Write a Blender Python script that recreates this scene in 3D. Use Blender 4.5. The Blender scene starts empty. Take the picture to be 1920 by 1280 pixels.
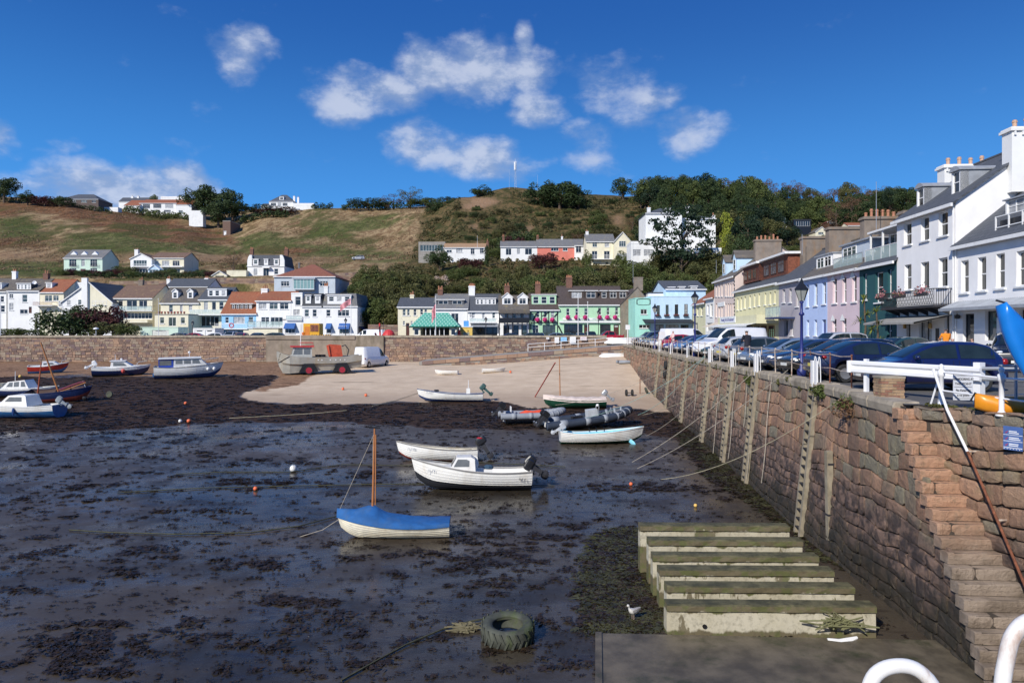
import bpy,math,random
import numpy as np
from mathutils import Vector,Matrix,noise as mnoise
R=math.radians
random.seed(7);NR=np.random.RandomState(7)
SC=bpy.context.scene
COL=SC.collection
# ---------------------------------------------------------------- camera
F=1280.0;CX=960.0;HY=620.0;EZ=1.75  # focal length and horizon of the 1920 px wide photograph, eye height over the quay
cam_d=bpy.data.cameras.new('camera');cam=bpy.data.objects.new('camera',cam_d);COL.objects.link(cam)
cam_d.lens=24;cam_d.sensor_width=36;cam_d.clip_start=0.05;cam_d.clip_end=5000
cam.location=(0,0,EZ);cam.rotation_euler=(R(90),0,0);cam_d.shift_y=-20/1920.0
SC.camera=cam
# ---------------------------------------------------------------- sun, sky, exposure
SUN_AZ,SUN_EL=216.0,34.0  # degrees clockwise from +Y, and above the horizon
sd=bpy.data.lights.new('sun','SUN');sd.energy=4.7;sd.angle=R(0.53);sd.color=(1.0,0.95,0.87)
sun=bpy.data.objects.new('sun',sd);COL.objects.link(sun)
sv=Vector((math.sin(R(SUN_AZ))*math.cos(R(SUN_EL)),math.cos(R(SUN_AZ))*math.cos(R(SUN_EL)),math.sin(R(SUN_EL))))
sun.rotation_euler=sv.to_track_quat('Z','Y').to_euler()
SC.view_settings.view_transform='Standard';SC.view_settings.look='None'
SC.view_settings.exposure=0.0;SC.view_settings.gamma=1.0;SC.view_settings.use_curve_mapping=False
W=bpy.data.worlds.new('World');SC.world=W;W.use_nodes=True
nt=W.node_tree;nt.nodes.clear()
class NG:
 """tiny helper for node graphs"""
 def __init__(s,nt):s.nt=nt
 def n(s,typ,**kw):
  nd=s.nt.nodes.new(typ)
  for k,v in kw.items():setattr(nd,k,v)
  return nd
 def put(s,sock,v):
  if isinstance(v,bpy.types.NodeSocket):s.nt.links.new(v,sock)
  elif v is not None:
   if sock.type=='RGBA' and len(v)==3:v=(*v,1)
   sock.default_value=v
 def m(s,op,a,b=None,c=None,clamp=False):
  nd=s.n('ShaderNodeMath',operation=op);nd.use_clamp=clamp
  s.put(nd.inputs[0],a)
  if b is not None:s.put(nd.inputs[1],b)
  if c is not None:s.put(nd.inputs[2],c)
  return nd.outputs[0]
 def v(s,op,a,b=None,out=0):
  nd=s.n('ShaderNodeVectorMath',operation=op);s.put(nd.inputs[0],a)
  if b is not None:s.put(nd.inputs[1],b)
  return nd.outputs[out]
 def noise(s,vec,scale,detail=4,rough=0.55,out=0,dist=0.0):
  nd=s.n('ShaderNodeTexNoise');s.put(nd.inputs['Vector'],vec)
  nd.inputs['Scale'].default_value=scale;nd.inputs['Detail'].default_value=detail
  nd.inputs['Roughness'].default_value=rough;nd.inputs['Distortion'].default_value=dist
  return nd.outputs[out]
 def ramp(s,x,a,b,lo=0.0,hi=1.0):
  nd=s.n('ShaderNodeMapRange');nd.clamp=True;nd.interpolation_type='SMOOTHSTEP'
  s.put(nd.inputs[0],x);s.put(nd.inputs[1],a);s.put(nd.inputs[2],b);s.put(nd.inputs[3],lo);s.put(nd.inputs[4],hi)
  return nd.outputs[0]
 def mix(s,f,a,b,mode='MIX'):
  nd=s.n('ShaderNodeMix',data_type='RGBA',blend_type=mode);nd.clamp_factor=True
  s.put(nd.inputs[0],f);s.put(nd.inputs[6],a);s.put(nd.inputs[7],b)
  return nd.outputs[2]
 def attr(s,name,out='Fac'):
  return s.n('ShaderNodeAttribute',attribute_name=name).outputs[out]
 def pos(s):return s.n('ShaderNodeNewGeometry').outputs['Position']
 def obj(s):return s.n('ShaderNodeTexCoord').outputs['Object']
g=NG(nt)
out=g.n('ShaderNodeOutputWorld');bg=g.n('ShaderNodeBackground')
sky=g.n('ShaderNodeTexSky',sky_type='NISHITA');sky.sun_disc=False
sky.sun_elevation=R(SUN_EL);sky.sun_rotation=R(SUN_AZ);sky.altitude=0;sky.air_density=1.0;sky.dust_density=0.3;sky.ozone_density=3.0
dirv=g.n('ShaderNodeTexCoord').outputs['Generated']
sx=g.n('ShaderNodeSeparateXYZ');g.put(sx.inputs[0],dirv)
az=g.m('ARCTAN2',sx.outputs[0],sx.outputs[1]);el=g.m('ARCSINE',sx.outputs[2])
wob=g.noise(dirv,5.0,4,0.6,out=1)
wv=g.v('SCALE',g.v('SUBTRACT',wob,(0.5,0.5,0.5)));wv.node.inputs[3].default_value=0.10
cmb=g.n('ShaderNodeCombineXYZ');g.put(cmb.inputs[0],az);g.put(cmb.inputs[1],el)
ae=g.v('ADD',cmb.outputs[0],wv)
ELL=[(452,104,62,40,1.0),(425,80,22,24,.8),(650,196,74,46,1.05),(738,186,84,44,.98),(812,150,90,50,1.05),(905,142,88,52,1.05),(985,142,62,44,1.0),(997,98,20,34,1.0),
(598,150,46,24,.62),(640,148,46,24,.8),(1138,168,76,48,.85),(1212,184,64,26,.7),(1004,222,56,34,.85),(1104,276,62,38,.8),(1188,236,48,26,.5),(1290,240,68,34,.85),
(806,280,66,44,1.0),(880,306,96,34,.9),(980,322,56,24,.6),(905,290,60,24,.7),(-8,250,42,36,.9),(98,268,48,20,.5),(150,350,120,48,1.1),(238,352,104,46,1.15),(330,350,84,42,1.1),(410,356,40,16,.7),(14,340,50,30,.5)]
acc=None
for(px,py,rx,ry,w)in ELL:
 x,y,z=(px-CX)/F,1.0,(HY-py)/F;L=math.sqrt(x*x+1+z*z)
 a0,e0=math.atan2(x,y),math.asin(z/L);ka=F*(1+x*x);ke=F*math.sqrt(1+x*x)
 d=g.v('SUBTRACT',ae,(a0,e0,0));d=g.v('MULTIPLY',d,(ka/rx,ke/ry,0));d2=g.v('DOT_PRODUCT',d,d,out=1)
 t=g.m('MULTIPLY_ADD',d2,-w*0.5,w)
 acc=t if acc is None else g.m('MAXIMUM',acc,t)
 # the same fair-weather cumulus, sparser, over the rest of the sky
far=g.m('GREATER_THAN',g.m('MAXIMUM',g.m('ABSOLUTE',az),g.m('ADD',el,0.12)),0.72)
cloudsc=g.m('MULTIPLY',g.m('MULTIPLY_ADD',g.noise(dirv,2.2,3,0.5),5.0,-2.7),far)
acc=g.m('MAXIMUM',acc,cloudsc)
cdir=g.v('MULTIPLY',dirv,(1,1,1.7));fb=g.noise(cdir,13.0,9,0.60);fb2=g.noise(g.v('ADD',cdir,(-0.012,0,0.03)),13.0,5,0.6)
dens=g.m('ADD',acc,g.m('MULTIPLY_ADD',fb,1.9,-1.0))
cov=g.ramp(dens,0.14,1.12)
lit=g.m('MULTIPLY_ADD',g.m('SUBTRACT',fb,fb2),2.6,0.40)
ccol=g.mix(g.ramp(g.m('ADD',g.m('MULTIPLY',dens,0.22),lit),0.3,0.95),(3.4,4.5,6.9),(6.6,7.3,9.0))
hz=g.ramp(sx.outputs[2],0.02,0.46)
tint=g.mix(hz,(0.80,4.5,11.4),(0.12,1.2,4.9));tint=g.mix(0.12,tint,sky.outputs[0])
colr=g.mix(g.m('MULTIPLY',cov,0.84),tint,ccol)
g.put(bg.inputs[0],colr);bg.inputs[1].default_value=0.09
g.put(out.inputs[0],bg.outputs[0])
# ---------------------------------------------------------------- places: photo pixels to points, quay frame
def P(px,py,Y):return Vector(((px-CX)/F*Y,Y,EZ-(py-HY)/F*Y))
def ZP(py,Y):return EZ-(py-HY)/F*Y
TH=math.atan(84/1280.0);CT,ST=math.cos(TH),math.sin(TH)
def Q(t,o,z=0.0):return Vector((o*CT+t*ST,-o*ST+t*CT,z))  # t metres along the quay, o metres to its right
def tq(px,o):
 m=(px-CX)/F;return o*(CT+m*ST)/(m*CT-ST)
def lerp(tab,x):
 if x<=tab[0][0]:return tab[0][1]
 for(a,b),(c,d)in zip(tab,tab[1:]):
  if x<=c:return b+(d-b)*(x-a)/(c-a)
 return tab[-1][1]
def sm(x,a,b):
 t=min(1,max(0,(x-a)/(b-a)));return t*t*(3-2*t)
BED=[(0,-4.95),(13,-5.0),(24,-5.02),(30,-4.78),(39,-4.5),(48,-4.2),(53,-3.95),(73,-3.25),(88,-2.7),(96,-2.6),(110,-2.5)]
def bed(x,y):
 o=x*CT-y*ST
 return lerp(BED,y)+1.25*sm(y,55,88)*sm(o,-14,9)+0.03*mnoise.noise(Vector((x*.3,y*.3,0)))
def G(px,py):
 """point of the harbour bed seen at a pixel"""
 lo,hi=6.0,110.0
 for _ in range(40):
  Y=(lo+hi)/2;p=P(px,py,Y)
  if p.z>bed(p.x,p.y):lo=Y
  else:hi=Y
 p=P(px,py,lo);p.z=bed(p.x,p.y);return p
WALLTOP=[(10,8.2),(18,8.2),(21,8.5),(24,8.66),(90,8.62)]
def face_o(t,z):
 """right-offset of the battered quay face at height z"""
 return lerp(WALLTOP,t)+0.5*(z/5.0)*sm(t,16.5,23)
 # ---------------------------------------------------------------- mesh builder
class MB:
 def __init__(s):s.v=[];s.f=[];s.mi=[];s.t=[];s.ct=1.0
 def add(s,vs,fs,mi=0):
  b=len(s.v);s.v+=[tuple(p)for p in vs];s.t+=[s.ct]*len(vs)
  s.f+=[tuple(b+i for i in f)for f in fs];s.mi+=[mi]*len(fs);return s
 def box(s,x0,x1,y0,y1,z0,z1,mi=0,M=None):
  vs=[Vector((x,y,z))for z in(z0,z1)for y in(y0,y1)for x in(x0,x1)]
  if M is not None:vs=[M@p for p in vs]
  return s.add(vs,[(0,2,3,1),(4,5,7,6),(0,1,5,4),(2,6,7,3),(0,4,6,2),(1,3,7,5)],mi)
 def quad(s,a,b,c,d,mi=0):return s.add([a,b,c,d],[(0,1,2,3)],mi)
 def prism(s,pts,a,b,axis='z',mi=0):
  """extrude a 2D outline between a and b along an axis"""
  n=len(pts)
  if axis=='z':vs=[(x,y,a)for x,y in pts]+[(x,y,b)for x,y in pts]
  elif axis=='y':vs=[(x,a,y)for x,y in pts]+[(x,b,y)for x,y in pts]
  else:vs=[(a,x,y)for x,y in pts]+[(b,x,y)for x,y in pts]
  return s.add(vs,[tuple(range(n))[::-1],tuple(range(n,2*n))]+[(i,(i+1)%n,n+(i+1)%n,n+i)for i in range(n)],mi)
 def loft(s,rings,closed=True,mi=0,caps=True):
  b=[];n=len(rings[0]);vs=[p for r in rings for p in r];fs=[]
  for k in range(len(rings)-1):
   for i in range(n if closed else n-1):
    j=(i+1)%n;fs.append((k*n+i,k*n+j,(k+1)*n+j,(k+1)*n+i))
  if caps and closed:fs+=[tuple(range(n))[::-1],tuple((len(rings)-1)*n+i for i in range(n))]
  return s.add(vs,fs,mi)
 def tube(s,pts,r,n=6,mi=0,caps=True):
  pts=[Vector(p)for p in pts];rs=r if isinstance(r,(list,tuple))else[r]*len(pts);rings=[]
  up=Vector((0.13,0.21,1)).normalized()
  for i,p in enumerate(pts):
   d=(pts[min(i+1,len(pts)-1)]-pts[max(i-1,0)]).normalized()
   if i==0:a=d.orthogonal().normalized()
   else:
    a=a-d*a.dot(d);a=a.normalized()if a.length>1e-6 else d.orthogonal().normalized()
   c=d.cross(a);rings.append([p+(a*math.cos(t)+c*math.sin(t))*rs[i]for t in[2*math.pi*k/n for k in range(n)]])
  return s.loft(rings,True,mi,caps)
 def lathe(s,prof,cx=0,cy=0,n=12,mi=0,sx=1,sy=1,z=0):
  rings=[[(cx+r*sx*math.cos(2*math.pi*k/n),cy+r*sy*math.sin(2*math.pi*k/n),z+h)for k in range(n)]for r,h in prof]
  return s.loft(rings,True,mi,True)
 def blob(s,c,rx,ry,rz,n=8,m=5,mi=0,jit=0.0):
  rings=[]
  for j in range(1,m):
   ph=math.pi*j/m
   rings.append([(c[0]+rx*math.sin(ph)*math.cos(2*math.pi*k/n)*(1+random.uniform(-jit,jit)),c[1]+ry*math.sin(ph)*math.sin(2*math.pi*k/n)*(1+random.uniform(-jit,jit)),c[2]-rz*math.cos(ph)*(1+random.uniform(-jit,jit)))for k in range(n)])
  return s.loft(rings,True,mi,True)
 def xf(s,M,start=0):
  s.v[start:]=[tuple(M@Vector(p))for p in s.v[start:]];return s
 def mesh(s,name,mats,smooth=False,tint=False):
  me=bpy.data.meshes.new(name);me.from_pydata(s.v,[],s.f)
  for m in(mats if isinstance(mats,(list,tuple))else[mats]):me.materials.append(m)
  if any(s.mi):me.polygons.foreach_set('material_index',s.mi)
  if smooth:me.polygons.foreach_set('use_smooth',[True]*len(s.f))
  if tint:
   a=me.attributes.new('tint','FLOAT','POINT');a.data.foreach_set('value',s.t)
  me.update();return me
 def build(s,name,mats,parent=None,loc=None,rz=None,smooth=False,tint=False,**props):
  return link(name,s.mesh(name,mats,smooth,tint),parent,loc,rz,**props)
def link(name,me,parent=None,loc=None,rz=None,**props):
 o=bpy.data.objects.new(name,me);COL.objects.link(o)
 if parent is not None:o.parent=parent
 if loc is not None:o.location=loc
 if rz is not None:o.rotation_euler=(0,0,rz)if not isinstance(rz,(tuple,list))else rz
 for k,v in props.items():
  if v is not None:o[k]=v
 return o
def thing(name,label,cat,loc=(0,0,0),rz=0,group=None):return link(name,None,None,loc,rz,label=label,category=cat,group=group)
def npmesh(name,v,f,mats,attrs=None,smooth=False,mi=None):
 """mesh from numpy arrays; f is (n,3) or (n,4)"""
 me=bpy.data.meshes.new(name);v=np.asarray(v,np.float32);f=np.asarray(f,np.int32);k=f.shape[1]
 me.vertices.add(len(v));me.vertices.foreach_set('co',v.ravel())
 me.loops.add(f.size);me.loops.foreach_set('vertex_index',f.ravel())
 me.polygons.add(len(f));me.polygons.foreach_set('loop_start',np.arange(0,f.size,k,dtype=np.int32))
 if smooth:me.polygons.foreach_set('use_smooth',np.ones(len(f),bool))
 for m in(mats if isinstance(mats,(list,tuple))else[mats]):me.materials.append(m)
 if mi is not None:me.polygons.foreach_set('material_index',np.asarray(mi,np.int32))
 for nm,arr in(attrs or{}).items():
  a=me.attributes.new(nm,'FLOAT','POINT');a.data.foreach_set('value',np.asarray(arr,np.float32))
 me.update(calc_edges=True);me.validate();return me
def copy_tree(o,parent=None):
 kids=list(o.children);c=o.copy();COL.objects.link(c);c.parent=parent
 for k in kids:copy_tree(k,c)
 return c
def dup(o,loc,rz=0,label=None,scale=None,group=None):
 c=copy_tree(o);c.location=loc
 c.rotation_euler=(0,0,rz)if not isinstance(rz,(tuple,list))else rz
 if label:c['label']=label
 if group:c['group']=group
 if scale is not None:c.scale=scale if isinstance(scale,(tuple,list))else(scale,)*3
 return c
 # ---------------------------------------------------------------- materials
MATS={}
def mat(name,col,rough=0.7,metal=0.0,spec=0.5,var=0.12,vs=3.0,bump=0.0,bs=20.0,dirt=None,coat=0.0,tint=0.0):
 if name in MATS:return MATS[name]
 m=bpy.data.materials.new(name);m.use_nodes=True;q=NG(m.node_tree);b=m.node_tree.nodes['Principled BSDF']
 p=q.obj()
 c=(*col[:3],1)
 if var:c=q.mix(q.ramp(q.noise(p,vs,5,0.6),0.3,0.7),tuple(x*(1-var)for x in col[:3])+(1,),tuple(min(1,x*(1+var))for x in col[:3])+(1,))
 if dirt:  # (colour, amount, scale): weathering streaks and blotches
  st=q.v('MULTIPLY',p,(1,1,0.35));c=q.mix(q.m('MULTIPLY',q.ramp(q.noise(st,dirt[2],6,0.65),0.5,0.72),dirt[1]),c,(*dirt[0],1))
 if tint:
  t=q.attr('tint');c=q.mix(1.0,c,q.mix(t,(1-tint,)*3,(1+tint,)*3),'MULTIPLY')
 q.put(b.inputs['Base Color'],c)
 b.inputs['Roughness'].default_value=rough;b.inputs['Metallic'].default_value=metal
 b.inputs['Specular IOR Level'].default_value=spec;b.inputs['Coat Weight'].default_value=coat
 if bump:
  bn=q.n('ShaderNodeBump');bn.inputs['Strength'].default_value=min(1,bump);bn.inputs['Distance'].default_value=0.02
  q.put(bn.inputs['Height'],q.noise(p,bs,4,0.6));q.put(b.inputs['Normal'],bn.outputs[0])
 MATS[name]=m;return m
def wallm(name,col,d=0.35):return mat('render_'+name,col,0.85,var=0.05,vs=0.6,bump=0.25,bs=30,dirt=((col[0]*.55,col[1]*.53,col[2]*.48),d,0.9))
def tilem(name,ca,cb,row=0.32,w=0.3,rough=0.8,lichen=None):
 """roof covering: rows of slates or tiles along the slope"""
 if name in MATS:return MATS[name]
 m=bpy.data.materials.new(name);m.use_nodes=True;q=NG(m.node_tree);b=m.node_tree.nodes['Principled BSDF']
 p=q.obj();s=q.n('ShaderNodeSeparateXYZ');q.put(s.inputs[0],p)
 cm=q.n('ShaderNodeCombineXYZ');q.put(cm.inputs[0],q.m('ADD',s.outputs[0],q.m('MULTIPLY',s.outputs[1],0.02)));q.put(cm.inputs[1],q.m('MULTIPLY',q.m('ADD',s.outputs[2],q.m('MULTIPLY',s.outputs[1],0.0)),1.5))
 bt=q.n('ShaderNodeTexBrick');q.put(bt.inputs['Vector'],cm.outputs[0]);bt.inputs['Scale'].default_value=1
 bt.inputs['Brick Width'].default_value=w;bt.inputs['Row Height'].default_value=row;bt.inputs['Mortar Size'].default_value=0.02
 bt.inputs['Color1'].default_value=(*ca,1);bt.inputs['Color2'].default_value=(*cb,1);bt.inputs['Mortar'].default_value=(*[x*0.45 for x in ca],1)
 c=q.mix(q.ramp(q.noise(p,0.7,5,0.6),0.35,0.7),bt.outputs[0],tuple(x*0.72 for x in cb))
 if lichen:c=q.mix(q.m('MULTIPLY',q.ramp(q.noise(p,1.1,6,0.7),0.52,0.68),0.7),c,lichen)
 q.put(b.inputs['Base Color'],c);b.inputs['Roughness'].default_value=rough
 bn=q.n('ShaderNodeBump');bn.inputs['Strength'].default_value=0.6;bn.inputs['Distance'].default_value=0.03
 q.put(bn.inputs['Height'],bt.outputs['Fac']);bn.invert=True;q.put(b.inputs['Normal'],bn.outputs[0])
 MATS[name]=m;return m
def leafm(name,ca,cb,cc=None,sc=0.8):
 if name in MATS:return MATS[name]
 m=bpy.data.materials.new(name);m.use_nodes=True;q=NG(m.node_tree);b=m.node_tree.nodes['Principled BSDF']
 p=q.pos();isl=q.n('ShaderNodeNewGeometry').outputs['Random Per Island']
 c=q.mix(q.ramp(q.noise(p,sc*0.5,3,0.6),0.35,0.65),ca,cb);c=q.mix(q.m('MULTIPLY',isl,0.6),c,cc or tuple(x*1.5 for x in cb))
 q.put(b.inputs['Base Color'],c);b.inputs['Roughness'].default_value=0.65;b.inputs['Specular IOR Level'].default_value=0.25
 tr=q.n('ShaderNodeBsdfTranslucent');q.put(tr.inputs[0],c);mx=q.n('ShaderNodeMixShader');mx.inputs[0].default_value=0.18
 q.put(mx.inputs[1],b.outputs[0]);q.put(mx.inputs[2],tr.outputs[0]);o=m.node_tree.nodes['Material Output'];q.put(o.inputs[0],mx.outputs[0])
 MATS[name]=m;return m
def glassm(name,col=(0.02,0.025,0.03),rough=0.06,spec=0.7):return mat(name,col,rough,spec=spec,var=0.35,vs=0.8)
white=mat('white_paint',(0.80,0.80,0.79),0.45,var=0.04,dirt=((0.5,0.47,0.42),0.35,3.0))
whiteclean=mat('white_gloss',(0.82,0.82,0.82),0.3,var=0.02)
dark=mat('dark_metal',(0.03,0.03,0.035),0.5)
black=mat('black_plastic',(0.015,0.015,0.017),0.35)
glassd=glassm('window_glass');glassg=glassm('window_glass_greenish',(0.06,0.085,0.085),0.05)
curtain=mat('curtained_glass',(0.36,0.37,0.38),0.25,var=0.35,vs=1.5)
greym=mat('galvanised_steel',(0.42,0.44,0.46),0.45,metal=0.5)
slate=tilem('slate',(0.075,0.085,0.10),(0.11,0.12,0.14));slateb=tilem('slate_brownish',(0.12,0.105,0.095),(0.17,0.15,0.13),lichen=(0.25,0.2,0.1))
slatel=tilem('slate_pale',(0.17,0.17,0.175),(0.22,0.22,0.225),lichen=(0.27,0.24,0.16))
redt=tilem('red_tile',(0.30,0.09,0.045),(0.40,0.15,0.07),lichen=(0.24,0.13,0.08));brownt=tilem('brown_tile',(0.17,0.10,0.075),(0.24,0.15,0.10),lichen=(0.30,0.20,0.10))
dkbrown=tilem('dark_brown_tile',(0.075,0.055,0.05),(0.11,0.085,0.075));tant=tilem('tan_tile',(0.42,0.24,0.12),(0.5,0.32,0.18))
brickr=mat('brick_red',(0.17,0.085,0.06),0.85,var=0.3,vs=8);terra=mat('terracotta',(0.42,0.19,0.11),0.8,var=0.15)
stonegrey=mat('roughcast_grey',(0.22,0.18,0.145),0.9,var=0.15,vs=1.5,bump=0.6,bs=25,dirt=((0.28,0.15,0.06),0.6,1.0))
def rockmat(name,wet=True,far=False,step=False):
 m=bpy.data.materials.new(name);m.use_nodes=True;q=NG(m.node_tree);b=m.node_tree.nodes['Principled BSDF']
 p=q.pos();t=q.attr('tint');t2=q.m('FRACT',q.m('MULTIPLY',t,7.3))
 n1=q.noise(p,1.3,5,0.6);n2=q.noise(p,14,6,0.7);n3=q.noise(q.v('MULTIPLY',p,(1.6,1.6,0.22)),2.2,5,0.7)
 c=q.mix(t,(0.21,0.125,0.085),(0.52,0.305,0.19));c=q.mix(q.ramp(t2,0.55,0.95),c,(0.29,0.26,0.18))
 c=q.mix(q.ramp(t2,0.12,0.0),c,(0.36,0.20,0.125));c=q.mix(q.ramp(n2,0.3,0.75),q.mix(0.4,c,(0.07,0.05,0.04)),c)
 c=q.mix(q.m('MULTIPLY',q.ramp(n1,0.5,0.7),0.55),c,(0.24,0.20,0.11))  # lichen
 c=q.mix(q.m('MULTIPLY',q.ramp(n3,0.52,0.72),0.7),c,(0.10,0.075,0.065))  # runs of damp
 if far:c=q.mix(t,(0.15,0.10,0.085),(0.42,0.27,0.18));c=q.mix(q.ramp(t2,0.6,0.9),c,(0.34,0.27,0.20));c=q.mix(q.ramp(t2,0.25,0.1),c,(0.19,0.13,0.125));c=q.mix(q.m('MULTIPLY',q.ramp(n2,0.4,0.7),0.35),c,(0.12,0.09,0.07));c=q.mix(q.m('MULTIPLY',q.ramp(q.noise(p,.12,3,.5),.5,.6),.4),c,(.42,.27,.17))
 s=q.n('ShaderNodeSeparateXYZ');q.put(s.inputs[0],p)
 if step:c=q.mix(t,(0.36,0.21,0.13),(0.52,0.30,0.19));c=q.mix(q.ramp(q.noise(p,5,6,.7),.45,.75),c,(.24,.17,.11));c=q.mix(q.ramp(s.outputs[2],-1.9,-3.3),c,q.mix(q.ramp(n1,.4,.6),(.20,.155,.115),(.34,.27,.21)));b.inputs['Roughness'].default_value=.85
 if wet:
  zz=q.m('ADD',s.outputs[2],q.m('MULTIPLY_ADD',q.noise(p,0.5,4,0.6),2.4,-1.2))
  low=q.ramp(zz,-1.7,-3.0);c=q.mix(low,c,q.mix(q.ramp(q.noise(p,3.0,5,0.65),0.4,0.62),(0.06,0.044,0.038),(0.23,0.15,0.11)))
  c=q.mix(q.m('MULTIPLY',q.ramp(zz,-3.3,-4.5),0.85),c,(0.03,0.027,0.016))
  q.put(b.inputs['Roughness'],q.m('MULTIPLY_ADD',low,-0.3,0.88))
  c=q.mix(q.m('MULTIPLY',q.ramp(s.outputs[2],-0.7,-0.1),0.35),c,(0.27,0.23,0.19))
 else:b.inputs['Roughness'].default_value=0.9
 q.put(b.inputs['Base Color'],c)
 bn=q.n('ShaderNodeBump');bn.inputs['Strength'].default_value=1.0;bn.inputs['Distance'].default_value=0.06
 q.put(bn.inputs['Height'],q.m('ADD',q.noise(p,7,7,0.72),q.m('MULTIPLY',q.noise(p,40,3,0.6),0.4)));q.put(b.inputs['Normal'],bn.outputs[0])
 MATS[name]=m;return m
granite=rockmat('pink_granite');farstone=rockmat('promenade_stone',False,True)
joint=mat('mortar_joint',(0.06,0.047,0.036),0.95,var=0.3,bump=0.5,bs=12)
farjoint=mat('pale_mortar',(0.33,0.24,0.17),0.95,var=0.25,bump=0.4)
coping=mat('coping_stone',(0.34,0.29,0.22),0.9,var=0.22,vs=2.5,bump=0.7,bs=12,dirt=((0.12,0.10,0.07),0.6,1.2))
asphalt=mat('asphalt',(0.11,0.105,0.10),0.9,var=0.18,vs=0.8,bump=0.5,bs=60)
concrete=mat('concrete',(0.30,0.28,0.25),0.88,var=0.15,vs=1.5,bump=0.4,bs=20,dirt=((0.15,0.13,0.10),0.6,0.7))
timber=mat('weathered_timber',(0.27,0.23,0.165),0.85,var=0.25,vs=3,bump=0.5,bs=14,dirt=((0.12,0.11,0.06),0.7,1.5))
ropem=mat('rope',(0.36,0.32,0.26),0.9,var=0.25,vs=6);ropeg=mat('rope_green',(0.22,0.36,0.32),0.8,var=0.2);ropey=mat('rope_yellow',(0.44,0.39,0.26),0.8,var=0.2)
ropedk=mat('rope_weedy',(0.055,0.055,0.03),0.9,var=0.3,vs=6)
varnish=mat('varnished_spar',(0.42,0.17,0.06),0.4,var=0.15,vs=4)
# ---------------------------------------------------------------- harbour bed
def fbm(x,y,sc,o=4,off=0):
 a=0;w=1;tot=0
 for k in range(o):a+=w*mnoise.noise(Vector((x*sc,y*sc,off+k*7.1)));tot+=w;w*=.5;sc*=2.03
 return a/tot
def inpoly(px,py,poly):
 c=False;j=len(poly)-1
 for i in range(len(poly)):
  (xi,yi),(xj,yj)=poly[i],poly[j]
  if(yi>py)!=(yj>py)and px<(xj-xi)*(py-yi)/(yj-yi)+xi:c=not c
  j=i
 return c
def pix(x,y,z):return CX+F*x/y,HY+F*(EZ-z)/y
SANDP=[(430,672),(700,660),(1190,640),(1250,752),(1262,775),(1215,770),(1100,762),(990,768),(900,752),(760,752),(640,757),(540,756),(430,749),(470,730),(530,710),(470,695),(270,697),(120,688),(130,676)]
ORANGEP=[(-900,676),(530,676),(590,700),(560,722),(480,735),(440,712),(300,706),(130,702),(20,712),(-900,715)]
WEEDP=[(-900,700),(60,706),(250,708),(430,703),(522,703),(505,722),(440,742),(500,757),(700,757),(930,752),(1000,764),(1200,768),(1265,775),(1310,812),(1290,822),(1150,800),(960,806),(800,800),(640,790),(420,792),(200,806),(-100,815),(-900,830)]
WEED2=[(1262,775),(1330,850),(1395,905),(1500,985),(1560,1030),(1600,1080),(1500,1000),(1430,950),(1330,895),(1280,830)]
WEED3=[(1120,1000),(1195,985),(1230,1075),(1245,1180),(1120,1185),(1095,1100)]
ys=np.concatenate([np.linspace(9.5,30,130),np.linspace(30.2,98,190)])
NX=330
verts=[];aS=[];aW=[];aO=[];aG=[]
for y in ys:
 xl,xr=-0.80*y-14,9.4+y*ST/CT
 for k in range(NX):
  x=xl+(xr-xl)*k/(NX-1);z=bed(x,y);px,py=pix(x,y,z)
  e=fbm(x,y,0.35,5)
  jx,jy=px+e*1500/y*0.8,py+fbm(x,y,.5,4,30)*620/y*0.9
  s=inpoly(jx,jy,SANDP);w=inpoly(jx,jy,WEEDP)or inpoly(jx,jy,WEED2)or inpoly(jx,jy,WEED3);o=inpoly(jx,jy,ORANGEP)
  if w and y>30:s=False;o=False
  aS.append(float(s));aW.append(float(w));aO.append(float(o));aG.append(float(inpoly(jx,jy,WEED3)))
  zz=z+0.014*fbm(x*.7,y*1.6,1.1,3,60)*(0 if s else 1)+(0.02*fbm(x,y,1.5,3,9)if s else 0)+(0.03*max(0,fbm(x,y,1.2,3,11))if w else 0)
  verts.append((x,y,zz))
n=len(ys);idx=np.arange(n*NX).reshape(n,NX)
fc=np.stack([idx[:-1,:-1],idx[:-1,1:],idx[1:,1:],idx[1:,:-1]],-1).reshape(-1,4)
BL=9
def blur(a):
 a=np.array(a).reshape(n,NX)
 for _ in range(BL):
  b=a.copy();b[1:-1,1:-1]=(a[1:-1,1:-1]*2+a[:-2,1:-1]+a[2:,1:-1]+a[1:-1,:-2]+a[1:-1,2:])/6;a=b
 return a.ravel()
m=bpy.data.materials.new('harbour_bed');m.use_nodes=True;q=NG(m.node_tree);b=m.node_tree.nodes['Principled BSDF']
p=q.pos();ed=q.m('MULTIPLY_ADD',q.noise(q.v('MULTIPLY',p,(.45,1,1)),2.6,7,.7),1.5,-.75);sA,wA,oA,gA=[q.ramp(q.m('ADD',q.attr(k_),ed),.32,.62)for k_ in('sand','weed','orange','algae')]
f1=q.noise(p,0.55,6,0.6);f2=q.noise(p,3.0,6,0.65);f3=q.noise(p,11.0,5,0.65);fs=q.noise(q.v('MULTIPLY',p,(0.35,1.0,1)),1.6,6,0.65)
mud=q.mix(q.ramp(f1,0.35,0.65),(0.024,0.020,0.015),(0.068,0.056,0.039));mud=q.mix(q.m('MULTIPLY',q.ramp(f3,0.5,0.75),0.5),mud,(0.03,0.022,0.018))
mud=q.mix(q.m('MULTIPLY',q.ramp(fs,0.55,0.62),0.8),mud,(0.022,0.016,0.012))
sep=q.n('ShaderNodeSeparateXYZ');q.put(sep.inputs[0],p)
lines=q.noise(q.v('MULTIPLY',p,(0.10,1.0,1)),0.9,6,0.7)
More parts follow.
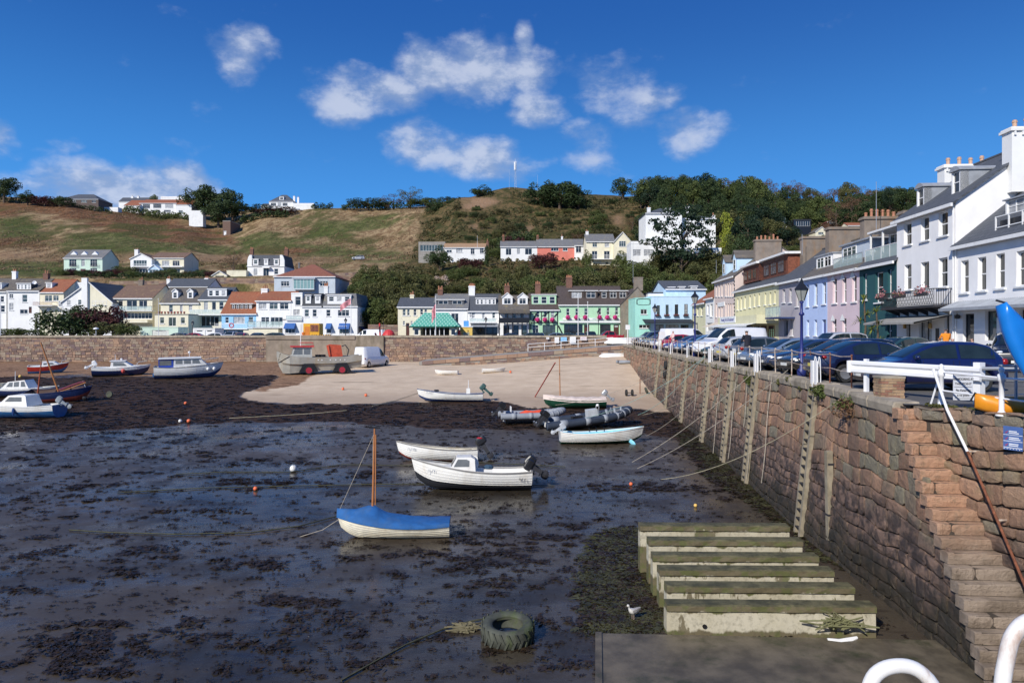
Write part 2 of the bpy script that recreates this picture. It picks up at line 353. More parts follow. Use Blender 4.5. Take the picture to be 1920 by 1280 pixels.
sand=q.mix(q.ramp(f1,0.3,0.7),(0.56,0.43,0.30),(0.67,0.53,0.38));sand=q.mix(q.m('MULTIPLY',q.ramp(f3,0.45,0.75),0.25),sand,(0.34,0.25,0.17))
sand=q.mix(q.m('MULTIPLY',q.ramp(lines,0.60,0.68),0.75),sand,(0.13,0.09,0.06))
sand=q.mix(q.m('MULTIPLY',q.ramp(sep.outputs[1],64,54),0.55),sand,(0.28,0.20,0.145))
orange=q.mix(q.ramp(f2,0.35,0.65),(0.20,0.11,0.06),(0.36,0.22,0.13));orange=q.mix(q.ramp(fs,0.5,0.65),orange,(0.10,0.055,0.03))
weed=q.mix(q.ramp(f3,0.35,0.65),(0.013,0.008,0.006),(0.065,0.036,0.024));weed=q.mix(q.m('MULTIPLY',q.ramp(fs,0.56,0.66),0.6),weed,(0.10,0.075,0.055))
algae=q.mix(q.ramp(f2,0.4,0.62),(0.04,0.035,0.018),(0.08,0.085,0.025))
mud=q.mix(q.ramp(q.noise(q.v('MULTIPLY',p,(.5,1,1)),0.13,4,0.6),.58,.42),mud,q.mix(.5,mud,(.09,.068,.048)));c=q.mix(sA,mud,sand);c=q.mix(oA,c,orange);c=q.mix(wA,c,weed);c=q.mix(gA,c,algae);q.put(b.inputs['Base Color'],c)
dry=q.m('MAXIMUM',q.m('MAXIMUM',sA,oA),wA)
f0=q.noise(q.v('MULTIPLY',p,(.5,1,1)),0.13,4,0.6);wet=q.ramp(q.m('ADD',q.m('ADD',q.m('MULTIPLY',f1,0.4),q.m('MULTIPLY',f0,0.4)),q.m('MULTIPLY',fs,0.2)),0.43,0.57)
q.put(b.inputs['Roughness'],q.m('MAXIMUM',q.m('MULTIPLY',dry,0.85),q.m('MULTIPLY_ADD',wet,-0.36,0.44)))
b.inputs['Specular IOR Level'].default_value=0.42;q.put(b.inputs['Specular IOR Level'],q.m('MULTIPLY_ADD',dry,-0.2,0.36))
bn=q.n('ShaderNodeBump');q.put(bn.inputs['Strength'],q.m('MULTIPLY_ADD',dry,0.35,0.22));bn.inputs['Distance'].default_value=0.05
q.put(bn.inputs['Height'],q.m('ADD',q.m('MULTIPLY',q.noise(q.v('MULTIPLY',p,(0.6,1,1)),5.0,5,0.6),0.6),q.m('MULTIPLY',f3,0.5)));q.put(b.inputs['Normal'],bn.outputs[0])
link('harbour_bed',npmesh('harbour_bed',verts,fc,m,{'sand':blur(aS),'weed':blur(aW),'orange':blur(aO),'algae':blur(aG)},True),kind='structure')
# seaweed: wrinkled fronds lying in clumps
def fronds(cents,name,mats,nf=10,label=None):
 V=[];Fc=[];k=0
 for(x,y,r,gr)in cents:
  nn=min(40,max(2,int(nf*random.uniform(.6,1.4)*r/.13)))
  for _ in range(nn):
   a=random.uniform(0,6.28);d=r*random.random()**.8;cx,cy=x+d*math.cos(a)*1.5,y+d*math.sin(a)*.9;z=bed(cx,cy)+.012
   b2=random.uniform(0,6.28);l=(random.uniform(.25,.7)*min(r,.22)+.014)*(.6+y/70);wd=l*random.uniform(.18,.5)
   ux,uy=math.cos(b2)*l,math.sin(b2)*l;vx,vy=-math.sin(b2)*wd,math.cos(b2)*wd;h=random.uniform(.004,.025)+min(r,.5)*.05
   V+=[(cx-ux,cy-uy,z),(cx-vx,cy-vy,z+h*.6),(cx+ux,cy+uy,z+random.uniform(0,h)),(cx+vx,cy+vy,z+h)];Fc.append((k,k+1,k+2,k+3));k+=4
 return link(name,npmesh(name,V,Fc,mats),kind='stuff',label=label)
seaweed=mat('seaweed',(0.028,0.018,0.010),0.42,var=0.6,vs=5,spec=0.45);seaweedg=mat('green_seaweed',(0.05,0.048,0.018),0.5,var=0.45,vs=2.5)
cl=[];cg=[]
while len(cl)<1500:
 y=10.5*math.exp(random.random()*math.log(46/10.5));x=random.uniform(-.82*y,7.6+y*ST);px,py=pix(x,y,bed(x,y))
 if fbm(x*.5,y*1.3,.28,4,5)+random.uniform(-.35,.35)<0.0:continue
 cl.append((x,y,(random.uniform(.03,.11)if random.random()<.86 else random.uniform(.13,.30))*(1+y/60),0))
for _ in range(6500):
 y=10.5*math.exp(random.random()*math.log(44/10.5));x=random.uniform(-.82*y,7.8+y*ST);cl.append((x,y,random.uniform(.012,.05)*(1+y/40),0))
for poly,nn in((WEED3,420),(WEED2,420)):
 k=0
 while k<nn:
  px,py=random.uniform(1080,1620),random.uniform(770,1200)
  if inpoly(px,py,poly):
   gpt=G(px,py)
   (cg if random.random()<.5 else cl).append((gpt.x,gpt.y,random.uniform(.12,.4),0));k+=1
for(x0,x1,y0,y1,nn)in((860,1190,965,1050,45),(1080,1400,900,925,50),(500,640,1110,1150,22),(380,620,898,910,30),(0,330,1150,1280,60),(700,1100,1000,1120,60)):
 for _ in range(nn):
  gpt=G(random.triangular(x0,x1),random.triangular(y0,y1));cl.append((gpt.x,gpt.y,random.uniform(.06,.26),0))
for _ in range(5200):
 px,py=random.uniform(-100,1310),random.uniform(700,825)
 if inpoly(px,py,WEEDP):gpt=G(px,py);cl.append((gpt.x,gpt.y,random.uniform(.08,.22),0))
fronds(cl,'seaweed',seaweed,17,'brown seaweed strewn in clumps over the harbour mud')
fronds(cg,'green_weed',seaweedg,22,'olive green weed beside the concrete beams and under the quay wall')
# ---------------------------------------------------------------- quay deck and road
mb=MB();pts=[]
STT=[16.77-.184*i for i in range(21)]  # front edge of each stair tread along the quay
def o_in(t):return 8.62+0.27*(16.3-t)
edge=[(17.0,8.25)]+[(t,lerp(WALLTOP,t)+.35)for t in(18.5,21,24,89)]
inner=[(12-.5*k,o_in(12-.5*k)+.1)for k in range(8,-1,-1)]+[(14,o_in(14)+.1),(16.75,o_in(16.75)+.1),(16.77,8.25)]
pl=[Q(t,o)for t,o in inner]+[Q(t,o)for t,o in edge[1:]]+[Vector((16,93.6,0)),Vector((16,100,0)),Vector((-160,100,0)),Vector((-160,172,0)),Vector((130,172,0)),Vector((130,-8,0)),Vector((14,-8,0))]
mb.v=[tuple(v)for v in pl];mb.t=[1]*len(pl);mb.f=[tuple(range(len(pl)))];mb.mi=[0]
me=mb.mesh('quay_deck',asphalt)
import bmesh
bm=bmesh.new();bm.from_mesh(me);bmesh.ops.triangulate(bm,faces=bm.faces[:]);bmesh.ops.recalc_face_normals(bm,faces=bm.faces[:]);bm.to_mesh(me);bm.free()
link('quay_deck',me,kind='structure')
mb=MB()  # pavement in front of the terrace, with a kerb
for o0,o1,t0,t1 in((20.5,26,10,124),):mb.prism([(Q(t,o).x,Q(t,o).y)for t,o in((t0,o0),(t0,o1),(t1,o1),(t1,o0))],-.05,.12)
mb.box(-140,26,126.5,131,-.05,.12)
mb.build('pavement',mat('paving',(0.28,0.26,0.24),.85,var=.15,vs=1),kind='structure')
MB().box(-9,14,-9,2.35,-5.4,-.02).build('near_pier',coping,kind='structure')
# ---------------------------------------------------------------- masonry
def masonry(u0,u1,v0,v1,surf,w,h,keep=None,warp=.12,L=1.1,gap=.018,proud=.05,wj=.35,eight=True,seed=0):
 """irregular coursed stones; returns (u, v, verts, faces, tint) per stone"""
 rnd=random.Random(seed);res=[];v=v0
 def wp(a,b):return(a+warp*mnoise.noise(Vector((a/L,b/L,seed+.5))),b+warp*1.2*mnoise.noise(Vector((a/L*.8,b/L,seed+9.5))))
 while v<v1:
  hh=h*rnd.uniform(.72,1.3);u=u0-rnd.random()*w
  if v+hh>v1-h*.35:hh=v1-v
  while u<u1:
   ww=w*rnd.uniform(1-wj,1+wj*1.3);a0,a1=max(u,u0),min(u+ww,u1)
   if a1-a0>.12:
    gs=gap*rnd.uniform(.6,1.6);x0,x1,y0,y1=a0+gs,a1-gs,v+gs,v+hh-gs;cx,cy=(x0+x1)/2,(y0+y1)/2
    if keep is None or keep(cx,cy,y1):
     c=min(x1-x0,y1-y0)*.13*rnd.uniform(.4,1.7)
     if eight:pts=[(x0+c,y0),(cx,y0),(x1-c,y0),(x1,y0+c),(x1,y1-c),(x1-c,y1),(cx,y1),(x0+c,y1),(x0,y1-c),(x0,y0+c)]
     else:pts=[(x0,y0),(x1,y0),(x1,y1),(x0,y1)]
     j=gap*.9
     pts=[wp(a+rnd.uniform(-j,j),b+rnd.uniform(-j,j))for a,b in pts];pr=proud*rnd.uniform(.35,1.25);n=len(pts)
     mx,my=sum(a for a,_ in pts)/n,sum(b for _,b in pts)/n
     ins=lambda k:[(mx+(a-mx)*(1-k),my+(b-my)*(1-k))for a,b in pts]
     k1=min(.3,.020/max(.1,min(x1-x0,y1-y0)/2))if eight else .0
     V=[surf(a,b,-.05)for a,b in pts]+[surf(a,b,pr*.55)for a,b in pts]+([surf(a,b,pr+rnd.uniform(-.014,.008))for a,b in ins(k1*2)]if eight else[])
     rg=3 if eight else 2;Fs=[]
     for q_ in range(rg-1):
      for i in range(n):Fs.append((q_*n+i,q_*n+(i+1)%n,(q_+1)*n+(i+1)%n,(q_+1)*n+i))
     if eight:
      V.append(surf(mx,my,pr+.012));cI=len(V)-1
      Fs+=[((rg-1)*n+i,(rg-1)*n+(i+1)%n,cI)for i in range(n)]
     else:Fs.append(tuple((rg-1)*n+i for i in range(n)))
     res.append((cx,cy,V,Fs,rnd.random()))
   u+=ww
  v+=hh
 return res
def place_stones(res,parent,material,nearest,limit,stuffname,name='stone'):
 res.sort(key=nearest)
 for cx,cy,V,Fs,t in res[:limit]:
  b=MB();b.ct=t;b.add(V,Fs);b.build(name,material,parent,tint=True)
 if len(res)>limit:
  b=MB()
  for cx,cy,V,Fs,t in res[limit:]:b.ct=t;b.add(V,Fs)
  b.build(stuffname,material,parent,tint=True,kind='stuff')
def stair_top(t):
 if t>16.77:return-.02
 i=int((16.77-t)/.184)+1;return-.10-.25*i
qw=thing('harbour_wall','long pink granite quay wall with ladders, running from the stairs towards the far houses','harbour wall')
def qsurf(t,z,p):return Q(t,face_o(t,z)-p,z)
def qkeep(t,z,zt):return zt<stair_top(t-.15)+.03
res=masonry(11.6,89.6,-5.5,-.24,qsurf,.60,.36,lambda t,z,zt:t>16.8 or qkeep(t,z,zt),warp=.20,seed=3,gap=.013,proud=.045)
place_stones(res,qw,granite,lambda r:r[0],285,'stones_beyond')
mb=MB();rows=[-5.6,-3.5,-2,-1,-.05]
for i,t in enumerate(np.linspace(16.7,90,60)):pass
mb.loft([[qsurf(t,z,-.055)for z in rows]for t in np.linspace(16.75,90,60)],closed=False)
for i in range(21):  # core of the stair, stepped
 t0=STT[i];zt=-.11-.25*i-.25
 mb.add([Q(t0-.184,8.24,-6),Q(t0,8.24,-6),Q(t0,8.24,zt),Q(t0-.184,8.24,zt),Q(t0-.184,10.8,-6),Q(t0,10.8,-6),Q(t0,10.8,zt),Q(t0-.184,10.8,zt)],[(0,1,2,3),(3,2,6,7),(0,3,7,4)])
mb.build('wall_core',joint,qw)
t=17.0;k=0
while t<89:  # coping stones
 L=random.uniform(1.0,1.7);L=min(L,89.2-t);b=MB();b.ct=random.random();h=random.uniform(.0,.03)
 def cp(tt,o,z):return Q(tt,lerp(WALLTOP,tt)+o,z)
 rings=[]
 for tt in(t+.015,t+.05,t+L-.05,t+L-.015):
  e=.03 if tt in(t+.015,t+L-.015)else 0
  rings.append([cp(tt,-.10+e,-.25),cp(tt,-.12+e,-.06),cp(tt,-.08+e,.035+h-e),cp(tt,.50,.035+h-e),cp(tt,.52,-.25)])
 b.loft(rings);b.build('coping_stone',coping,qw);t+=L
 # granite stairs
st=thing('stone_stairs','worn orange granite steps going down the quay wall towards the mud','stairs')
stepm=rockmat('step_granite',False,False,True)
for i in range(20):
 z1=-.10-.25*i;z0=z1-.25;t0=STT[i];oL=8.08+random.uniform(-.03,.03);oR=o_in(t0)+.18+.022*i
 cuts=[oL,oL+(oR-oL)*random.uniform(.18,.4),oR]if i%3==0 else[oL,oR]
 for a,c_ in zip(cuts,cuts[1:]):
  b=MB();b.ct=.45+.5*random.random();rr=[];e=.02;N=7
  for j in range(N+1):
   o=a+.008+(c_-a-.016)*j/N;en=.022 if j in(0,N)else 0;w1,w2,w3=[random.uniform(-.008,.008)for _ in range(3)]
   rr.append([Q(t0+.30,o,z0+.0),Q(t0-.01+w1+en,o,z0+.012),Q(t0-.03+w2+en,o,z0+.13),Q(t0-.02+w1+en,o,z1-.03+w3*.5),Q(t0+.015+en,o,z1-.004+w3*.6-en*.4),Q(t0+.30,o,z1+w3*.6-en*.4)])
  b.loft(rr);b.build('step',stepm,st,smooth=False,tint=True)
iw=thing('stair_side_wall','high granite wall on the landward side of the stairs, under the white railing','harbour wall')
def isurf(t,z,p):return Q(t,o_in(t)-p+(-z/4.0)*.22,z)
res=masonry(8.5,16.9,-5.5,-.01,isurf,.46,.34,lambda t,z,zt:zt>stair_top(t+.1)-.1,warp=.13,seed=12,proud=.06)
place_stones(res,iw,granite,lambda r:-r[0],250,'stones_beyond')
mb=MB();mb.loft([[isurf(t,z,-.055)for z in(-5.6,-3,-.01)]for t in np.linspace(8,17.0,12)],closed=False);mb.build('wall_core',joint,iw)
# far promenade wall
fw=thing('promenade_wall','long brown stone sea wall closing the far end of the harbour below the houses','sea wall')
WY=96.0
def wsurf(u,v,p):return Vector((u,WY-p-(-v*.04),v))
def wkeep(x,z,zt):return z>bed(x,WY)-.5
res=masonry(-128,13.2,-3.3,.80,wsurf,.55,.29,wkeep,warp=.09,gap=.02,proud=.05,wj=.5,eight=False,seed=21)
place_stones(res,fw,farstone,lambda r:abs(r[0]+20),0,'stones')
mb=MB();mb.box(-130,13.3,WY+.03,WY+.5,-3.6,.8);mb.build('wall_core',farjoint,fw)
mb=MB();x=-130
while x<13.2:
 L=random.uniform(1.6,2.6);b=MB();b.box(x+.01,min(x+L-.01,13.3),WY-.13+random.uniform(-.02,.02),WY+.6,.80,1.10+random.uniform(-.02,.02));b.build('coping_stone',coping,fw);x+=L
mb=MB();mb.box(-34.5,-18,WY-.32,WY+.02,-3.2,1.06);mb.box(-34.5,-22,WY-.45,WY-.32,.55,1.02);mb.build('render_patch',mat('old_render',(.27,.22,.17),.9,var=.2,vs=.7,bump=.5,dirt=((.12,.10,.06),.8,.6)),fw)
# slipway ramp along the far wall
rp=thing('slipway_ramp','stone ramp with a white rail climbing from the sand to the quay corner','ramp')
def rz(x):return-2.2+(x+11.5)*(2.05/26.3)
mb=MB();mb.add([(-12,88.1,rz(-12)),(15.2,88.1,rz(15.2)),(15.2,96,rz(15.2)),(-12,96,rz(-12)),(-12,88.1,-4),(15.2,88.1,-4),(16.5,88.1,-.03),(16.5,96,-.03),(16.5,88.1,-4)],[(0,1,2,3),(4,5,1,0),(1,6,7,2),(5,8,6,1)])
mb.build('ramp_surface',concrete,rp)
res=masonry(-12,14.6,-3.3,-.1,lambda u,v,p:Vector((u,88.08-p,v)),.55,.30,lambda x,z,zt:zt<rz(x)-.42 and z>bed(x,88)-.4,warp=.08,eight=False,seed=33)
place_stones(res,rp,farstone,lambda r:r[0],0,'stones')
x=-11.6
while x<14.6:
 L=random.uniform(1.2,1.8);b=MB();b.ct=random.uniform(.5,1);x1=min(x+L-.03,14.7)
 vs=[(xx,yy,rz(xx)+dz)for yy in(87.98,88.5)for dz in(-.42,.03)for xx in(x,x1)]
 b.add(vs,[(0,1,3,2),(4,6,7,5),(0,2,6,4),(1,5,7,3),(2,3,7,6),(0,4,5,1)]);b.build('coping_stone',farstone,rp,tint=True);x+=L
 # ---------------------------------------------------------------- hills behind the village
COLS={-300:[(150,'z0'),(182,'z9'),(187,519),(220,505),(260,470),(330,425),(380,375),(480,370)],
0:[(150,'z0'),(182,'z9'),(187,520),(215,508),(240,495),(270,468),(330,420),(400,374),(480,368)],
110:[(150,'z0'),(182,'z9'),(187,520),(215,513),(230,508),(262,482),(320,435),(400,380),(480,375)],
200:[(150,'z0'),(182,'z9'),(187,524),(212,513),(230,511),(260,488),(310,445),(400,396),(480,388)],
320:[(150,'z0'),(182,'z9'),(187,524),(212,513),(230,511),(260,488),(310,455),(400,420),(425,400),(480,392)],
420:[(150,'z0'),(182,'z9'),(187,521),(215,515),(240,505),(300,480),(360,450),(400,432),(440,408),(480,400)],
505:[(140,'z0'),(155,'z6'),(165,550),(184,548),(187,521),(200,517),(225,510),(260,495),(320,462),(380,425),(430,396),(480,391)],
600:[(140,'z0'),(155,'z6'),(165,550),(184,544),(187,514),(220,507),(260,492),(300,475),(350,442),(420,393),(480,390)],
690:[(134,'z0'),(160,565),(184,530),(200,508),(225,491),(300,470),(360,430),(420,393),(480,390)],
790:[(134,'z0'),(150,595),(165,565),(180,535),(200,515),(225,490),(300,455),(380,394),(450,388)],
870:[(134,'z0'),(150,590),(170,555),(190,525),(212,491),(235,488),(280,450),(330,400),(360,373),(450,370)],
960:[(134,'z0'),(150,585),(170,550),(190,520),(212,490),(235,486),(280,450),(330,400),(380,352),(450,352)],
1060:[(134,'z0'),(150,585),(170,550),(190,520),(212,488),(235,486),(280,450),(330,400),(380,366),(450,364)],
1150:[(134,'z0'),(150,580),(170,550),(190,518),(212,488),(235,480),(280,440),(330,392),(380,370),(450,368)],
1280:[(134,'z0'),(150,570),(170,522),(180,484),(205,480),(240,450),(290,405),(340,372),(420,368)],
1400:[(128,'z1'),(160,540),(185,490),(215,455),(250,435),(300,400),(340,375),(420,370)],
1500:[(125,'z1'),(150,550),(200,490),(250,460),(285,445),(310,440),(340,405),(360,380),(420,372)],
1700:[(112,'z0'),(140,530),(200,475),(260,435),(320,398),(380,382)],
1900:[(80,'z0'),(100,'z3'),(140,500),(200,440),(300,400),(400,390)],
2500:[(80,'z0'),(100,'z3'),(140,500),(200,440),(300,410),(400,400)]}
for k,tb in COLS.items():
 tb2=[(Y,float(v[1:])if isinstance(v,str)else ZP(v,Y))for Y,v in tb]
 COLS[k]=[(30,-1.5),(tb2[0][0]-14,-1.2)]+tb2+[(700,tb2[-1][1]-25)]
CK=sorted(COLS)
def T(px,Y):
 px=min(max(px,CK[0]),CK[-1])
 for a,c_ in zip(CK,CK[1:]):
  if px<=c_:
   f=(px-a)/(c_-a);f=f*f*(3-2*f)if(c_-a)<900 else f
   z=lerp(COLS[a],Y)*(1-f)+lerp(COLS[c_],Y)*f;break
 return z
def TP(px,Y,dz=0.0):
 x=(px-CX)/F*Y;return Vector((x,Y,T(px,Y)+dz))
def TG(px,py,Y0=140,Y1=470):
 """first point of the hills seen at a pixel beyond Y0"""
 Y=Y0
 while Y<Y1:
  if P(px,py,Y).z<T(px,Y):return TP(px,Y)
  Y+=2
 return TP(px,Y1)
V=[];at={'green':[],'rust':[],'scrub':[],'rock':[]}
pxs=np.linspace(-330,2450,420);Ys=np.concatenate([np.linspace(100,190,40),np.linspace(193,480,110),[520,600,700]])
GREENP=[[(120,440),(240,430),(420,462),(480,475),(300,478),(200,478),(110,462)],[(-400,482),(120,488),(125,520),(-400,520)],[(450,445),(500,432),(560,450),(700,470),(820,490),(760,492),(560,480),(440,462)],[(600,412),(760,405),(720,430),(640,440),(600,450),(560,445)],[(0,410),(60,405),(60,440),(0,440)]]
RUSTP=[[(0,375),(120,380),(260,400),(420,430),(440,455),(300,455),(180,425),(60,400),(0,400)],[(-400,375),(0,378),(0,400),(-400,400)],[(-400,450),(90,450),(100,468),(-400,470)],[(480,462),(600,470),(560,482),(470,478)]]
TANP=[[(-400,466),(500,478),(640,484),(640,494),(-400,486)]]
SCRUBP=[(792,395),(860,365),(965,340),(1100,355),(1300,360),(1800,340),(2500,340),(2500,640),(700,640),(690,515),(770,488),(785,450)]
ROCKP=[[(862,372),(900,368),(945,376),(900,392),(868,398)],[(985,425),(1000,420),(1000,448),(988,442)],[(1150,405),(1165,400),(1170,425),(1150,420)],[(880,425),(900,420),(898,432)]]
for Y in Ys:
 for px in pxs:
  x=(px-CX)/F*Y;z=T(px,Y)
  if z>2:z+=fbm(x,Y,.03,4,3)*1.6*sm(z,2,20)*sm(abs(Y-200),15,60)+fbm(x,Y,.25,3,8)*.35
  V.append((x,Y,z));py=HY-(z-EZ)*F/Y
  jx,jy=px+fbm(x,Y,.06,4,50)*45,py+fbm(x,Y,.06,4,70)*22
  at['green'].append(float(any(inpoly(jx,jy,g_)for g_ in GREENP)));at['rust'].append(float(any(inpoly(jx,jy,g_)for g_ in RUSTP)))
  at['rock'].append(float(any(inpoly(px,py,g_)for g_ in ROCKP))+.6*float(any(inpoly(jx,py+fbm(x,Y,.06,2,9)*4,g_)for g_ in TANP)));at['scrub'].append(float(inpoly(px,py,SCRUBP)))
n,NX=len(Ys),len(pxs);idx=np.arange(n*NX).reshape(n,NX)
fc=np.stack([idx[:-1,:-1],idx[:-1,1:],idx[1:,1:],idx[1:,:-1]],-1).reshape(-1,4)
m=bpy.data.materials.new('hillside');m.use_nodes=True;q=NG(m.node_tree);b=m.node_tree.nodes['Principled BSDF'];p=q.pos()
ps=q.v('MULTIPLY',p,(1,.35,1));n1=q.noise(ps,.05,6,.65);n2=q.noise(ps,.3,6,.7);n3=q.noise(p,1.2,5,.7);st_=q.noise(q.v('MULTIPLY',p,(.5,.1,1)),.12,5,.6)
dryg=q.mix(q.ramp(n2,.38,.62),(.22,.135,.07),(.46,.33,.18));dryg=q.mix(q.ramp(n1,.5,.6),dryg,(.13,.12,.045))
green=q.mix(q.ramp(n2,.35,.65),(.05,.075,.02),(.12,.145,.04));rust=q.mix(q.ramp(n2,.4,.6),(.12,.05,.022),(.27,.13,.06))
rust=q.mix(q.ramp(n3,.5,.65),rust,(.40,.30,.2));rust=q.mix(q.m('MULTIPLY',q.ramp(n1,.52,.6),.8),rust,(.09,.10,.03))
scrub=q.mix(q.ramp(n2,.4,.6),(.055,.06,.02),(.19,.13,.06));rock=q.mix(q.ramp(n3,.35,.65),(.27,.15,.08),(.46,.31,.19))
c=q.mix(q.m('MULTIPLY',q.attr('green'),q.ramp(n3,.75,.4)),dryg,green);c=q.mix(q.attr('rust'),c,rust);c=q.mix(q.attr('scrub'),c,scrub);c=q.mix(q.attr('rock'),c,rock)
c=q.mix(q.m('MULTIPLY',q.ramp(n3,.48,.7),.5),c,(.04,.033,.016));c=q.mix(q.m('MULTIPLY',q.ramp(st_,.5,.62),.45),c,(.10,.085,.03))
q.put(b.inputs['Base Color'],c);b.inputs['Roughness'].default_value=.95;b.inputs['Specular IOR Level'].default_value=.1
bn=q.n('ShaderNodeBump');bn.inputs['Strength'].default_value=.9;bn.inputs['Distance'].default_value=1.0;q.put(bn.inputs['Height'],q.m('ADD',n3,q.m('MULTIPLY',q.noise(p,.5,4,.7),1.5)));q.put(b.inputs['Normal'],bn.outputs[0])
BL=2;blurt=blur
link('hillside',npmesh('hillside',V,fc,m,{k:blurt(v)for k,v in at.items()},True),kind='structure')
# the land goes on to the horizon as one sheet
MB().add([(-3000,90,-5.5),(3000,90,-5.5),(3000,4000,-5.5),(-3000,4000,-5.5),(-3000,-300,-5.6),(3000,-300,-5.6)],[(0,1,2,3),(4,5,1,0)]).build('ground',m,kind='structure')
# ---------------------------------------------------------------- houses
cream=wallm('cream',(.76,.71,.54));paleyel=wallm('pale_yellow',(.74,.70,.40));whitew=wallm('white',(.80,.80,.78),.22);mint=wallm('mint',(.58,.73,.62))
gmint=wallm('light_green',(.42,.66,.44));teal2=wallm('turquoise',(.36,.70,.60));lblue=wallm('sky_blue',(.52,.70,.86));pblue=wallm('grey_blue',(.50,.56,.62));blueh=wallm('powder_blue',(.27,.52,.74))
salmon=wallm('salmon',(.66,.20,.15));yel2=wallm('lemon',(.66,.63,.41));lil=wallm('lilac_blue',(.46,.57,.82));pink=wallm('dusty_pink',(.68,.54,.57));deept=wallm('deep_teal',(.012,.075,.085));greyw=wallm('grey',(.42,.39,.42));pinkc=wallm('pale_pink_cream',(.66,.55,.50));bluew=wallm('cool_white',(.84,.83,.82),.10)
lead=mat('lead_sheet',(.30,.32,.35),.6,var=.15,vs=2);cedar=mat('red_cedar',(.20,.065,.035),.7,var=.35,vs=6)
WC={}
def winmesh(w,h,style,fm,gm):
 w,h=round(w*20)/20,round(h*20)/20;key=(w,h,style,fm.name,gm.name)
 if key in WC:return WC[key]
 f=MB();t=.07 if w<1.6 else .06
 f.box(0,t,0,.06,0,h);f.box(w-t,w,0,.06,0,h);f.box(t,w-t,0,.06,0,t);f.box(t,w-t,0,.06,h-t,h)
 if style in 'sa':f.box(t,w-t,-.01,.045,h*.5-.03,h*.5+.03)
 if style=='a':f.box(w/2-.025,w/2+.025,.0,.04,t,h-t)
 if style in 'cg':
  n=max(1,round(w/(.75 if style=='c' else .9)))
  for k in range(1,n):f.box(w*k/n-.035,w*k/n+.035,0,.05,t,h-t)
  if style=='c' and h>.9:f.box(t,w-t,.005,.045,h*.68-.02,h*.68+.02)
 if style=='p':f.box(w/2-.02,w/2+.02,0,.04,t,h-t);f.box(t,w-t,.004,.036,h*.5-.02,h*.5+.02);f.box(t,w-t,.004,.036,h*.25-.02,h*.25+.02);f.box(t,w-t,.004,.036,h*.75-.02,h*.75+.02)
 if style=='d':
  f=MB();f.box(0,w,.0,.06,0,h);f.box(w*.15,w*.85,-.02,0,h*.08,h*.42);f.box(w*.15,w*.85,-.02,0,h*.5,h*.72)
 pn=MB().quad((t*.5,.035,t*.5),(w-t*.5,.035,t*.5),(w-t*.5,.035,h-t*.5),(t*.5,.035,h-t*.5)).mesh('pane',gm)if style!='d' else MB().box(w*.2,w*.8,-.015,-.005,h*.78,h*.93).mesh('pane',gm)
 r=(f.mesh('window',fm),pn,MB().box(-.1,w+.1,-.12,.02,-.1,0).mesh('sill',fm if style!='d' else coping));WC[key]=r;return r
def add_window(par,x,z,w,h,style='s',y=.12,fm=None,gm=None,sill=True,yo=0,sub=False):
 fm=fm or(white if style!='d' else mat('door_paint',(.09,.03,.02),.4));gm=gm or random.choice([glassd,glassd,glassg,curtain])
 a,b,c=winmesh(w,h,style,fm,gm)
 f=link('door' if style=='d' else 'window',a,par,(x,y,z));
 if sub:f.name='window';b=b.copy()if False else b;p_=link('pane',b,par,(x,y,z));return f
 link('pane',b,f)
 if sill and style!='d' and style!='g':link('sill',c,f,(0,-y,0))
 return f
def holed(mb,x0,x1,z0,z1,holes,d=.14,y=0.0,mi=0):
 xs=sorted({x0,x1,*[min(max(h[0],x0),x1)for h in holes],*[min(max(h[2],x0),x1)for h in holes]});zs=sorted({z0,z1,*[min(max(h[1],z0),z1)for h in holes],*[min(max(h[3],z0),z1)for h in holes]})
 for a,b in zip(xs,xs[1:]):
  for c,e in zip(zs,zs[1:]):
   mx,mz=(a+b)/2,(c+e)/2
   if b-a<1e-4 or e-c<1e-4 or any(h[0]<mx<h[2]and h[1]<mz<h[3]for h in holes):continue
   mb.quad((a,y,c),(b,y,c),(b,y,e),(a,y,e),mi)
 for a,c,b,e in[h[:4]for h in holes]:
  for p1,p2 in(((a,c),(b,c)),((b,c),(b,e)),((b,e),(a,e)),((a,e),(a,c))):
   mb.quad((p1[0],y,p1[1]),(p2[0],y,p2[1]),(p2[0],y+d,p2[1]),(p1[0],y+d,p1[1]),mi)
def pots(ch,x,y,z,w,n,m=None,along='x'):
 for k in range(n):
  o=(k+.5)/n*w-w/2;h=random.uniform(.4,.75)
  MB().lathe([(.14,0),(.15,.06),(.12,.1),(.12,h*.7),(.155,h*.72),(.15,h*.85),(.12,h*.87),(.12,h)],n=8).build('chimney_pot',m or terra,ch,(x+(o if along=='x' else 0),y+(o if along=='y' else 0),z))
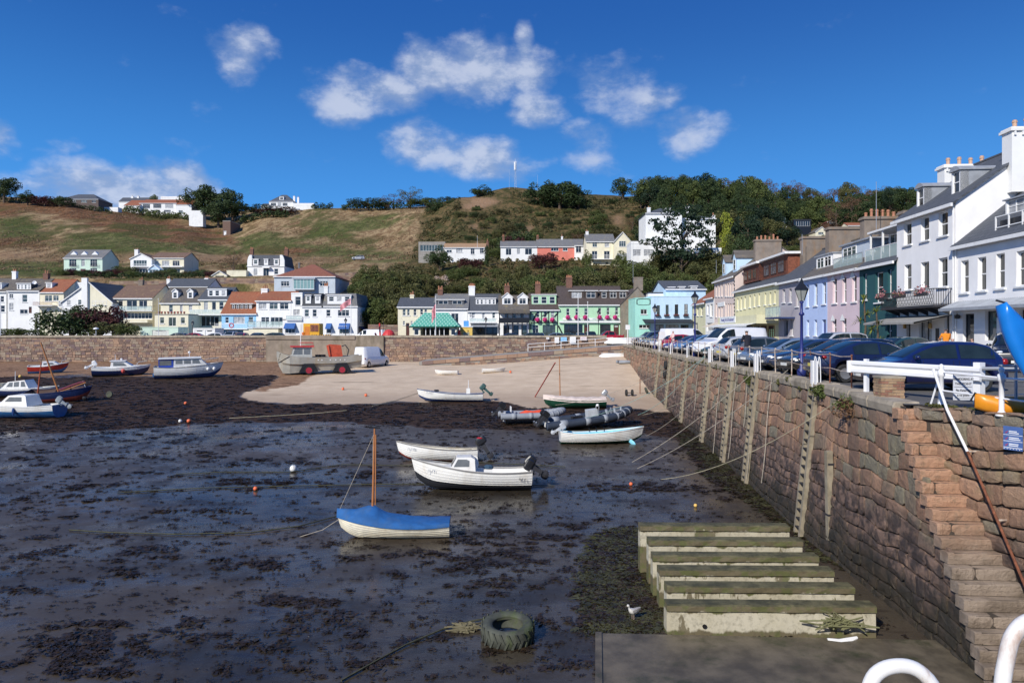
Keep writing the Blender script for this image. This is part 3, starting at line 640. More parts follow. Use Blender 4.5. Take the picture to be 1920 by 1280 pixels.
def house(name,label,loc,rz,W,D,H,wall,roofm,rtype='side',rh=2.5,wins=(),dorms=(),chims=(),cat='house',group=None,over=.25,deep=2.0,xr=None,d=.14,trim=None,barge=True,hipx=None):
 h=thing(name,label,cat,loc,rz,group);xr=W/2 if xr is None else xr;trim=trim or white
 holes=[]
 for w in wins:
  x0,z0,x1,z1=w[:4]
  if x1-x0>.15 and z1-z0>.2 and x0>.02 and x1<W-.02 and z1<H-.03:holes.append((x0,z0,x1,z1))
 m=MB();holed(m,0,W,-deep,H,holes,d)
 m.quad((W,0,-deep),(W,D,-deep),(W,D,H),(W,0,H));m.quad((0,D,-deep),(0,0,-deep),(0,0,H),(0,D,H));m.quad((W,D,-deep),(0,D,-deep),(0,D,H),(W,D,H))
 r=MB();t=.13;o=over;e=.2
 if rtype=='side':
  s=rh/(D/2);m.add([(0,0,H),(0,D,H),(0,D/2,H+rh)],[(0,1,2)]);m.add([(W,0,H),(W,D,H),(W,D/2,H+rh)],[(0,1,2)])
  for sg in(0,1):
   y0,y1=(-o,D/2)if not sg else(D+o,D/2);r.prism([(y0,H-s*o+.02),(y1,H+rh+.02),(y1,H+rh+t+.02),(y0,H-s*o+t+.02)],-e,W+e,'x')
  r.box(-e,W+e,D/2-.12,D/2+.12,H+rh+t-.03,H+rh+t+.09,0)
 elif rtype=='front':
  m.add([(0,0,H),(W,0,H),(xr,0,H+rh)],[(0,1,2)]);m.add([(0,D,H),(W,D,H),(xr,D,H+rh)],[(0,1,2)])
  for xe,sg in((0,-1),(W,1)):
   sl=rh/abs(xr-xe)if abs(xr-xe)>.1 else 0
   if sl:r.prism([(xe+sg*o,H-sl*o+.02),(xr,H+rh+.02),(xr,H+rh+t+.02),(xe+sg*o,H-sl*o+t+.02)],-o,D+o,'y')
  if barge:
   bb=MB()
   for xe,sg in((0,-1),(W,1)):
    sl=rh/abs(xr-xe)if abs(xr-xe)>.1 else 0
    if sl:bb.prism([(xe+sg*o,H-sl*o-.1),(xr,H+rh-.1),(xr,H+rh+.1),(xe+sg*o,H-sl*o+.1)],-o-.05,-o-.003,'y')
   bb.build('bargeboard',trim,h)
 elif rtype=='hip':
  hx=hipx if hipx is not None else min(W*.5,D*.5)
  a=[(-o,-o,H-.02),(W+o,-o,H-.02),(W+o,D+o,H-.02),(-o,D+o,H-.02),(hx,D/2,H+rh),(W-hx,D/2,H+rh),(-o,-o,H-.14),(W+o,-o,H-.14),(W+o,D+o,H-.14),(-o,D+o,H-.14)]
  r.add(a,[(0,1,5,4),(2,3,4,5),(1,2,5),(3,0,4),(6,7,1,0),(7,8,2,1),(8,9,3,2),(9,6,0,3),(9,8,7,6)])
 elif rtype=='mansard':
  k=rh*.22;r.add([(-.05,-.1,H),(W+.05,-.1,H),(W+.05,D+.1,H),(-.05,D+.1,H),(k*.6,k,H+rh),(W-k*.6,k,H+rh),(W-k*.6,D-k,H+rh),(k*.6,D-k,H+rh)],[(0,1,5,4),(1,2,6,5),(2,3,7,6),(3,0,4,7),(4,5,6,7)])
 else:
  r.box(-.05,W+.05,-.06,D+.06,H,H+.12)
  if rh>.15:r.box(0,W,0,.22,H+.12,H+rh);r.box(W-.22,W,.22,D,H+.12,H+rh);r.box(0,.22,.22,D,H+.12,H+rh)
 m.build('wall',wall,h);r.build('roof',roofm,h)
 if rtype in('side','hip','mansard'):
  gy=-o if rtype!='mansard' else-.1;gz=H-(rh/(D/2)*o if rtype=='side' else .05);MB().box(-.15,W+.15,gy-.14,gy-.005,gz-.10,gz+.10).build('gutter',trim,h)
 for w in wins:
  x0,z0,x1,z1=w[:4];stl=w[4]if len(w)>4 else 's';kw=w[5]if len(w)>5 else{}
  inn=(x0,z0,x1,z1)in holes;add_window(h,x0,z0,x1-x0,z1-z0,stl,y=(d-.06 if inn else-.05),**kw)
 for dm in dorms:
  x0,z0,x1,z1,typ,n,fmat,cmat=dm[:8];slope=rh/(D/2)if rtype in('side','hip')else 4
  yd=max(.1,(z0-H)/slope+.05)if rtype!='mansard' else-.02;dep=min(3.2,(z1-z0)/slope+.4)if rtype!='mansard' else 1.0
  dd=MB();w_=x1-x0;hh=z1-z0
  wd=[]
  for k in range(n):cw=w_/n;m_=cw*.14+.05;wd.append((x0+cw*k+m_,z0+hh*.16,x0+cw*(k+1)-m_,z1-hh*(.14 if typ!='gable' else .12)))
  holed(dd,x0,x1,z0-.3,z1,wd,.07,yd,0)
  dd.quad((x1,yd,z0-.3),(x1,yd+dep,z0-.3),(x1,yd+dep,z1),(x1,yd,z1),1);dd.quad((x0,yd+dep,z0-.3),(x0,yd,z0-.3),(x0,yd,z1),(x0,yd+dep,z1),1)
  if typ=='gable':
   gh=w_*.42;xm=(x0+x1)/2;dd.add([(x0,yd,z1),(x1,yd,z1),(xm,yd,z1+gh)],[(0,1,2)],0)
   for xe,sg in((x0,-1),(x1,1)):
    dd.prism([(xe+sg*.12,z1-.1),(xm,z1+gh),(xm,z1+gh+.1),(xe+sg*.12,z1)],yd-.12,yd+dep+1.0,'y',2);dd.prism([(xe+sg*.14,z1-.14),(xm,z1+gh-.04),(xm,z1+gh+.12),(xe+sg*.14,z1+.02)],yd-.17,yd-.123,'y',3)
  elif typ=='arch':
   pts=[(x0-.08+(w_+.16)*k/8,z1+.22*math.sin(math.pi*k/8))for k in range(9)];dd.prism(pts+[(x1+.08,z1-.05),(x0-.08,z1-.05)],yd-.1,yd+dep,'y',1)
  else:dd.box(x0-.12,x1+.12,yd-.18,yd+dep,z1,z1+.14,3 if typ=='flat' else 2)
  do=dd.build('dormer',[fmat,cmat,roofm,trim],h)
  for w in wd:add_window(do,w[0],w[1],w[2]-w[0],w[3]-w[1],'s' if(w[2]-w[0])<1.1 else 'c',y=yd+.02,sub=True)
 for c_ in chims:
  x0,x1,z0,z1,cm,n=c_[:6];yy=c_[6]if len(c_)>6 else D/2;dp=c_[7]if len(c_)>7 else max(.55,min(1.1,(x1-x0)*.8));pm=c_[8]if len(c_)>8 else terra
  cb=MB();cb.box(x0,x1,yy-dp/2,yy+dp/2,z0,z1-.25);cb.box(x0-.07,x1+.07,yy-dp/2-.07,yy+dp/2+.07,z1-.25,z1-.08);cb.box(x0,x1,yy-dp/2,yy+dp/2,z1-.08,z1)
  co=cb.build('chimney',cm,h);al='x' if(x1-x0)>=dp else 'y';pots(co,(x0+x1)/2,yy,z1,max(x1-x0,dp)*.95,n,pm,al)
 return h
class PL:
 """facade plane: zoom coordinates of the photograph to metres on the facade"""
 def __init__(s,tr,Y=None,o=None,x0=0,zb=0.0):
  s.tr,s.Y,s.o,s.zb=tr,Y,o,zb;s.x0=x0;px=s.px(x0)
  if Y is not None:s.loc=Vector(((px-CX)/F*Y,Y,zb));s.rz=0
  else:s.t0=tq(px,o);s.loc=Q(s.t0,o,zb);s.rz=math.atan2(-CT,-ST)
 def px(s,x):return x/s.tr[0]+s.tr[1]
 def py(s,y):return y/s.tr[0]+s.tr[2]
 def uz(s,x,y,dy=0.0):
  """facade coordinates; dy is how far behind the facade the point lies"""
  px,py=s.px(x),s.py(y)
  if s.Y is not None:Y=s.Y+dy;return((px-CX)/F*Y-s.loc.x,EZ-(py-HY)/F*Y-s.zb)
  t=tq(px,s.o+dy);return(s.t0-t,EZ-(py-HY)/F*Q(t,s.o+dy).y-s.zb)
R1,R2,R3,R4=(4,0,320),(4,400,320),(4,720,480),(3,760,300)
R5,R6,R7,R8,R9=(5.334,1160,440),(4.2667,1400,380),(4.5714,1640,200),(4.5714,1640,440),(5.053,1380,280)
RP=(1,0,0)
HS={}
def HZ(key,tr,pl,label,x0,x1,ye,yr,wall,roof,rtype='side',zb=0.0,D=8.0,wins=(),dorms=(),chims=(),name='house',yref=None,xr=None,**kw):
 Y,o=pl if isinstance(pl,tuple)else(pl,None)
 p=PL(tr,Y,o,x0,zb);xm=yref or x0;W=p.uz(x1,ye)[0];Hh=p.uz(xm if o else x0,ye)[1];dr=D/2 if rtype in('side','hip')else(0 if rtype=='front' else .5)
 rh=kw.pop('rhm')if 'rhm' in kw else((p.uz(xm,yr,dr)[1]-Hh)if yr is not None else .12)
 def wz(w):a,b=p.uz(w[0],w[3]),p.uz(w[2],w[1]);return(a[0],a[1],b[0],b[1])+tuple(w[4:])
 def dz(w):
  a,b=p.uz(w[0],w[3],1.2 if rtype!='mansard' else 0),p.uz(w[2],w[1],1.2 if rtype!='mansard' else 0);return(a[0],a[1],b[0],b[1])+tuple(w[4:])
 def cz(c):
  dd=c[6]if len(c)>6 else D/2;a,b=p.uz(c[0],c[3],dd),p.uz(c[1],c[2],dd);return(a[0],b[0],a[1],b[1])+tuple(c[4:])
 h=house(name,label,p.loc,p.rz,W,D,Hh,wall,roof,rtype,rh,[wz(w)for w in wins],[dz(w)for w in dorms],[cz(c)for c in chims],xr=None if xr is None else p.uz(xr,ye)[0],**kw)
 HS[key]=(h,p);return h,p
def rail(par,x0,x1,z0,z1,y,m=None,style='bars',ret=True,name='railing',yb=0.0):
 """balcony rail along local x at depth y with returns to the wall"""
 m=m or white;b=MB();b.box(x0,x1,y-.025,y+.025,z1-.05,z1);b.box(x0,x1,y-.02,y+.02,z0,z0+.04)
 n=max(2,int((x1-x0)/(1.2 if style!='bars' else .14)))
 for k in range(n+1):xx=x0+(x1-x0)*k/n;b.box(xx-.012-(.015 if style!='bars' else 0),xx+.012+(.015 if style!='bars' else 0),y-.015,y+.015,z0,z1-.05)
 if ret and yb>y+.3:
  for xx in(x0,x1):b.box(xx-.02,xx+.02,y+.025,yb,z1-.05,z1);b.box(xx-.02,xx+.02,y+.025,yb,z0,z0+.04)
 o=b.build(name,m,par)
 if style=='glass':MB().box(x0+.03,x1-.03,y-.006,y+.006,z0+.06,z1-.06).build('glass_panel',GLP,o)
 return o
GLP=bpy.data.materials.new('balcony_glass');GLP.use_nodes=True;_b=GLP.node_tree.nodes['Principled BSDF'];_b.inputs['Base Color'].default_value=(.55,.68,.66,1);_b.inputs['Roughness'].default_value=.05;_b.inputs['Alpha'].default_value=.45
def balcony(hp,x0,x1,yt,yb,dep=1.3,m=None,style='bars',slab=white,dz=.15):
 h,p=hp;(a,z0),(b,z1)=p.uz(x0,yb,-dep),p.uz(x1,yt,-dep)
 MB().box(a,b,-dep-.05,-.003,z0-dz,z0).build('balcony_slab',slab,h);rail(h,a+.05,b-.05,z0,z1,-dep,m,style)
def awning(hp,x0,x1,yt,yb,dep=1.1,m=None,name='awning',fr=.22,full=True):
 h,p=hp;(a,z0),(b,z1)=p.uz(x0,yb,-dep),p.uz(x1,yt,0)
 q_=MB();q_.add([(a,-.01,z1),(b,-.01,z1),(b,-dep,z0+fr),(a,-dep,z0+fr),(b,-dep,z0),(a,-dep,z0),(a,-.01,z1-.08),(b,-.01,z1-.08),(a,-dep+.05,z0+fr-.08),(b,-dep+.05,z0+fr-.08)],[(0,3,2,1),(3,5,4,2),(6,7,9,8),(0,6,8,3),(1,2,9,7)])
 if full:q_.add([(a,-.01,z0),(a,-.01,z1),(a,-dep,z0+fr),(a,-dep,z0)],[(0,1,2,3)]);q_.add([(b,-.01,z0),(b,-.01,z1),(b,-dep,z0+fr),(b,-dep,z0)],[(0,3,2,1)])
 return q_.build(name,m,h)
def panel(hp,x0,x1,yt,yb,m,name,y0=-.05,y1=-.003,dy=0):
 h,p=hp;(a,z0),(b,z1)=p.uz(x0,yb,dy),p.uz(x1,yt,dy);return MB().box(a,b,y0,y1,z0,z1).build(name,m,h)
def text(par,s,x,z,size,m,y=-.06,name='lettering',align='CENTER',rz=None,sx=1.0):
 cu=bpy.data.curves.new('lettering','FONT');cu.body=s;cu.size=size;cu.align_x=align;cu.align_y='CENTER';cu.extrude=.004;cu.materials.append(m)
 tmp=bpy.data.objects.new('tmp',cu);COL.objects.link(tmp);me=bpy.data.meshes.new_from_object(tmp.evaluated_get(bpy.context.evaluated_depsgraph_get()))if False else bpy.data.meshes.new_from_object(tmp)
 bpy.data.objects.remove(tmp);bpy.data.curves.remove(cu);o=bpy.data.objects.new(name,me);COL.objects.link(o);o.parent=par;o.location=(x,y,z);o.rotation_euler=rz or(R(90),0,0);o.scale=(sx,1,1);return o
bluea=mat('blue_awning',(.035,.12,.36),.7,var=.1);darka=mat('dark_awning',(.02,.025,.035),.8);blueletter=mat('blue_letter',(.03,.12,.5),.5)
inkm=mat('ink',(.02,.02,.03),.6,var=0)
GL='houses on the front at the left of the harbour'
# --- left front row (Y about 130-150)
HZ('A',R1,150.,'grey-roofed white house with a low dormer, at the far left end of the front row',-230,46,905,812,whitew,slateb,D=9,wins=[(-60,925,-30,985),(-130,930,-100,985),(4,940,30,985),(-60,1010,-20,1060),(5,1010,36,1060)],dorms=[(-80,845,28,895,'flat',3,whitew,whitew)],chims=[(98,128,755,830,whitew,2)],group=GL)
HZ('B',R1,148.,'white three-window house with a wide flat dormer and a satellite dish',60,296,900,815,whitew,slateb,D=9,wins=[(70,925,100,956,'a'),(168,930,204,986,'s'),(70,992,101,1047,'a'),(150,1040,207,1072,'c'),(216,1020,238,1068,'d')],dorms=[(150,850,255,898,'flat',4,white,slateb)],group=GL)
h,p=HS['B'];dx,dz_=p.uz(283,843,2);MB().lathe([(.03,0),(.3,.05),(.42,.14),(.40,.15),(.05,.03)],n=12).build('satellite_dish',white,h,(dx,1.0,dz_),(R(70),0,R(20)))
HZ('C',R1,148.,'cream house under an orange tiled roof with one white dormer and a brick chimney',300,478,910,820,cream,redt,D=9,wins=[(337,935,391,980,'c'),(345,1025,385,1045,'c'),(400,935,440,975,'c')],dorms=[(342,842,388,884,'flat',1,white,white)],chims=[(333,368,770,850,brickr,2)],group=GL)
balcony(HS['C'],245,392,985,1008,1.5,redt,'bars')
HZ('D0',R1,152.,'small white flat-roofed block rising behind the tall white gable',474,622,850,838,whitew,whitew,'flat',D=6,wins=[(490,872,531,916,'c')],group=GL)
HZ('D',R1,144.,'big white and cream gabled house with a tall white chimney breast up its middle',462,842,985,836,whitew,slate,'front',D=12,xr=668,wins=[(500,968,530,1010),(585,965,613,1003),(440,975,470,1020),(690,975,800,1010,'c')],group=GL)
panel(HS['D'],622,664,805,1080,whitew,'chimney_breast',-.5,-.003)
h,p=HS['D'];(a_,z_),(b_,z2_),(c_,z3_)=p.uz(668,985),p.uz(840,985),p.uz(668,842)
MB().add([(a_,-.02,z_),(b_-.1,-.02,z_),(a_,-.02,z3_-.1),(a_,-.02,z_-6),(b_-.1,-.02,z_-6)],[(0,1,2),(3,4,1,0)]).build('cream_panel',cream,h)
HZ('E',R1,146.,'wide cream house with a brown tiled roof and two deep balconies in a row',850,1143,955,860,cream,brownt,D=11,wins=[(888,975,922,1030,'g'),(952,973,1028,1045,'g'),(1044,975,1104,1032,'g'),(900,1066,1140,1110,'c')],chims=[(1044,1076,820,900,stonegrey,2)],group=GL)
balcony(HS['E'],882,1140,1014,1048,1.5,dark,'glass');panel(HS['E'],960,1143,1120,1140,cream,'terrace_wall',-2,-.003)
HZ('F0',R1,160.,'long dark slate roof between two white chimneys, behind the twin gabled dormers',1245,1560,870,815,whitew,slate,D=8,chims=[(1254,1277,812,850,white,2),(1538,1565,806,850,white,3)],group=GL)
HZ('F',R1,145.,'cream house with two white gabled dormers on its grey roof',1205,1492,990,882,cream,slateb,D=9,wins=[(1268,1006,1296,1060),(1350,1006,1370,1064,'g'),(1416,1004,1442,1050)],dorms=[(1291,905,1335,962,'gable',1,white,white),(1405,905,1449,962,'gable',1,white,white)],group=GL)
HZ('F2',R1,139.,'single-storey cream front with garden doors and a flower terrace on its roof',1160,1412,1082,1074,cream,concrete,'flat',D=6,wins=[(1200,1100,1231,1146,'c'),(1265,1100,1321,1166,'g'),(1356,1100,1387,1146,'c')],group=GL,name='terrace_building')
h,p=HS['F2'];
for k in range(9):x_,z_=p.uz(1190+k*24,1076,1);b=MB();b.lathe([(.12,0),(.18,.3),(.16,.3)],n=8);b.blob((0,0,.42),.24,.24,.18,6,4,1,.3);b.build('plant_pot',[terra,mat('pot_flowers',(.35,.07,.06),.7,var=.5,vs=9)],h,(x_,1,z_))
HZ('F3',R1,130.,'low mint green garden wall building with a garage door, below the flower terrace',1052,1336,1176,1172,mint,mint,'flat',D=4,wins=[(1140,1195,1266,1240,'d',{'fm':mat('garage_door',(.62,.64,.60),.6)})],name='garage_building',group=GL)
HZ('G',R1,145.,'cream house with one wide flat white dormer of three windows',1494,1704,965,880,cream,slate,D=9,wins=[(1530,985,1560,1050,'s'),(1590,985,1620,1052,'g'),(1645,985,1677,1040,'s'),(1440,1092,1500,1166,'g'),(1510,1092,1640,1166,'g')],dorms=[(1562,890,1704,948,'flat',3,white,slate)],group=GL)
balcony(HS['G'],1420,1652,1040,1078,1.6,white,'glass')
HZ('G2',R1,131.,'row of low white garages beneath the glass balcony',1445,1612,1184,1180,whitew,whitew,'flat',D=4,wins=[(1460,1195,1530,1240,'d',{'fm':white}),(1540,1195,1600,1240,'d',{'fm':white})],name='garage_building',group=GL)
HZ('H',R2,138.,'pale blue house under a long red tiled roof with a flat brown dormer',62,322,1070,915,blueh,redt,D=11,wins=[(90,1098,116,1142,'s'),(150,1095,236,1146,'g'),(264,1095,300,1146,'s')],dorms=[(138,1000,296,1042,'flat',5,dkbrown,dkbrown)],group=GL)
balcony(HS['H'],15,256,1146,1184,2.4,white,'bars')
h,p=HS['H'];x_,z_=p.uz(137,1160,-2.4)
for nm,m_,r_ in(('lifebuoy',mat('red_ring',(.6,.05,.04),.5),.42),):MB().loft([[(x_+(r_+.1*math.cos(v))*math.cos(u),-2.5+.1*math.sin(v),z_+(r_+.1*math.cos(v))*math.sin(u))for v in[k*math.pi/3 for k in range(6)]]for u in[k*math.pi/8 for k in range(17)]],caps=False).build(nm,m_,h)
HZ('I',R2,138.,'white house with an orange-red tiled roof and a white chimney on its left',322,582,975,912,whitew,redt,D=9,wins=[(340,993,400,1038,'c'),(422,993,483,1038,'c'),(500,993,563,1038,'c'),(360,1098,420,1150,'c'),(430,1098,520,1160,'g')],chims=[(365,412,884,960,white,3)],group=GL)
balcony(HS['I'],257,542,1128,1174,2.4,dark,'glass');panel(HS['I'],257,515,1186,1240,cream,'garage_front',-2.2,-.003)
HZ('J',R2,138.,'narrow white house with a glass balcony and a blue shop awning',584,668,922,915,whitew,whitew,'flat',D=9,wins=[(615,945,656,1010,'c'),(600,1040,650,1085,'c')],group=GL)
HZ('J2',R2,134.,'single-storey white shop with a blue blind over its window',520,664,1120,1112,whitew,concrete,'flat',D=4,wins=[(538,1150,612,1218,'c')],name='shop',cat='shop',group=GL)
balcony(HS['J2'],545,664,1086,1118,.3,greym,'glass');awning(HS['J2'],526,618,1142,1186,1.0,bluea)
HZ('K',R2,134.,'white house with a charcoal mansard roof and two small white windows in it',666,820,1018,920,whitew,mat('charcoal_slate',(.035,.04,.05),.7),'mansard',D=10,wins=[(685,1040,717,1094,'s'),(745,1040,775,1094,'s'),(690,1160,770,1225,'c')],dorms=[(692,936,732,984,'flat',1,white,white),(763,936,803,984,'flat',1,white,white)],chims=[(832,862,866,925,white,3)],group=GL)
awning(HS['K'],682,768,1145,1172,1.0,bluea)
HZ('L',R2,134.,'large white corner house with a pale grey mansard roof and blue shop blinds',820,1080,1018,920,whitew,slatel,'mansard',D=11,wins=[(848,1043,878,1092,'s'),(935,1045,1020,1090,'c'),(848,1160,884,1220,'c'),(945,1160,1018,1222,'c')],dorms=[(856,936,1034,988,'flat',3,white,white)],group=GL)
awning(HS['L'],838,888,1144,1187,1.0,bluea);awning(HS['L'],935,1026,1144,1187,1.0,bluea)
h,p=HS['L'];w_=p.uz(1080,1000)[0]
for yy_ in(2.2,6.5):add_window(h,w_,0,.9,1.6,'s').location=(w_+.05,yy_,3.4);h.children[-1].rotation_euler=(0,0,R(90));h.children[-1].name='side_window'
MB().add([(w_+.01,1,2.6),(w_+1.1,1,1.9),(w_+1.1,9,1.9),(w_+.01,9,2.6),(w_+1.1,1,1.6),(w_+1.1,9,1.6)],[(0,1,2,3),(1,4,5,2)]).build('side_awning',mat('navy_awning',(.02,.04,.13),.7),h)
x_,z_=p.uz(960,1166,-1.05);text(h,'HARBOUR CAFE',x_,z_,.3,whiteclean,-1.04)
HZ('M',R2,165.,'big pale blue-grey house with a red hipped roof above the front row',456,914,795,703,pblue,mat('x',(.1,.1,.1))if False else tilem('rust_tile',(.25,.085,.05),(.33,.13,.08)),'hip',zb=ZP(548,165),D=14,wins=[(508,830,568,866,'c'),(800,828,859,866,'c')],chims=[(638,650,690,735,slatel,0)],deep=6)
h,p=HS['M'];(a_,z_),(b_,z2_)=p.uz(600,886,-1.2),p.uz(755,812,-1.2);b=MB();b.box(a_,b_,-1.2,-.003,z_-.2,z_);b.box(a_-.3,b_+.3,-1.4,-.003,z2_,z2_+.25);b.build('bay',pblue,h)
add_window(h,a_,z_,b_-a_,z2_-z_,'g',y=-1.15,gm=mat('greenish_bay_glass',(.22,.36,.36),.08),sill=False)
w_=p.uz(914,800)[0];f_=add_window(h,w_+.03,1.8,1.2,1.5,'c',y=2.5);f_.rotation_euler=(0,0,R(90))
HZ('N',R2,200.,'white three-storey villa with a slate mansard, curved white gable ends and brown chimneys',256,532,716,632,whitew,slate,'mansard',zb=ZP(517.5,200),D=9,wins=[(303,735,331,786,'s'),(375,730,416,788,'g'),(457,735,487,776,'s')],dorms=[(296,664,338,706,'flat',1,white,white),(380,664,411,700,'flat',1,white,white),(454,664,492,706,'flat',1,white,white)],chims=[(278,302,588,640,brickr,3),(536,562,588,640,brickr,3)],deep=3,name='villa')
h,p=HS['N']
for xa,xb in((256,290),(500,534)):
 (a_,z_),(b_,z2_)=p.uz(xa,716),p.uz(xb,632);sg=1 if xa<300 else-1;W_=b_-a_;xo=a_ if sg>0 else b_
 b=MB();pr_=[(xo,z_),(xo,z_+(z2_-z_)*.5),(xo+sg*W_*.2,z_+(z2_-z_)*.8),(xo+sg*W_*.5,z2_),(xo+sg*W_,z2_),(xo+sg*W_,z_)];b.prism(pr_,-.12,.4,'y');b.build('curved_gable',whitew,h)
(a_,z_),(b_,z2_)=p.uz(370,730,-1),p.uz(422,722,-1);MB().box(a_,b_,-1.2,-.003,z_,z2_+.1).build('porch',white,h)
HZ('O1',R2,196.,'small cream gabled garage on top of the long granite retaining wall',-8,100,785,752,cream,slateb,'front',zb=ZP(520,196),D=6,wins=[(15,787,80,806,'d',{'fm':dark})],name='garage',cat='garage',deep=3)
HZ('O2',R2,198.,'flat-roofed cream garage beside the gabled one on the granite retaining wall',100,246,752,748,cream,cream,'flat',zb=ZP(519,198),D=5,name='garage',cat='garage',deep=3)
HZ('P',R1,215.,'mint green two-storey house with three small white triangles on its grey roof',479,768,655,597,mint,slatel,D=9,zb=ZP(512.5,215),wins=[(520,667,572,716,'c'),(610,667,636,718,'g'),(678,667,728,716,'c'),(520,732,572,764,'c'),(604,736,642,766,'d',{'fm':mat('maroon_door',(.12,.01,.02),.5)}),(678,732,728,764,'c')],deep=3)
h,p=HS['P']
for xx in(565,643,723):
 x_,z_=p.uz(xx,633,2.0);MB().add([(x_-1.1,1.2,z_),(x_+1.1,1.2,z_),(x_,1.2,z_+1.1),(x_,3.4,z_+1.0)],[(0,1,2),(0,2,3),(1,3,2)]).build('roof_light',white,h)
for xa in(518,676):(a_,z_),(b_,z2_)=p.uz(xa,718,-.6),p.uz(xa+56,700,-.6);rail(h,a_,b_,z_,z2_,-.6,dark)
HZ('Q',R1,215.,'long cream hillside house with a brown roof and a white gabled wing',1130,1380,655,618,cream,brownt,D=10,zb=ZP(512.5,215),wins=[(1148,675,1190,700,'c'),(1215,675,1270,713,'c'),(1295,675,1346,713,'c'),(1205,738,1350,766,'g')],chims=[(1014,1041,592,640,white,2)],deep=3)
HZ('Q2',R1,213.,'white gabled wing with an open balcony, left half of the long cream house',978,1138,660,620,white,brownt,'front',D=9,zb=ZP(512.5,215),wins=[(1002,672,1100,716,'g'),(1002,735,1110,766,'g')],deep=3,name='house_wing')
balcony(HS['Q2'],990,1135,698,718,1.0,white);balcony(HS['Q'],1200,1368,712,719,1.0,white)
HZ('Q3',R1,211.,'small pale blue glazed gabled porch in front of the long cream house',1112,1196,738,706,lblue,lblue,'front',D=2,zb=ZP(512.5,215),wins=[(1120,742,1188,768,'g')],name='porch',cat='porch')
# hill-top houses
HZ('R',R1,395.,'dark hipped bungalow on the skyline of the left hill',440,738,216,178,mat('brown_wall',(.12,.09,.08),.9),slate,'hip',D=14,zb=T(150,395)+1.5,wins=[(545,218,570,240,'c'),(610,220,650,238,'c'),(690,222,720,240,'c')],deep=5,name='bungalow',cat='bungalow')
HZ('S',R1,420.,'long white villa with a rust tiled roof, behind the clipped hedge on the left hilltop',1045,1325,244,220,whitew,redt,D=16,zb=ZP(400,420),wins=[(1070,252,1125,282,'c'),(1150,250,1210,280,'c'),(1240,250,1300,280,'c'),(1050,292,1110,308,'c'),(1140,295,1200,310,'c'),(1230,295,1280,310,'c')],deep=3,name='villa')
HZ('S2',R1,418.,'low left wing of the rust-roofed hilltop villa',928,1045,262,225,whitew,redt,D=18,zb=ZP(400,420),wins=[(985,278,1025,300,'c')],deep=3,name='house_wing')
HZ('S3',R1,418.,'right wing of the rust-roofed hilltop villa with a white gable',1320,1436,255,222,whitew,redt,D=18,zb=ZP(400,420),wins=[(1340,298,1370,320,'c')],deep=4,name='house_wing')
HZ('S4',R1,440.,'white flat-roofed house peeping over the rust roof on the left hilltop',1205,1385,200,194,whitew,whitew,'flat',D=10,zb=ZP(395,440),deep=6)
HZ('S5',R1,445.,'dark slate roofed house at the left behind the hilltop villa',890,1140,232,205,whitew,slate,D=10,zb=ZP(395,445),chims=[(985,1003,192,222,whitew,1),(1030,1045,192,222,whitew,1)],deep=6)
HZ('S6',R1,400.,'small white garden building beside the hedge on the left hill',780,885,292,275,whitew,whitew,'flat',D=4,zb=T(205,395),deep=4,name='outbuilding',cat='outbuilding')
HZ('S7',R1,398.,'white boundary block at the right foot of the hilltop villa',1418,1522,312,300,whitew,whitew,'flat',D=4,zb=ZP(412,398),deep=4,name='outbuilding',cat='outbuilding')
HZ('V',R1,380.,'square brown brick tower hut with a small white door, on the hillside lane',1670,1728,380,376,mat('brown_brick',(.16,.10,.075),.9,var=.3,vs=4),concrete,'flat',D=14,zb=T(420,380),wins=[(1678,450,1697,484,'d',{'fm':white})],deep=4,name='brick_hut',cat='hut')
HZ('U',R2,425.,'white villa with a dark slate hipped roof standing alone on the crest of the field',418,600,232,182,whitew,slate,'hip',D=12,zb=ZP(393,425),wins=[(432,242,470,264,'c'),(484,240,510,266,'c'),(520,242,556,264,'c')],dorms=[(496,196,528,222,'flat',1,white,white)],chims=[(600,614,192,240,white,1),(630,644,200,250,white,1)],deep=4,name='villa')
HZ('U2',R2,423.,'low white wing to the right of the villa on the crest',597,755,262,245,whitew,whitew,'flat',D=8,zb=ZP(393,425),wins=[(610,285,650,300,'c')],deep=4,name='house_wing')
HZ('U3',R2,424.,'low grey-roofed wing to the left of the villa on the crest',358,418,262,250,whitew,slate,D=8,zb=ZP(392,424),deep=4,name='house_wing')
# --- green and cream row behind the shelter
GG='houses facing the harbour behind the green shelter'
HZ('c1',R3,131.,'cream house with a plain slate roof, first in the row behind the shelter',104,372,380,318,cream,slate,D=8,wins=[(140,400,163,446),(174,400,193,446),(222,398,244,446),(272,398,293,440),(304,398,323,440),(142,487,157,516),(200,487,215,516),(165,502,190,596,'d')],chims=[(196,226,290,330,cream,2)],group=GG)
HZ('c2',R3,131.,'white house with a long slate-hung dormer and two white windows',372,626,392,290,whitew,slatel,D=9,wins=[(505,430,560,500,'g'),(640,420,660,460)],dorms=[(392,330,602,368,'flat',2,slate,slate)],chims=[(404,442,250,320,brickr,3)],group=GG)
HZ('c3',R3,131.,'white house with a dark slate roof and one broad white dormer',628,866,410,290,whitew,slate,D=9,wins=[(657,420,682,466),(737,420,756,492,'g'),(812,420,833,466),(660,520,850,596,'g',{'fm':black,'gm':glassd})],dorms=[(688,318,838,368,'flat',5,white,white)],chims=[(636,682,225,330,white,4)],group=GG)
balcony(HS['c3'],640,842,466,496,1.2,white,'glass');awning(HS['c3'],650,856,512,530,1.6,greym,full=False)
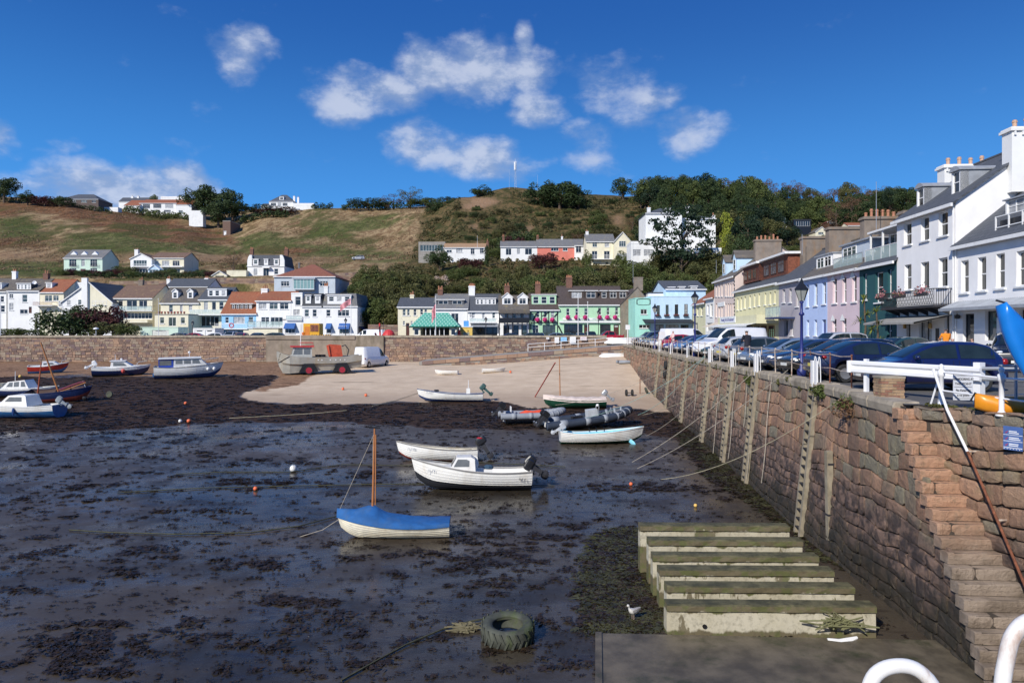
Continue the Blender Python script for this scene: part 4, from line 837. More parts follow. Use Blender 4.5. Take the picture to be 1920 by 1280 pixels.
HZ('c4',R3,130.,'black and white building with twin white gables over a black balcony',864,1092,412,300,whitew,slateb,D=9,wins=[(905,430,935,462),(960,430,990,462),(1020,430,1050,462),(895,520,940,596,'d',{'fm':black}),(970,520,1010,590,'g',{'fm':black}),(1030,520,1070,590,'g',{'fm':black})],dorms=[(886,308,964,368,'gable',1,white,white),(1002,308,1078,368,'gable',1,white,white)],chims=[(902,942,222,300,brickr,2)],group=GG)
panel(HS['c4'],862,1092,405,430,slateb,'pent_roof',-1.6,-.003);panel(HS['c4'],862,1092,464,502,black,'balcony_front',-1.5,-1.3)
for xx in(866,925,965,1035,1088):panel(HS['c4'],xx-4,xx+4,430,600,black,'post',-1.45,-1.3)
HZ('c5',R3,130.,'half-timbered light green house with three pink flower balls',1094,1312,400,285,gmint,dkbrown,D=9,wins=[(1143,410,1166,460),(1198,410,1222,460),(1253,410,1278,460),(1112,518,1160,590,'c'),(1190,515,1285,598,'g',{'fm':dark})],dorms=[(1108,292,1292,368,'flat',3,gmint,gmint)],chims=[(1134,1173,208,290,brickr,3)],group=GG)
for(x_,y_,x2_,y2_)in((1098,402,1104,600),(1178,402,1183,498),(1232,402,1237,498),(1298,402,1304,600),(1104,428,1140,432),(1104,496,1304,502)):panel(HS['c5'],x_,x2_,y_,y2_,black,'timber',-.08,-.003)
h,p=HS['c5']
for(xa,ya,xb,yb)in((1108,490,1140,425),(1240,490,1298,425),(1180,450,1232,420),(1300,520,1335,590)):
 (a_,z_),(b_,z2_)=p.uz(xa,ya),p.uz(xb,yb);MB().add([(a_,-.09,z_),(a_+.3,-.09,z_),(b_+.3,-.09,z2_),(b_,-.09,z2_),(a_,-.01,z_),(a_+.3,-.01,z_),(b_+.3,-.01,z2_),(b_,-.01,z2_)],[(0,1,2,3),(1,5,6,2),(4,0,3,7),(2,6,7,3)]).build('timber',black,h)
HZ('c6',R3,130.,'long light green hotel with a dark brown roof and a lettered white board',1312,1792,362,232,gmint,dkbrown,D=10,wins=[(1368,393,1392,444),(1436,393,1458,444),(1503,390,1528,442),(1606,388,1630,440),(1670,386,1692,440),(1734,385,1757,440),(1350,512,1490,598,'g',{'fm':dark,'gm':glassd}),(1500,515,1540,598,'d'),(1620,512,1700,598,'g',{'fm':dark,'gm':glassd}),(1722,515,1762,598,'d')],dorms=[(1392,262,1500,322,'flat',1,dkbrown,dkbrown),(1505,262,1602,322,'flat',1,dkbrown,dkbrown),(1625,262,1680,322,'flat',1,dkbrown,dkbrown),(1684,262,1830,322,'flat',2,dkbrown,dkbrown)],chims=[(1366,1410,160,250,brickr,4)],group=GG,name='hotel',cat='hotel')
panel(HS['c6'],1340,1778,464,480,white,'sign_board',-.15,-.003);panel(HS['c6'],1312,1790,486,500,white,'fascia',-.5,-.003)
h,p=HS['c6'];tealp=mat('sea_green_paint',(.05,.30,.27),.6)
for s_,xx in(('DOLPHIN',1480),('HOTEL',1590),('THE DOLPHIN',1700)):x_,z_=p.uz(xx,472);text(h,s_,x_,z_,.42,tealp if xx<1650 else inkm,-.17)
flower=leafm('pink_flowers',(.55,.02,.16),(.7,.05,.25),(.8,.1,.35),4)
def flowerball(p,xx,yy,r=.55,lab=''):
 x_,z_=p.uz(xx,yy,-.5);w_=p.loc+Vector((x_,-.6,z_))if p.rz==0 else None;V=[];Fc=[]
 for k in range(260):
  d_=Vector((random.gauss(0,1),random.gauss(0,1),random.gauss(0,1))).normalized();c_=d_*r*random.uniform(.8,1.04);a=d_.orthogonal().normalized()*.11;b_=d_.cross(a).normalized()*.11+d_*random.uniform(-.06,.06)
  V+=[c_-a,c_-b_,c_+a,c_+b_];Fc.append((4*k,4*k+1,4*k+2,4*k+3))
 o=thing('hanging_basket',lab,'hanging basket',w_,0,'round pink hanging baskets');link('flowers',npmesh('flowers',V,Fc,flower),o);MB().tube([(0,0,r*.9),(0,.3,r+.5),(0,.6,r+.5)],.025).build('bracket',dark,o)
for k,xx in enumerate((1150,1206,1262)):flowerball(HS['c5'][1],xx,477,.44,['leftmost pink flower ball on the half-timbered green house','middle pink flower ball on the half-timbered green house','pink flower ball nearest the hotel on the half-timbered green house'][k])
for k,xx in enumerate((1378,1441,1508,1616,1674,1733)):flowerball(HS['c6'][1],xx,459,.42,['first','second','third','fourth','fifth','sixth'][k]+' pink flower ball from the left on the light green hotel')
HZ('c7',R5,129.,'grey roughcast gable end with a plain chimney, between the hotel and the turquoise house',22,330,700,528,stonegrey,dkbrown,'front',xr=188,D=16,chims=[(152,238,425,560,stonegrey,0,.6,1.0)],barge=False,over=.1)
HZ('c8',R5,122.,'narrow turquoise building with an outlined oval panel and one small window',165,322,637,632,teal2,teal2,'flat',D=8,wins=[(220,745,284,796,'c'),(205,900,315,935,'c',{'gm':glassd})],name='house',group=GG)
h,p=HS['c8'];x_,z_=p.uz(248,672);
MB().loft([[(x_+(1.25*(1 if math.cos(u)>0 else-1)*min(1,abs(math.cos(u))*1.6))*k_,-.04,z_+.58*math.sin(u)*k_)for k_ in(1.0,.88)]for u in[i*math.pi/12 for i in range(25)]],closed=False).build('oval_moulding',dark,h)
HZ('c9',R5,122.,'sky blue restaurant with four dark windows, flower boxes and a black awning',322,735,622,612,lblue,lblue,'flat',D=9,wins=[(380,706,412,804,'p',{'fm':dark}),(470,700,500,800,'p',{'fm':dark}),(561,697,596,798,'p',{'fm':dark}),(656,694,692,794,'p',{'fm':dark}),(370,900,450,960,'g',{'fm':dark}),(470,900,600,975,'g',{'fm':dark}),(620,900,700,975,'g',{'fm':dark})],group=GG,name='restaurant',cat='restaurant')
awning(HS['c9'],262,722,844,884,2.4,darka,full=False)
h,p=HS['c9'];fbm_=leafm('window_box_flowers',(.04,.08,.02),(.35,.05,.06),(.5,.08,.1),6)
def boxplant(par,x_,z_,w=.9,y=-.3,m=None,h_=.3):
 b=MB();b.box(x_-w/2,x_+w/2,y-.12,y+.12,z_-.18,z_+.02);o=b.build('window_box',dark,par);V=[];Fc=[]
 for k in range(int(90*w)):c_=Vector((x_+random.uniform(-w/2,w/2),y+random.gauss(0,.1),z_+abs(random.gauss(.05,h_*.45))-.08));a=Vector((random.gauss(0,1),random.gauss(0,1),random.gauss(0,1))).normalized()*.07;b_=a.orthogonal().normalized()*.06;V+=[c_-a,c_-b_,c_+a,c_+b_];Fc.append((4*k,4*k+1,4*k+2,4*k+3))
 link('flowers',npmesh('flowers',V,Fc,m or fbm_),o)
for xx in(392,480,574,672):x_,z_=p.uz(xx,806,-.3);boxplant(h,x_,z_)
HZ('c10',R5,126.,'slate-roofed upper storey with three white dormers set back above the sky blue restaurant',470,870,545,470,lblue,slate,D=12,wins=[],dorms=[(484,532,548,612,'flat',1,white,slatel),(588,528,648,610,'flat',1,white,slatel),(704,522,770,606,'flat',1,white,slatel)],group=GG,name='house')
HZ('c11',R5,128.,'low white flat extension behind the turquoise house',296,480,588,576,white,slate,'flat',D=6,group=GG,name='extension',cat='building')
# upper right terrace on the hill
GU='houses in a line on the hillside above the green hotel'
def hb(py,Y):return ZP(py,Y)
HZ('u1',R4,222.,'modern flat-roofed grey house at the left end of the hillside houses',74,224,468,461,concrete,concrete,'flat',zb=hb(490,222),D=6,wins=[(84,478,214,512,'g')],deep=5,group=GU)
HZ('u2',R4,218.,'white house with a tan roof and a flagpole, beside the grey flat-roofed house',218,450,492,472,whitew,tant,zb=hb(491,218),D=8,wins=[(232,506,262,520,'c'),(286,500,322,520,'c'),(368,498,390,530,'c'),(420,495,440,525,'c'),(230,550,270,572,'d',{'fm':white})],chims=[(455,468,456,490,brickr,1)],deep=5,group=GU)
HZ('u3',R4,215.,'white house with a slate roof and red ridge, three tall windows',536,742,487,459,whitew,slatel,zb=hb(492,215),D=8,wins=[(566,498,596,534,'g'),(628,498,646,530,'g'),(674,498,712,532,'g'),(560,556,600,575,'c')],chims=[(545,558,430,470,brickr,2),(738,750,430,465,brickr,2)],deep=5,group=GU)
HZ('u4',R4,215.,'salmon red house with white windows, between two white ones on the hillside',742,952,487,448,salmon,slatel,zb=hb(492,215),D=8,wins=[(820,488,862,512,'c'),(886,485,912,512,'c')],deep=5,chims=[(876,886,430,455,white,1)],group=GU)
HZ('u5',R4,214.,'narrow white end house to the right of the salmon red one',952,1004,480,448,whitew,slatel,zb=hb(490,214),D=8,wins=[(960,484,990,520,'c')],deep=5,group=GU)
HZ('u6',R4,205.,'cream house with a grey roof and long balcony, left part of the gabled pair',1018,1176,458,420,cream,slatel,zb=hb(491,205),D=8,wins=[(1053,463,1079,489,'c'),(1121,463,1147,489,'c'),(1050,512,1080,560,'g'),(1118,512,1150,560,'g')],chims=[(1014,1030,402,450,white,2)],deep=5,group=GU)
balcony(HS['u6'],1045,1168,532,556,1.6,white)
HZ('u7',R4,203.,'cream gabled house with an arched upper window beside the big white villa',1174,1270,460,406,cream,slatel,'front',zb=hb(491,203),D=9,wins=[(1202,455,1240,487,'c'),(1190,525,1250,565,'g')],deep=5,group=GU)
HZ('u8',R4,186.,'large white villa of three tall storeys with a slate hipped roof, behind the spreading pine',1352,1556,300,272,whitew,slate,'hip',zb=hb(482,186),D=10,wins=[(1398,330,1421,368),(1468,327,1487,362),(1380,440,1402,470,'s'),(1424,440,1452,472,'s')],chims=[(1360,1378,268,300,white,1,1.2),(1578,1596,262,300,white,1,3)],dorms=[(1464,276,1490,297,'flat',1,white,white)],deep=6,group=GU,name='villa')
HZ('u9',R4,188.,'right wing of the large white villa with a lower slate roof',1556,1745,330,310,whitew,slate,'hip',zb=hb(485,188),D=9,wins=[(1640,350,1662,385),(1685,430,1705,460),(1660,480,1690,500,'c')],chims=[(1722,1740,312,340,white,1,2)],deep=6,group=GU,name='house_wing')
HZ('u10',R4,180.,'low white balustraded wing stepping down left of the large villa',1270,1440,470,458,whitew,whitew,'flat',zb=hb(484,180),D=7,wins=[(1280,503,1325,540,'g'),(1342,503,1400,540,'g')],deep=7,group=GU,name='house_wing')
HZ('u11',R4,178.,'white lower terrace building with a brown garage, right of the pine',1420,1778,505,495,whitew,whitew,'flat',zb=hb(490,178),D=8,wins=[(1635,535,1720,560,'d',{'fm':mat('garage_brown',(.16,.06,.04),.7)}),(1460,515,1500,540,'c')],deep=9,group=GU,name='house_wing')
HZ('u12',R9,288.,'small white house with a tan hipped roof high among the dark trees',232,480,732,662,whitew,tant,'hip',zb=ZP(444,288),D=9,wins=[(335,742,440,778,'c')],chims=[(440,465,650,712,white,1,3)],deep=8)
HZ('u13',R9,290.,'dark timber chalet with a glazed front under the wooded ridge',545,712,672,664,black,dark,'flat',zb=ZP(426,290),D=6,wins=[(552,680,700,728,'g',{'gm':glassd})],deep=5,name='chalet',cat='chalet')
HZ('u14',R9,290.,'low brown summerhouse with a curved roof under the wooded ridge',865,985,690,662,mat('brown_timber',(.10,.05,.03),.8),mat('rust_roof',(.2,.06,.04),.8),'front',zb=ZP(424,290),D=5,wins=[(885,688,960,704,'c')],deep=4,name='summerhouse',cat='summerhouse')
HZ('u15',R9,270.,'small cream gabled cottage in the gardens under the wooded ridge',752,870,782,735,cream,slateb,'front',zb=ZP(442,270),D=6,wins=[(780,785,830,806,'c')],deep=6,name='cottage',cat='cottage')
HZ('u16',R9,265.,'orange-roofed cottage half hidden behind the big brown chimney stack',1060,1200,722,700,cream,redt,zb=ZP(432,265),D=6,deep=5,name='cottage',cat='cottage')
# ---------------------------------------------------------------- terrace along the quay (facades 24 m to the right of the sight line of the quay)
GQ='terraced houses along the quay';QO=(None,24.0)
def sash(x0,y0,x1,y1,st='s',**k):return(x0,y0,x1,y1,st,k)
def stack(h,x0,x1,y0,y1,z0,z1,m,n,pm=None,corn=True):
 b=MB();b.box(x0,x1,y0,y1,z0,z1-.25);b.box(x0-.12,x1+.12,y0-.12,y1+.12,z1-.25,z1-.1);b.box(x0-.05,x1+.05,y0-.05,y1+.05,z1-.1,z1)
 if corn:
  for k in range(int((y1-y0)/.45)):b.box(x0-.1,x1+.1,y0+.1+k*.45,y0+.2+k*.45,z1-.5,z1-.25)
 c=b.build('chimney',m,h);pots(c,(x0+x1)/2,(y0+y1)/2,z1,(y1-y0)*.95,n,pm,'y');return c
w7=[(250,985,316,1192),(397,935,466,1156),(547,886,628,1116)]
h1,p1=HZ('q1',R7,QO,'tall three-storey white house with black iron balcony, arched lead dormers and grey awning',190,695,978,None,bluew,slate,D=10,rhm=3.6,d=.24,wins=[sash(*w,gm=glassd)for w in w7],group=GQ,deep=.3)
def addw(h,p,tr,lst,d=.24):
 """openings given in another enlargement of the photograph; rebuilt into the wall below"""
 pp=PL(tr,p.Y,p.o,0);pp.t0=p.t0 if p.Y is None else None;out_=[]
 for w in lst:a,b=pp.uz(w[0],w[3]),pp.uz(w[2],w[1]);out_.append((a[0],a[1],b[0],b[1])+tuple(w[4:]))
 return out_
def rebuild(key,wins,wall,d=.24):
 """facade wall with all its openings"""
 h,p=HS[key];W_,H_,D_,rh,deep=h['W'],h['H'],h['D'],h['rh'],.3
 old=[c for c in h.children if c.name.split('.')[0]=='wall'][0];hol=[tuple(x)for x in HOLES[key]]+[w[:4]for w in wins]
 m_=MB();holed(m_,0,W_,-deep,H_,hol,d)
 m_.quad((W_,0,-deep),(W_,D_,-deep),(W_,D_,H_),(W_,0,H_));m_.quad((0,D_,-deep),(0,0,-deep),(0,0,H_),(0,D_,H_));m_.add([(0,0,H_),(0,D_,H_),(0,D_/2,H_+rh)],[(0,1,2)]);m_.add([(W_,0,H_),(W_,D_,H_),(W_,D_/2,H_+rh)],[(0,1,2)])
 old.data=m_.mesh('wall',wall)
 for w in wins:add_window(h,w[0],w[1],w[2]-w[0],w[3]-w[1],w[4]if len(w)>4 else 's',y=d-.06,**(w[5]if len(w)>5 else{}))
HOLES={}
def QH(key,tr,label,x0,x1,ye,wall,roof,rhm,D,wins,wins2=(),tr2=R8,d=.24,**kw):
 h,p=HZ(key,tr,QO,label,x0,x1,ye,None,wall,roof,D=D,rhm=rhm,d=d,wins=wins,group=GQ,deep=.3,**kw)
 W_,H_=p.uz(x1,ye)[0],p.uz(x0,ye)[1];h_=[]
 for w in wins:a,b=p.uz(w[0],w[3]),p.uz(w[2],w[1]);h_.append((a[0],a[1],b[0],b[1]))
 HOLES[key]=h_
 for k_,v_ in(('W',W_),('H',H_),('D',D),('rh',rhm)):h[k_]=v_
 if wins2:rebuild(key,addw(h,p,tr2,wins2),wall,d)
 for k_ in('W','H','D','rh'):del h[k_]
 return h,p,W_,H_
for c_ in list(h1.children_recursive)+[h1]:bpy.data.objects.remove(c_)
fr={'gm':glassd}
h1,p1,W1,H1=QH('q1',R7,'tall three-storey white house with black iron balcony, arched dormers and grey awning',190,695,978,bluew,slate,3.6,10,[w+('s',fr)for w in w7],
[(255,250,315,476,'s',fr),(396,228,466,472,'g',fr),(547,190,625,452,'s',fr),(272,735,306,915,'g',{'fm':dark}),(378,730,490,918,'g',{'fm':dark}),(598,690,640,915,'g',{'fm':dark})])
stack(h1,-.45,.45,3.0,7.0,10,13.35,whitew,5,mat('buff_pot',(.55,.36,.25),.8));stack(h1,W1-.45,W1+.45,2.95,7.2,10,13.85,whitew,6,mat('buff_pot',(.55,.36,.25),.8))
def leaddormer(h,x,w,y0,z0,z1,D_,arch=True,n=1,glass=glassd):
 b=MB();b.box(x,x+.12,y0,y0+.5,z0,z1);b.box(x+w-.12,x+w,y0,y0+.5,z0,z1);b.box(x+.12,x+w-.12,y0+.1,y0+.5,z0-.1,z0+.1)
 b.add([(x,y0,z0-.3),(x,y0+3.4,z1-.1),(x,y0,z1),(x,y0+3.4,z1+.1)],[(0,1,3,2)],1);b.add([(x+w,y0,z0-.3),(x+w,y0+3.4,z1-.1),(x+w,y0,z1),(x+w,y0+3.4,z1+.1)],[(0,2,3,1)],1)
 pts=[(x-.1+(w+.2)*k/8,z1+(.25*math.sin(math.pi*k/8)if arch else 0))for k in range(9)];b.prism(pts+[(x+w+.1,z1-.08),(x-.1,z1-.08)],y0-.12,y0+3.6,'y',1)
 o=b.build('dormer',[white,lead],h);add_window(o,x+.12,z0+.1,w-.24,z1-z0-.18,'s' if n==1 else 'c',y=y0+.06,gm=glass,sub=True)
leaddormer(h1,.9,.95,.9,H1+.55,H1+2.1,10);leaddormer(h1,4.9,.95,1.0,H1+.75,H1+2.3,10)
MB().tube([(W1-.12,-.08,.1),(W1-.12,-.08,H1-.1)],.055).build('drainpipe',white,h1)
# iron balcony
pb=PL(R8,None,24.0,0);pb.t0=p1.t0
def ub(x,y,dy=0):return pb.uz(x,y,dy)
zb_=3.35;b=MB();x0_,x1_=.1,W1-.35;b.box(x0_,x1_,-1.15,-.003,zb_-.16,zb_)
for k in range(6):xx=x0_+.3+k*(x1_-x0_-.6)/5;b.add([(xx-.05,-.02,zb_-.16),(xx+.05,-.02,zb_-.16),(xx+.05,-1.05,zb_-.16),(xx-.05,-1.05,zb_-.16),(xx-.05,-.02,zb_-.6),(xx+.05,-.02,zb_-.6)],[(0,1,2,3),(3,2,5,4),(0,3,4),(1,5,2)])
b.build('balcony_slab',dark,h1);b=MB()
b.box(x0_,x1_,-1.15,-1.11,zb_+.95,zb_+1.0);b.box(x0_,x1_,-1.15,-1.11,zb_+.03,zb_+.07)
n_=34
for k in range(n_):
 xa,xb=x0_+(x1_-x0_)*k/n_,x0_+(x1_-x0_)*(k+1)/n_
 b.tube([(xa,-1.13,zb_+.07),(xb,-1.13,zb_+.5),(xa,-1.13,zb_+.95)],.013,4);b.tube([(xb,-1.13,zb_+.07),(xa,-1.13,zb_+.5),(xb,-1.13,zb_+.95)],.013,4)
for xx in(x0_,x1_-.04):b.box(xx,xx+.04,-1.11,-.01,zb_+.95,zb_+1.0);b.box(xx,xx+.04,-1.11,-.01,zb_+.03,zb_+.07);[b.box(xx,xx+.03,-.1-k*.14,-.08-k*.14,zb_,zb_+.95)for k in range(8)]
b.build('railing',black,h1)
pinkf=leafm('balcony_flowers',(.05,.09,.02),(.35,.12,.14),(.6,.25,.3),5)
for xx in(.7,3.1,5.8):boxplant(h1,xx,zb_+.75,1.2,-1.35,pinkf,.5)
b=MB();b.add([(.0,-.02,2.75),(W1-.3,-.02,2.75),(W1-.3,-2.3,2.28),(.0,-2.3,2.28),(W1-.3,-2.3,2.16),(0,-2.3,2.16),(0,-.02,2.68),(W1-.3,-.02,2.68)],[(0,3,2,1),(3,5,4,2),(6,7,4,5)]);b.build('awning',mat('grey_awning',(.30,.29,.27),.9,var=.15,vs=6),h1)
for xx in(1.4,4.6):MB().lathe([(.06,0),(.11,.05),(.09,.3),(.02,.36)],n=6).build('wall_lamp',mat('brass',(.5,.3,.1),.4,.8),h1,(xx,-.15,1.9))
MB().box(5.05,5.35,-.06,-.003,.7,1.9).build('menu_board',dark,h1)
# lower white house at the right edge
h2,p2,W2,H2=QH('q2',R7,'white house at the right edge with corrugated canopy, tall sashes and lead dormer',697,2150,1190,bluew,slate,4.1,10,[],
[(740,215,806,500,'s',fr),(883,186,956,482,'s',fr),(1040,155,1115,462,'s',fr),(1214,130,1300,442,'s',fr),(755,675,852,918,'g',{'fm':dark}),(945,650,1045,905,'g',{'fm':dark}),(1240,640,1330,900,'g',{'fm':dark})])
b=MB();zc=3.05;n_=70
for k in range(n_):
 xa,xm_,xb=.05+(W2-.1)*k/n_,.05+(W2-.1)*(k+.5)/n_,.05+(W2-.1)*(k+1)/n_
 b.add([(xa,-.02,zc+.42),(xm_,-.02,zc+.47),(xb,-.02,zc+.42),(xa,-1.0,zc),(xm_,-1.0,zc+.05),(xb,-1.0,zc)],[(0,3,4,1),(1,4,5,2)])
b.box(.05,W2-.05,-1.06,-1.0,zc-.14,zc+.02);b.build('corrugated_canopy',lead,h2)
leaddormer(h2,2.0,2.3,1.6,H2+1.0,H2+2.35,10,False,3,curtain)
b=MB();b.box(3.1,6.5,.35,.40,H2+1.15,H2+1.2);b.box(3.1,6.5,.35,.40,H2+.55,H2+.6)
for xx in(3.1,4.2,5.3,6.4):b.box(xx,xx+.06,.34,.41,H2+.2,H2+1.2)
b.build('roof_terrace_railing',white,h2);MB().box(3.3,6.4,.5,1.4,H2+.25,H2+.95).build('terrace_wall',black,h2)
for xx in(.5,4.3,8.0):MB().lathe([(.05,0),(.14,.04),(.16,.22),(.02,.3)],n=6).build('wall_lamp',black,h2,(xx,-.2,2.45))
MB().tube([(.10,-.08,.1),(.10,-.08,H2-.1)],.05).build('drainpipe',white,h2)
# teal, pink, lilac, grey
h3,p3,W3,H3=QH('q3',R6,'dark teal house with white sash windows and a glazed roof terrace',903,1200,516,deept,slate,3.4,9,[(932,565,962,778,'s',fr),(1030,550,1092,800,'s',fr),(1128,530,1160,760,'s',fr),(1125,950,1160,1095,'s',fr),(925,930,950,1060,'s',fr)])
b=MB();b.box(.3,W3-.3,.9,4.2,H3+.3,H3+.45);b.box(.2,W3-.1,.5,5,H3+2.55,H3+2.7);[b.box(xx,xx+.12,.6,.72,H3+.1,H3+2.55)for xx in(.4,2.4,W3-.6)];b.box(.5,W3-.6,2.0,2.1,H3+.45,H3+2.5,1);dm=b.build('terrace_shelter',[white,whitew],h3)
add_window(dm,.9,H3+.5,1.5,1.9,'g',y=1.93,gm=glassg,sub=True);add_window(dm,3.2,H3+.5,1.6,1.9,'g',y=1.93,gm=glassg,sub=True);rail(h3,.3,W3-.3,H3+.25,H3+1.3,.3,white,'glass',yb=1.0,name='terrace_railing')
h4,p4,W4,H4=QH('q4',R6,'dusty pink house with tall white windows between the teal and lilac ones',646,902,566,pink,slateb,3.4,9,[(688,604,722,806,'s',fr),(765,594,798,802,'s',fr),(842,582,880,794,'s',fr),(684,930,718,1062,'s',fr),(765,926,798,1062,'s',fr)])
for xx in(1.25,3.25,5.2):
 for zz in(6.2,2.75):
  if xx>5 and zz<3:continue
  MB().add([(xx-.5,-.03,zz-.15),(xx+.5,-.03,zz-.15),(xx+.3,-.03,zz+.15),(xx,-.03,zz+.42),(xx-.3,-.03,zz+.15)],[(0,1,2,3,4)]).build('window_hood',whitew,h4)
b=MB();b.box(.6,W4-.4,1.0,4.5,H4+.75,H4+2.25,0);b.box(.4,W4-.2,.8,4.8,H4+2.25,H4+2.4,1);dm=b.build('dormer',[pblue,lead],h4);add_window(dm,1.0,H4+1.0,2.6,1.05,'c',y=.93,gm=glassg,sub=True);rail(h4,.6,W4-.2,H4+.3,H4+1.2,.3,greym,'glass',name='terrace_railing')
h5,p5,W5,H5=QH('q5',R6,'lilac blue house with three white sashes and a dark blue front door',450,645,606,lil,slateb,3.4,9,[(478,652,500,832,'s',fr),(538,642,566,824,'s',fr),(604,632,634,812,'s',fr),(478,938,499,1062,'s',fr),(540,936,563,1062,'s',fr),(602,934,634,1065,'d',{'fm':mat('navy_door',(.02,.04,.2),.4)})],dorms=())
b=MB();b.box(1.0,W5-1,.9,4.0,H5+.6,H5+1.9,0);b.box(.9,W5-.9,.75,4.2,H5+1.9,H5+2.02,1);dm=b.build('dormer',[white,lead],h5);add_window(dm,1.4,H5+.8,1.6,.95,'c',y=.83,gm=glassg,sub=True);add_window(dm,3.2,H5+.8,1.5,.95,'c',y=.83,gm=glassd,sub=True)
h6,p6,W6,H6=QH('q6',R6,'plain grey house with a glass balcony above a blue canopy',257,450,640,greyw,slate,3.4,9,[(286,692,308,800,'s',fr),(338,686,360,800,'s',fr),(393,690,416,832,'s',fr),(300,935,330,1062,'g',{'fm':greym}),(350,930,372,1062,'s',fr)])
MB().box(.1,W6*.7,-1.5,-.003,3.0,3.15).build('balcony_slab',mat('navy_fascia',(.02,.04,.14),.6),h6);rail(h6,.15,W6*.7,3.15,4.25,-1.45,greym,'glass',yb=-.02)
h7,p7,W7,H7=QH('q7',R5,'long pale yellow building with a cedar-clad top storey, and a fish shop and restaurant below',1163,1600,568,yel2,slate,3.6,11,[(x,y,x+17,y+122-(x-1180)*.0,'s',fr)for x,y in((1182,632),(1217,626),(1254,616),(1305,606),(1350,598),(1397,588),(1458,580),(1508,574),(1553,565))],name='restaurant',cat='restaurant')
h7['label']='long pale yellow building with cedar-clad top storey and white shop sign'
b=MB();b.box(1.2,W7*.46,.8,5,H7+.9,H7+3.0,0);b.box(W7*.46,W7-.6,1.2,5,H7+.9,H7+3.1,0);b.box(.8,W7*.46+.1,.4,5.4,H7+3.0,H7+3.25,1);b.box(W7*.46,W7-.2,.7,5.4,H7+3.1,H7+3.35,1)
for k in range(24):b.box(1.2,W7-.6,.785-.0 if k<12 else .78,.80,H7+.9+k*.088,H7+.905+k*.088+.012,2)
dm=b.build('dormer',[cedar,white,dark],h7)
for k in range(3):add_window(dm,1.7+k*2.0,H7+1.3,1.4,1.2,'c',y=.72,gm=glassg,fm=mat('brown_frame',(.12,.05,.03),.6),sub=True)
for k in range(3):add_window(dm,W7*.46+.6+k*2.7,H7+1.3,2.0,1.3,'c',y=1.12,gm=curtain,fm=mat('brown_frame',(.12,.05,.03),.6),sub=True)
MB().box(1.5,9.3,-2.35,-2.3,2.75,3.55).build('sign_board',whiteclean,h7);text(h7,'Feeding Fish & Restaurant',5.4,3.15,.62,mat('navy_ink',(.04,.05,.25),.6),-2.36)
b=MB();b.box(.2,W7-.2,-2.3,-.003,2.55,3.5);b.build('shop_fascia',yel2,h7);MB().add([(.1,-2.3,2.6),(W7-.1,-2.3,2.6),(W7-.1,-3.4,2.35),(.1,-3.4,2.35),(.1,-3.4,2.18),(W7-.1,-3.4,2.18)],[(0,1,2,3),(3,2,5,4)]).build('awning',whiteclean,h7)
b=MB();
for k in range(5):xa=1+k*3.3;b.add([(xa,-2.4,2.35),(xa+2.8,-2.4,2.35),(xa+2.8,-3.3,1.95),(xa,-3.3,1.95)],[(0,1,2,3)])
b.build('blue_blind',mat('navy_awning',(.02,.04,.13),.7),h7)
for k in range(6):add_window(h7,.8+k*2.8,.5,2.0,1.8,'c',y=-.05,fm=cedar,gm=glassd,sill=False)
h8,p8,W8,H8=QH('q8',R5,'tall pinkish cream three-storey house with two pale blue gabled dormers',957,1162,470,pinkc,slateb,4.2,11,
[(x,484+(1150-x)*.03,x+13,618,'s',fr)for x in(970,998,1026,1066,1090,1113,1137)]+[(x,686,x+13,824,'s',fr)for x in(970,998,1026,1066,1090,1113,1137)])
for xx in(2.2,8.2):
 b=MB();b.box(xx,xx+2.0,.7,4.2,H8+.7,H8+2.6,0);gx=xx+1
 for sg in(-1,1):b.prism([(gx+sg*1.2,H8+2.5),(gx,H8+3.6),(gx,H8+3.72),(gx+sg*1.2,H8+2.62)],.5,4.6,'y',1)
 b.add([(xx,.7,H8+2.6),(xx+2,.7,H8+2.6),(gx,.7,H8+3.6)],[(0,1,2)],0);dm=b.build('dormer',[lblue,slateb],h8);add_window(dm,xx+.45,H8+1.0,1.1,1.4,'s',y=.63,gm=glassg,sub=True)
b=MB()
for k in range(18):b.box(W8-.35,W8-.02,-.05,-.003,.3+k*.5,.55+k*.5)
b.build('quoins',dark,h8);MB().box(2.5,6.5,-.08,-.003,5.3,5.9).build('sign_board',white,h8)
awn=MB();awn.add([(.2,-.02,3.0),(W8-.3,-.02,3.0),(W8-.3,-2.0,2.3),(.2,-2.0,2.3)],[(0,1,2,3)]);awn.build('awning',mat('beige_awning',(.6,.52,.42),.8),h8)
h9,p9,W9,H9=QH('q9',R5,'lemon yellow two-storey house under a red tiled roof at the far end of the terrace',738,868,700,yel2,redt,3.0,9,[(752,722,766,812,'s',fr),(782,718,800,812,'s',fr),(820,712,842,812,'s',fr),(760,880,790,965,'g',fr)])
h10,p10,W10,H10=QH('q10',R5,'white house with a half-glazed bay next to the tall pinkish cream one',869,953,640,whitew,redt,3.0,9,[(882,700,900,800,'s',fr),(915,690,940,820,'s',fr),(880,880,940,960,'g',fr)])
for(hh,xx,y0,y1,z1,n,key)in((h7,W7,2.4,5.1,11.9,0,7),(h6,W6,2.3,6.0,11.8,0,6),(h5,W5,3.0,6.5,11.8,7,5),(h8,W8,2.6,6.0,14.0,6,8),(h4,W4,3.2,6.0,11.2,0,4)):
 stack(hh,xx-.45,xx+.45,y0,y1,8.2,z1,stonegrey,n,None,False)
stack(h8,-.4,.4,3,6,9,13.2,stonegrey,5,None,False)
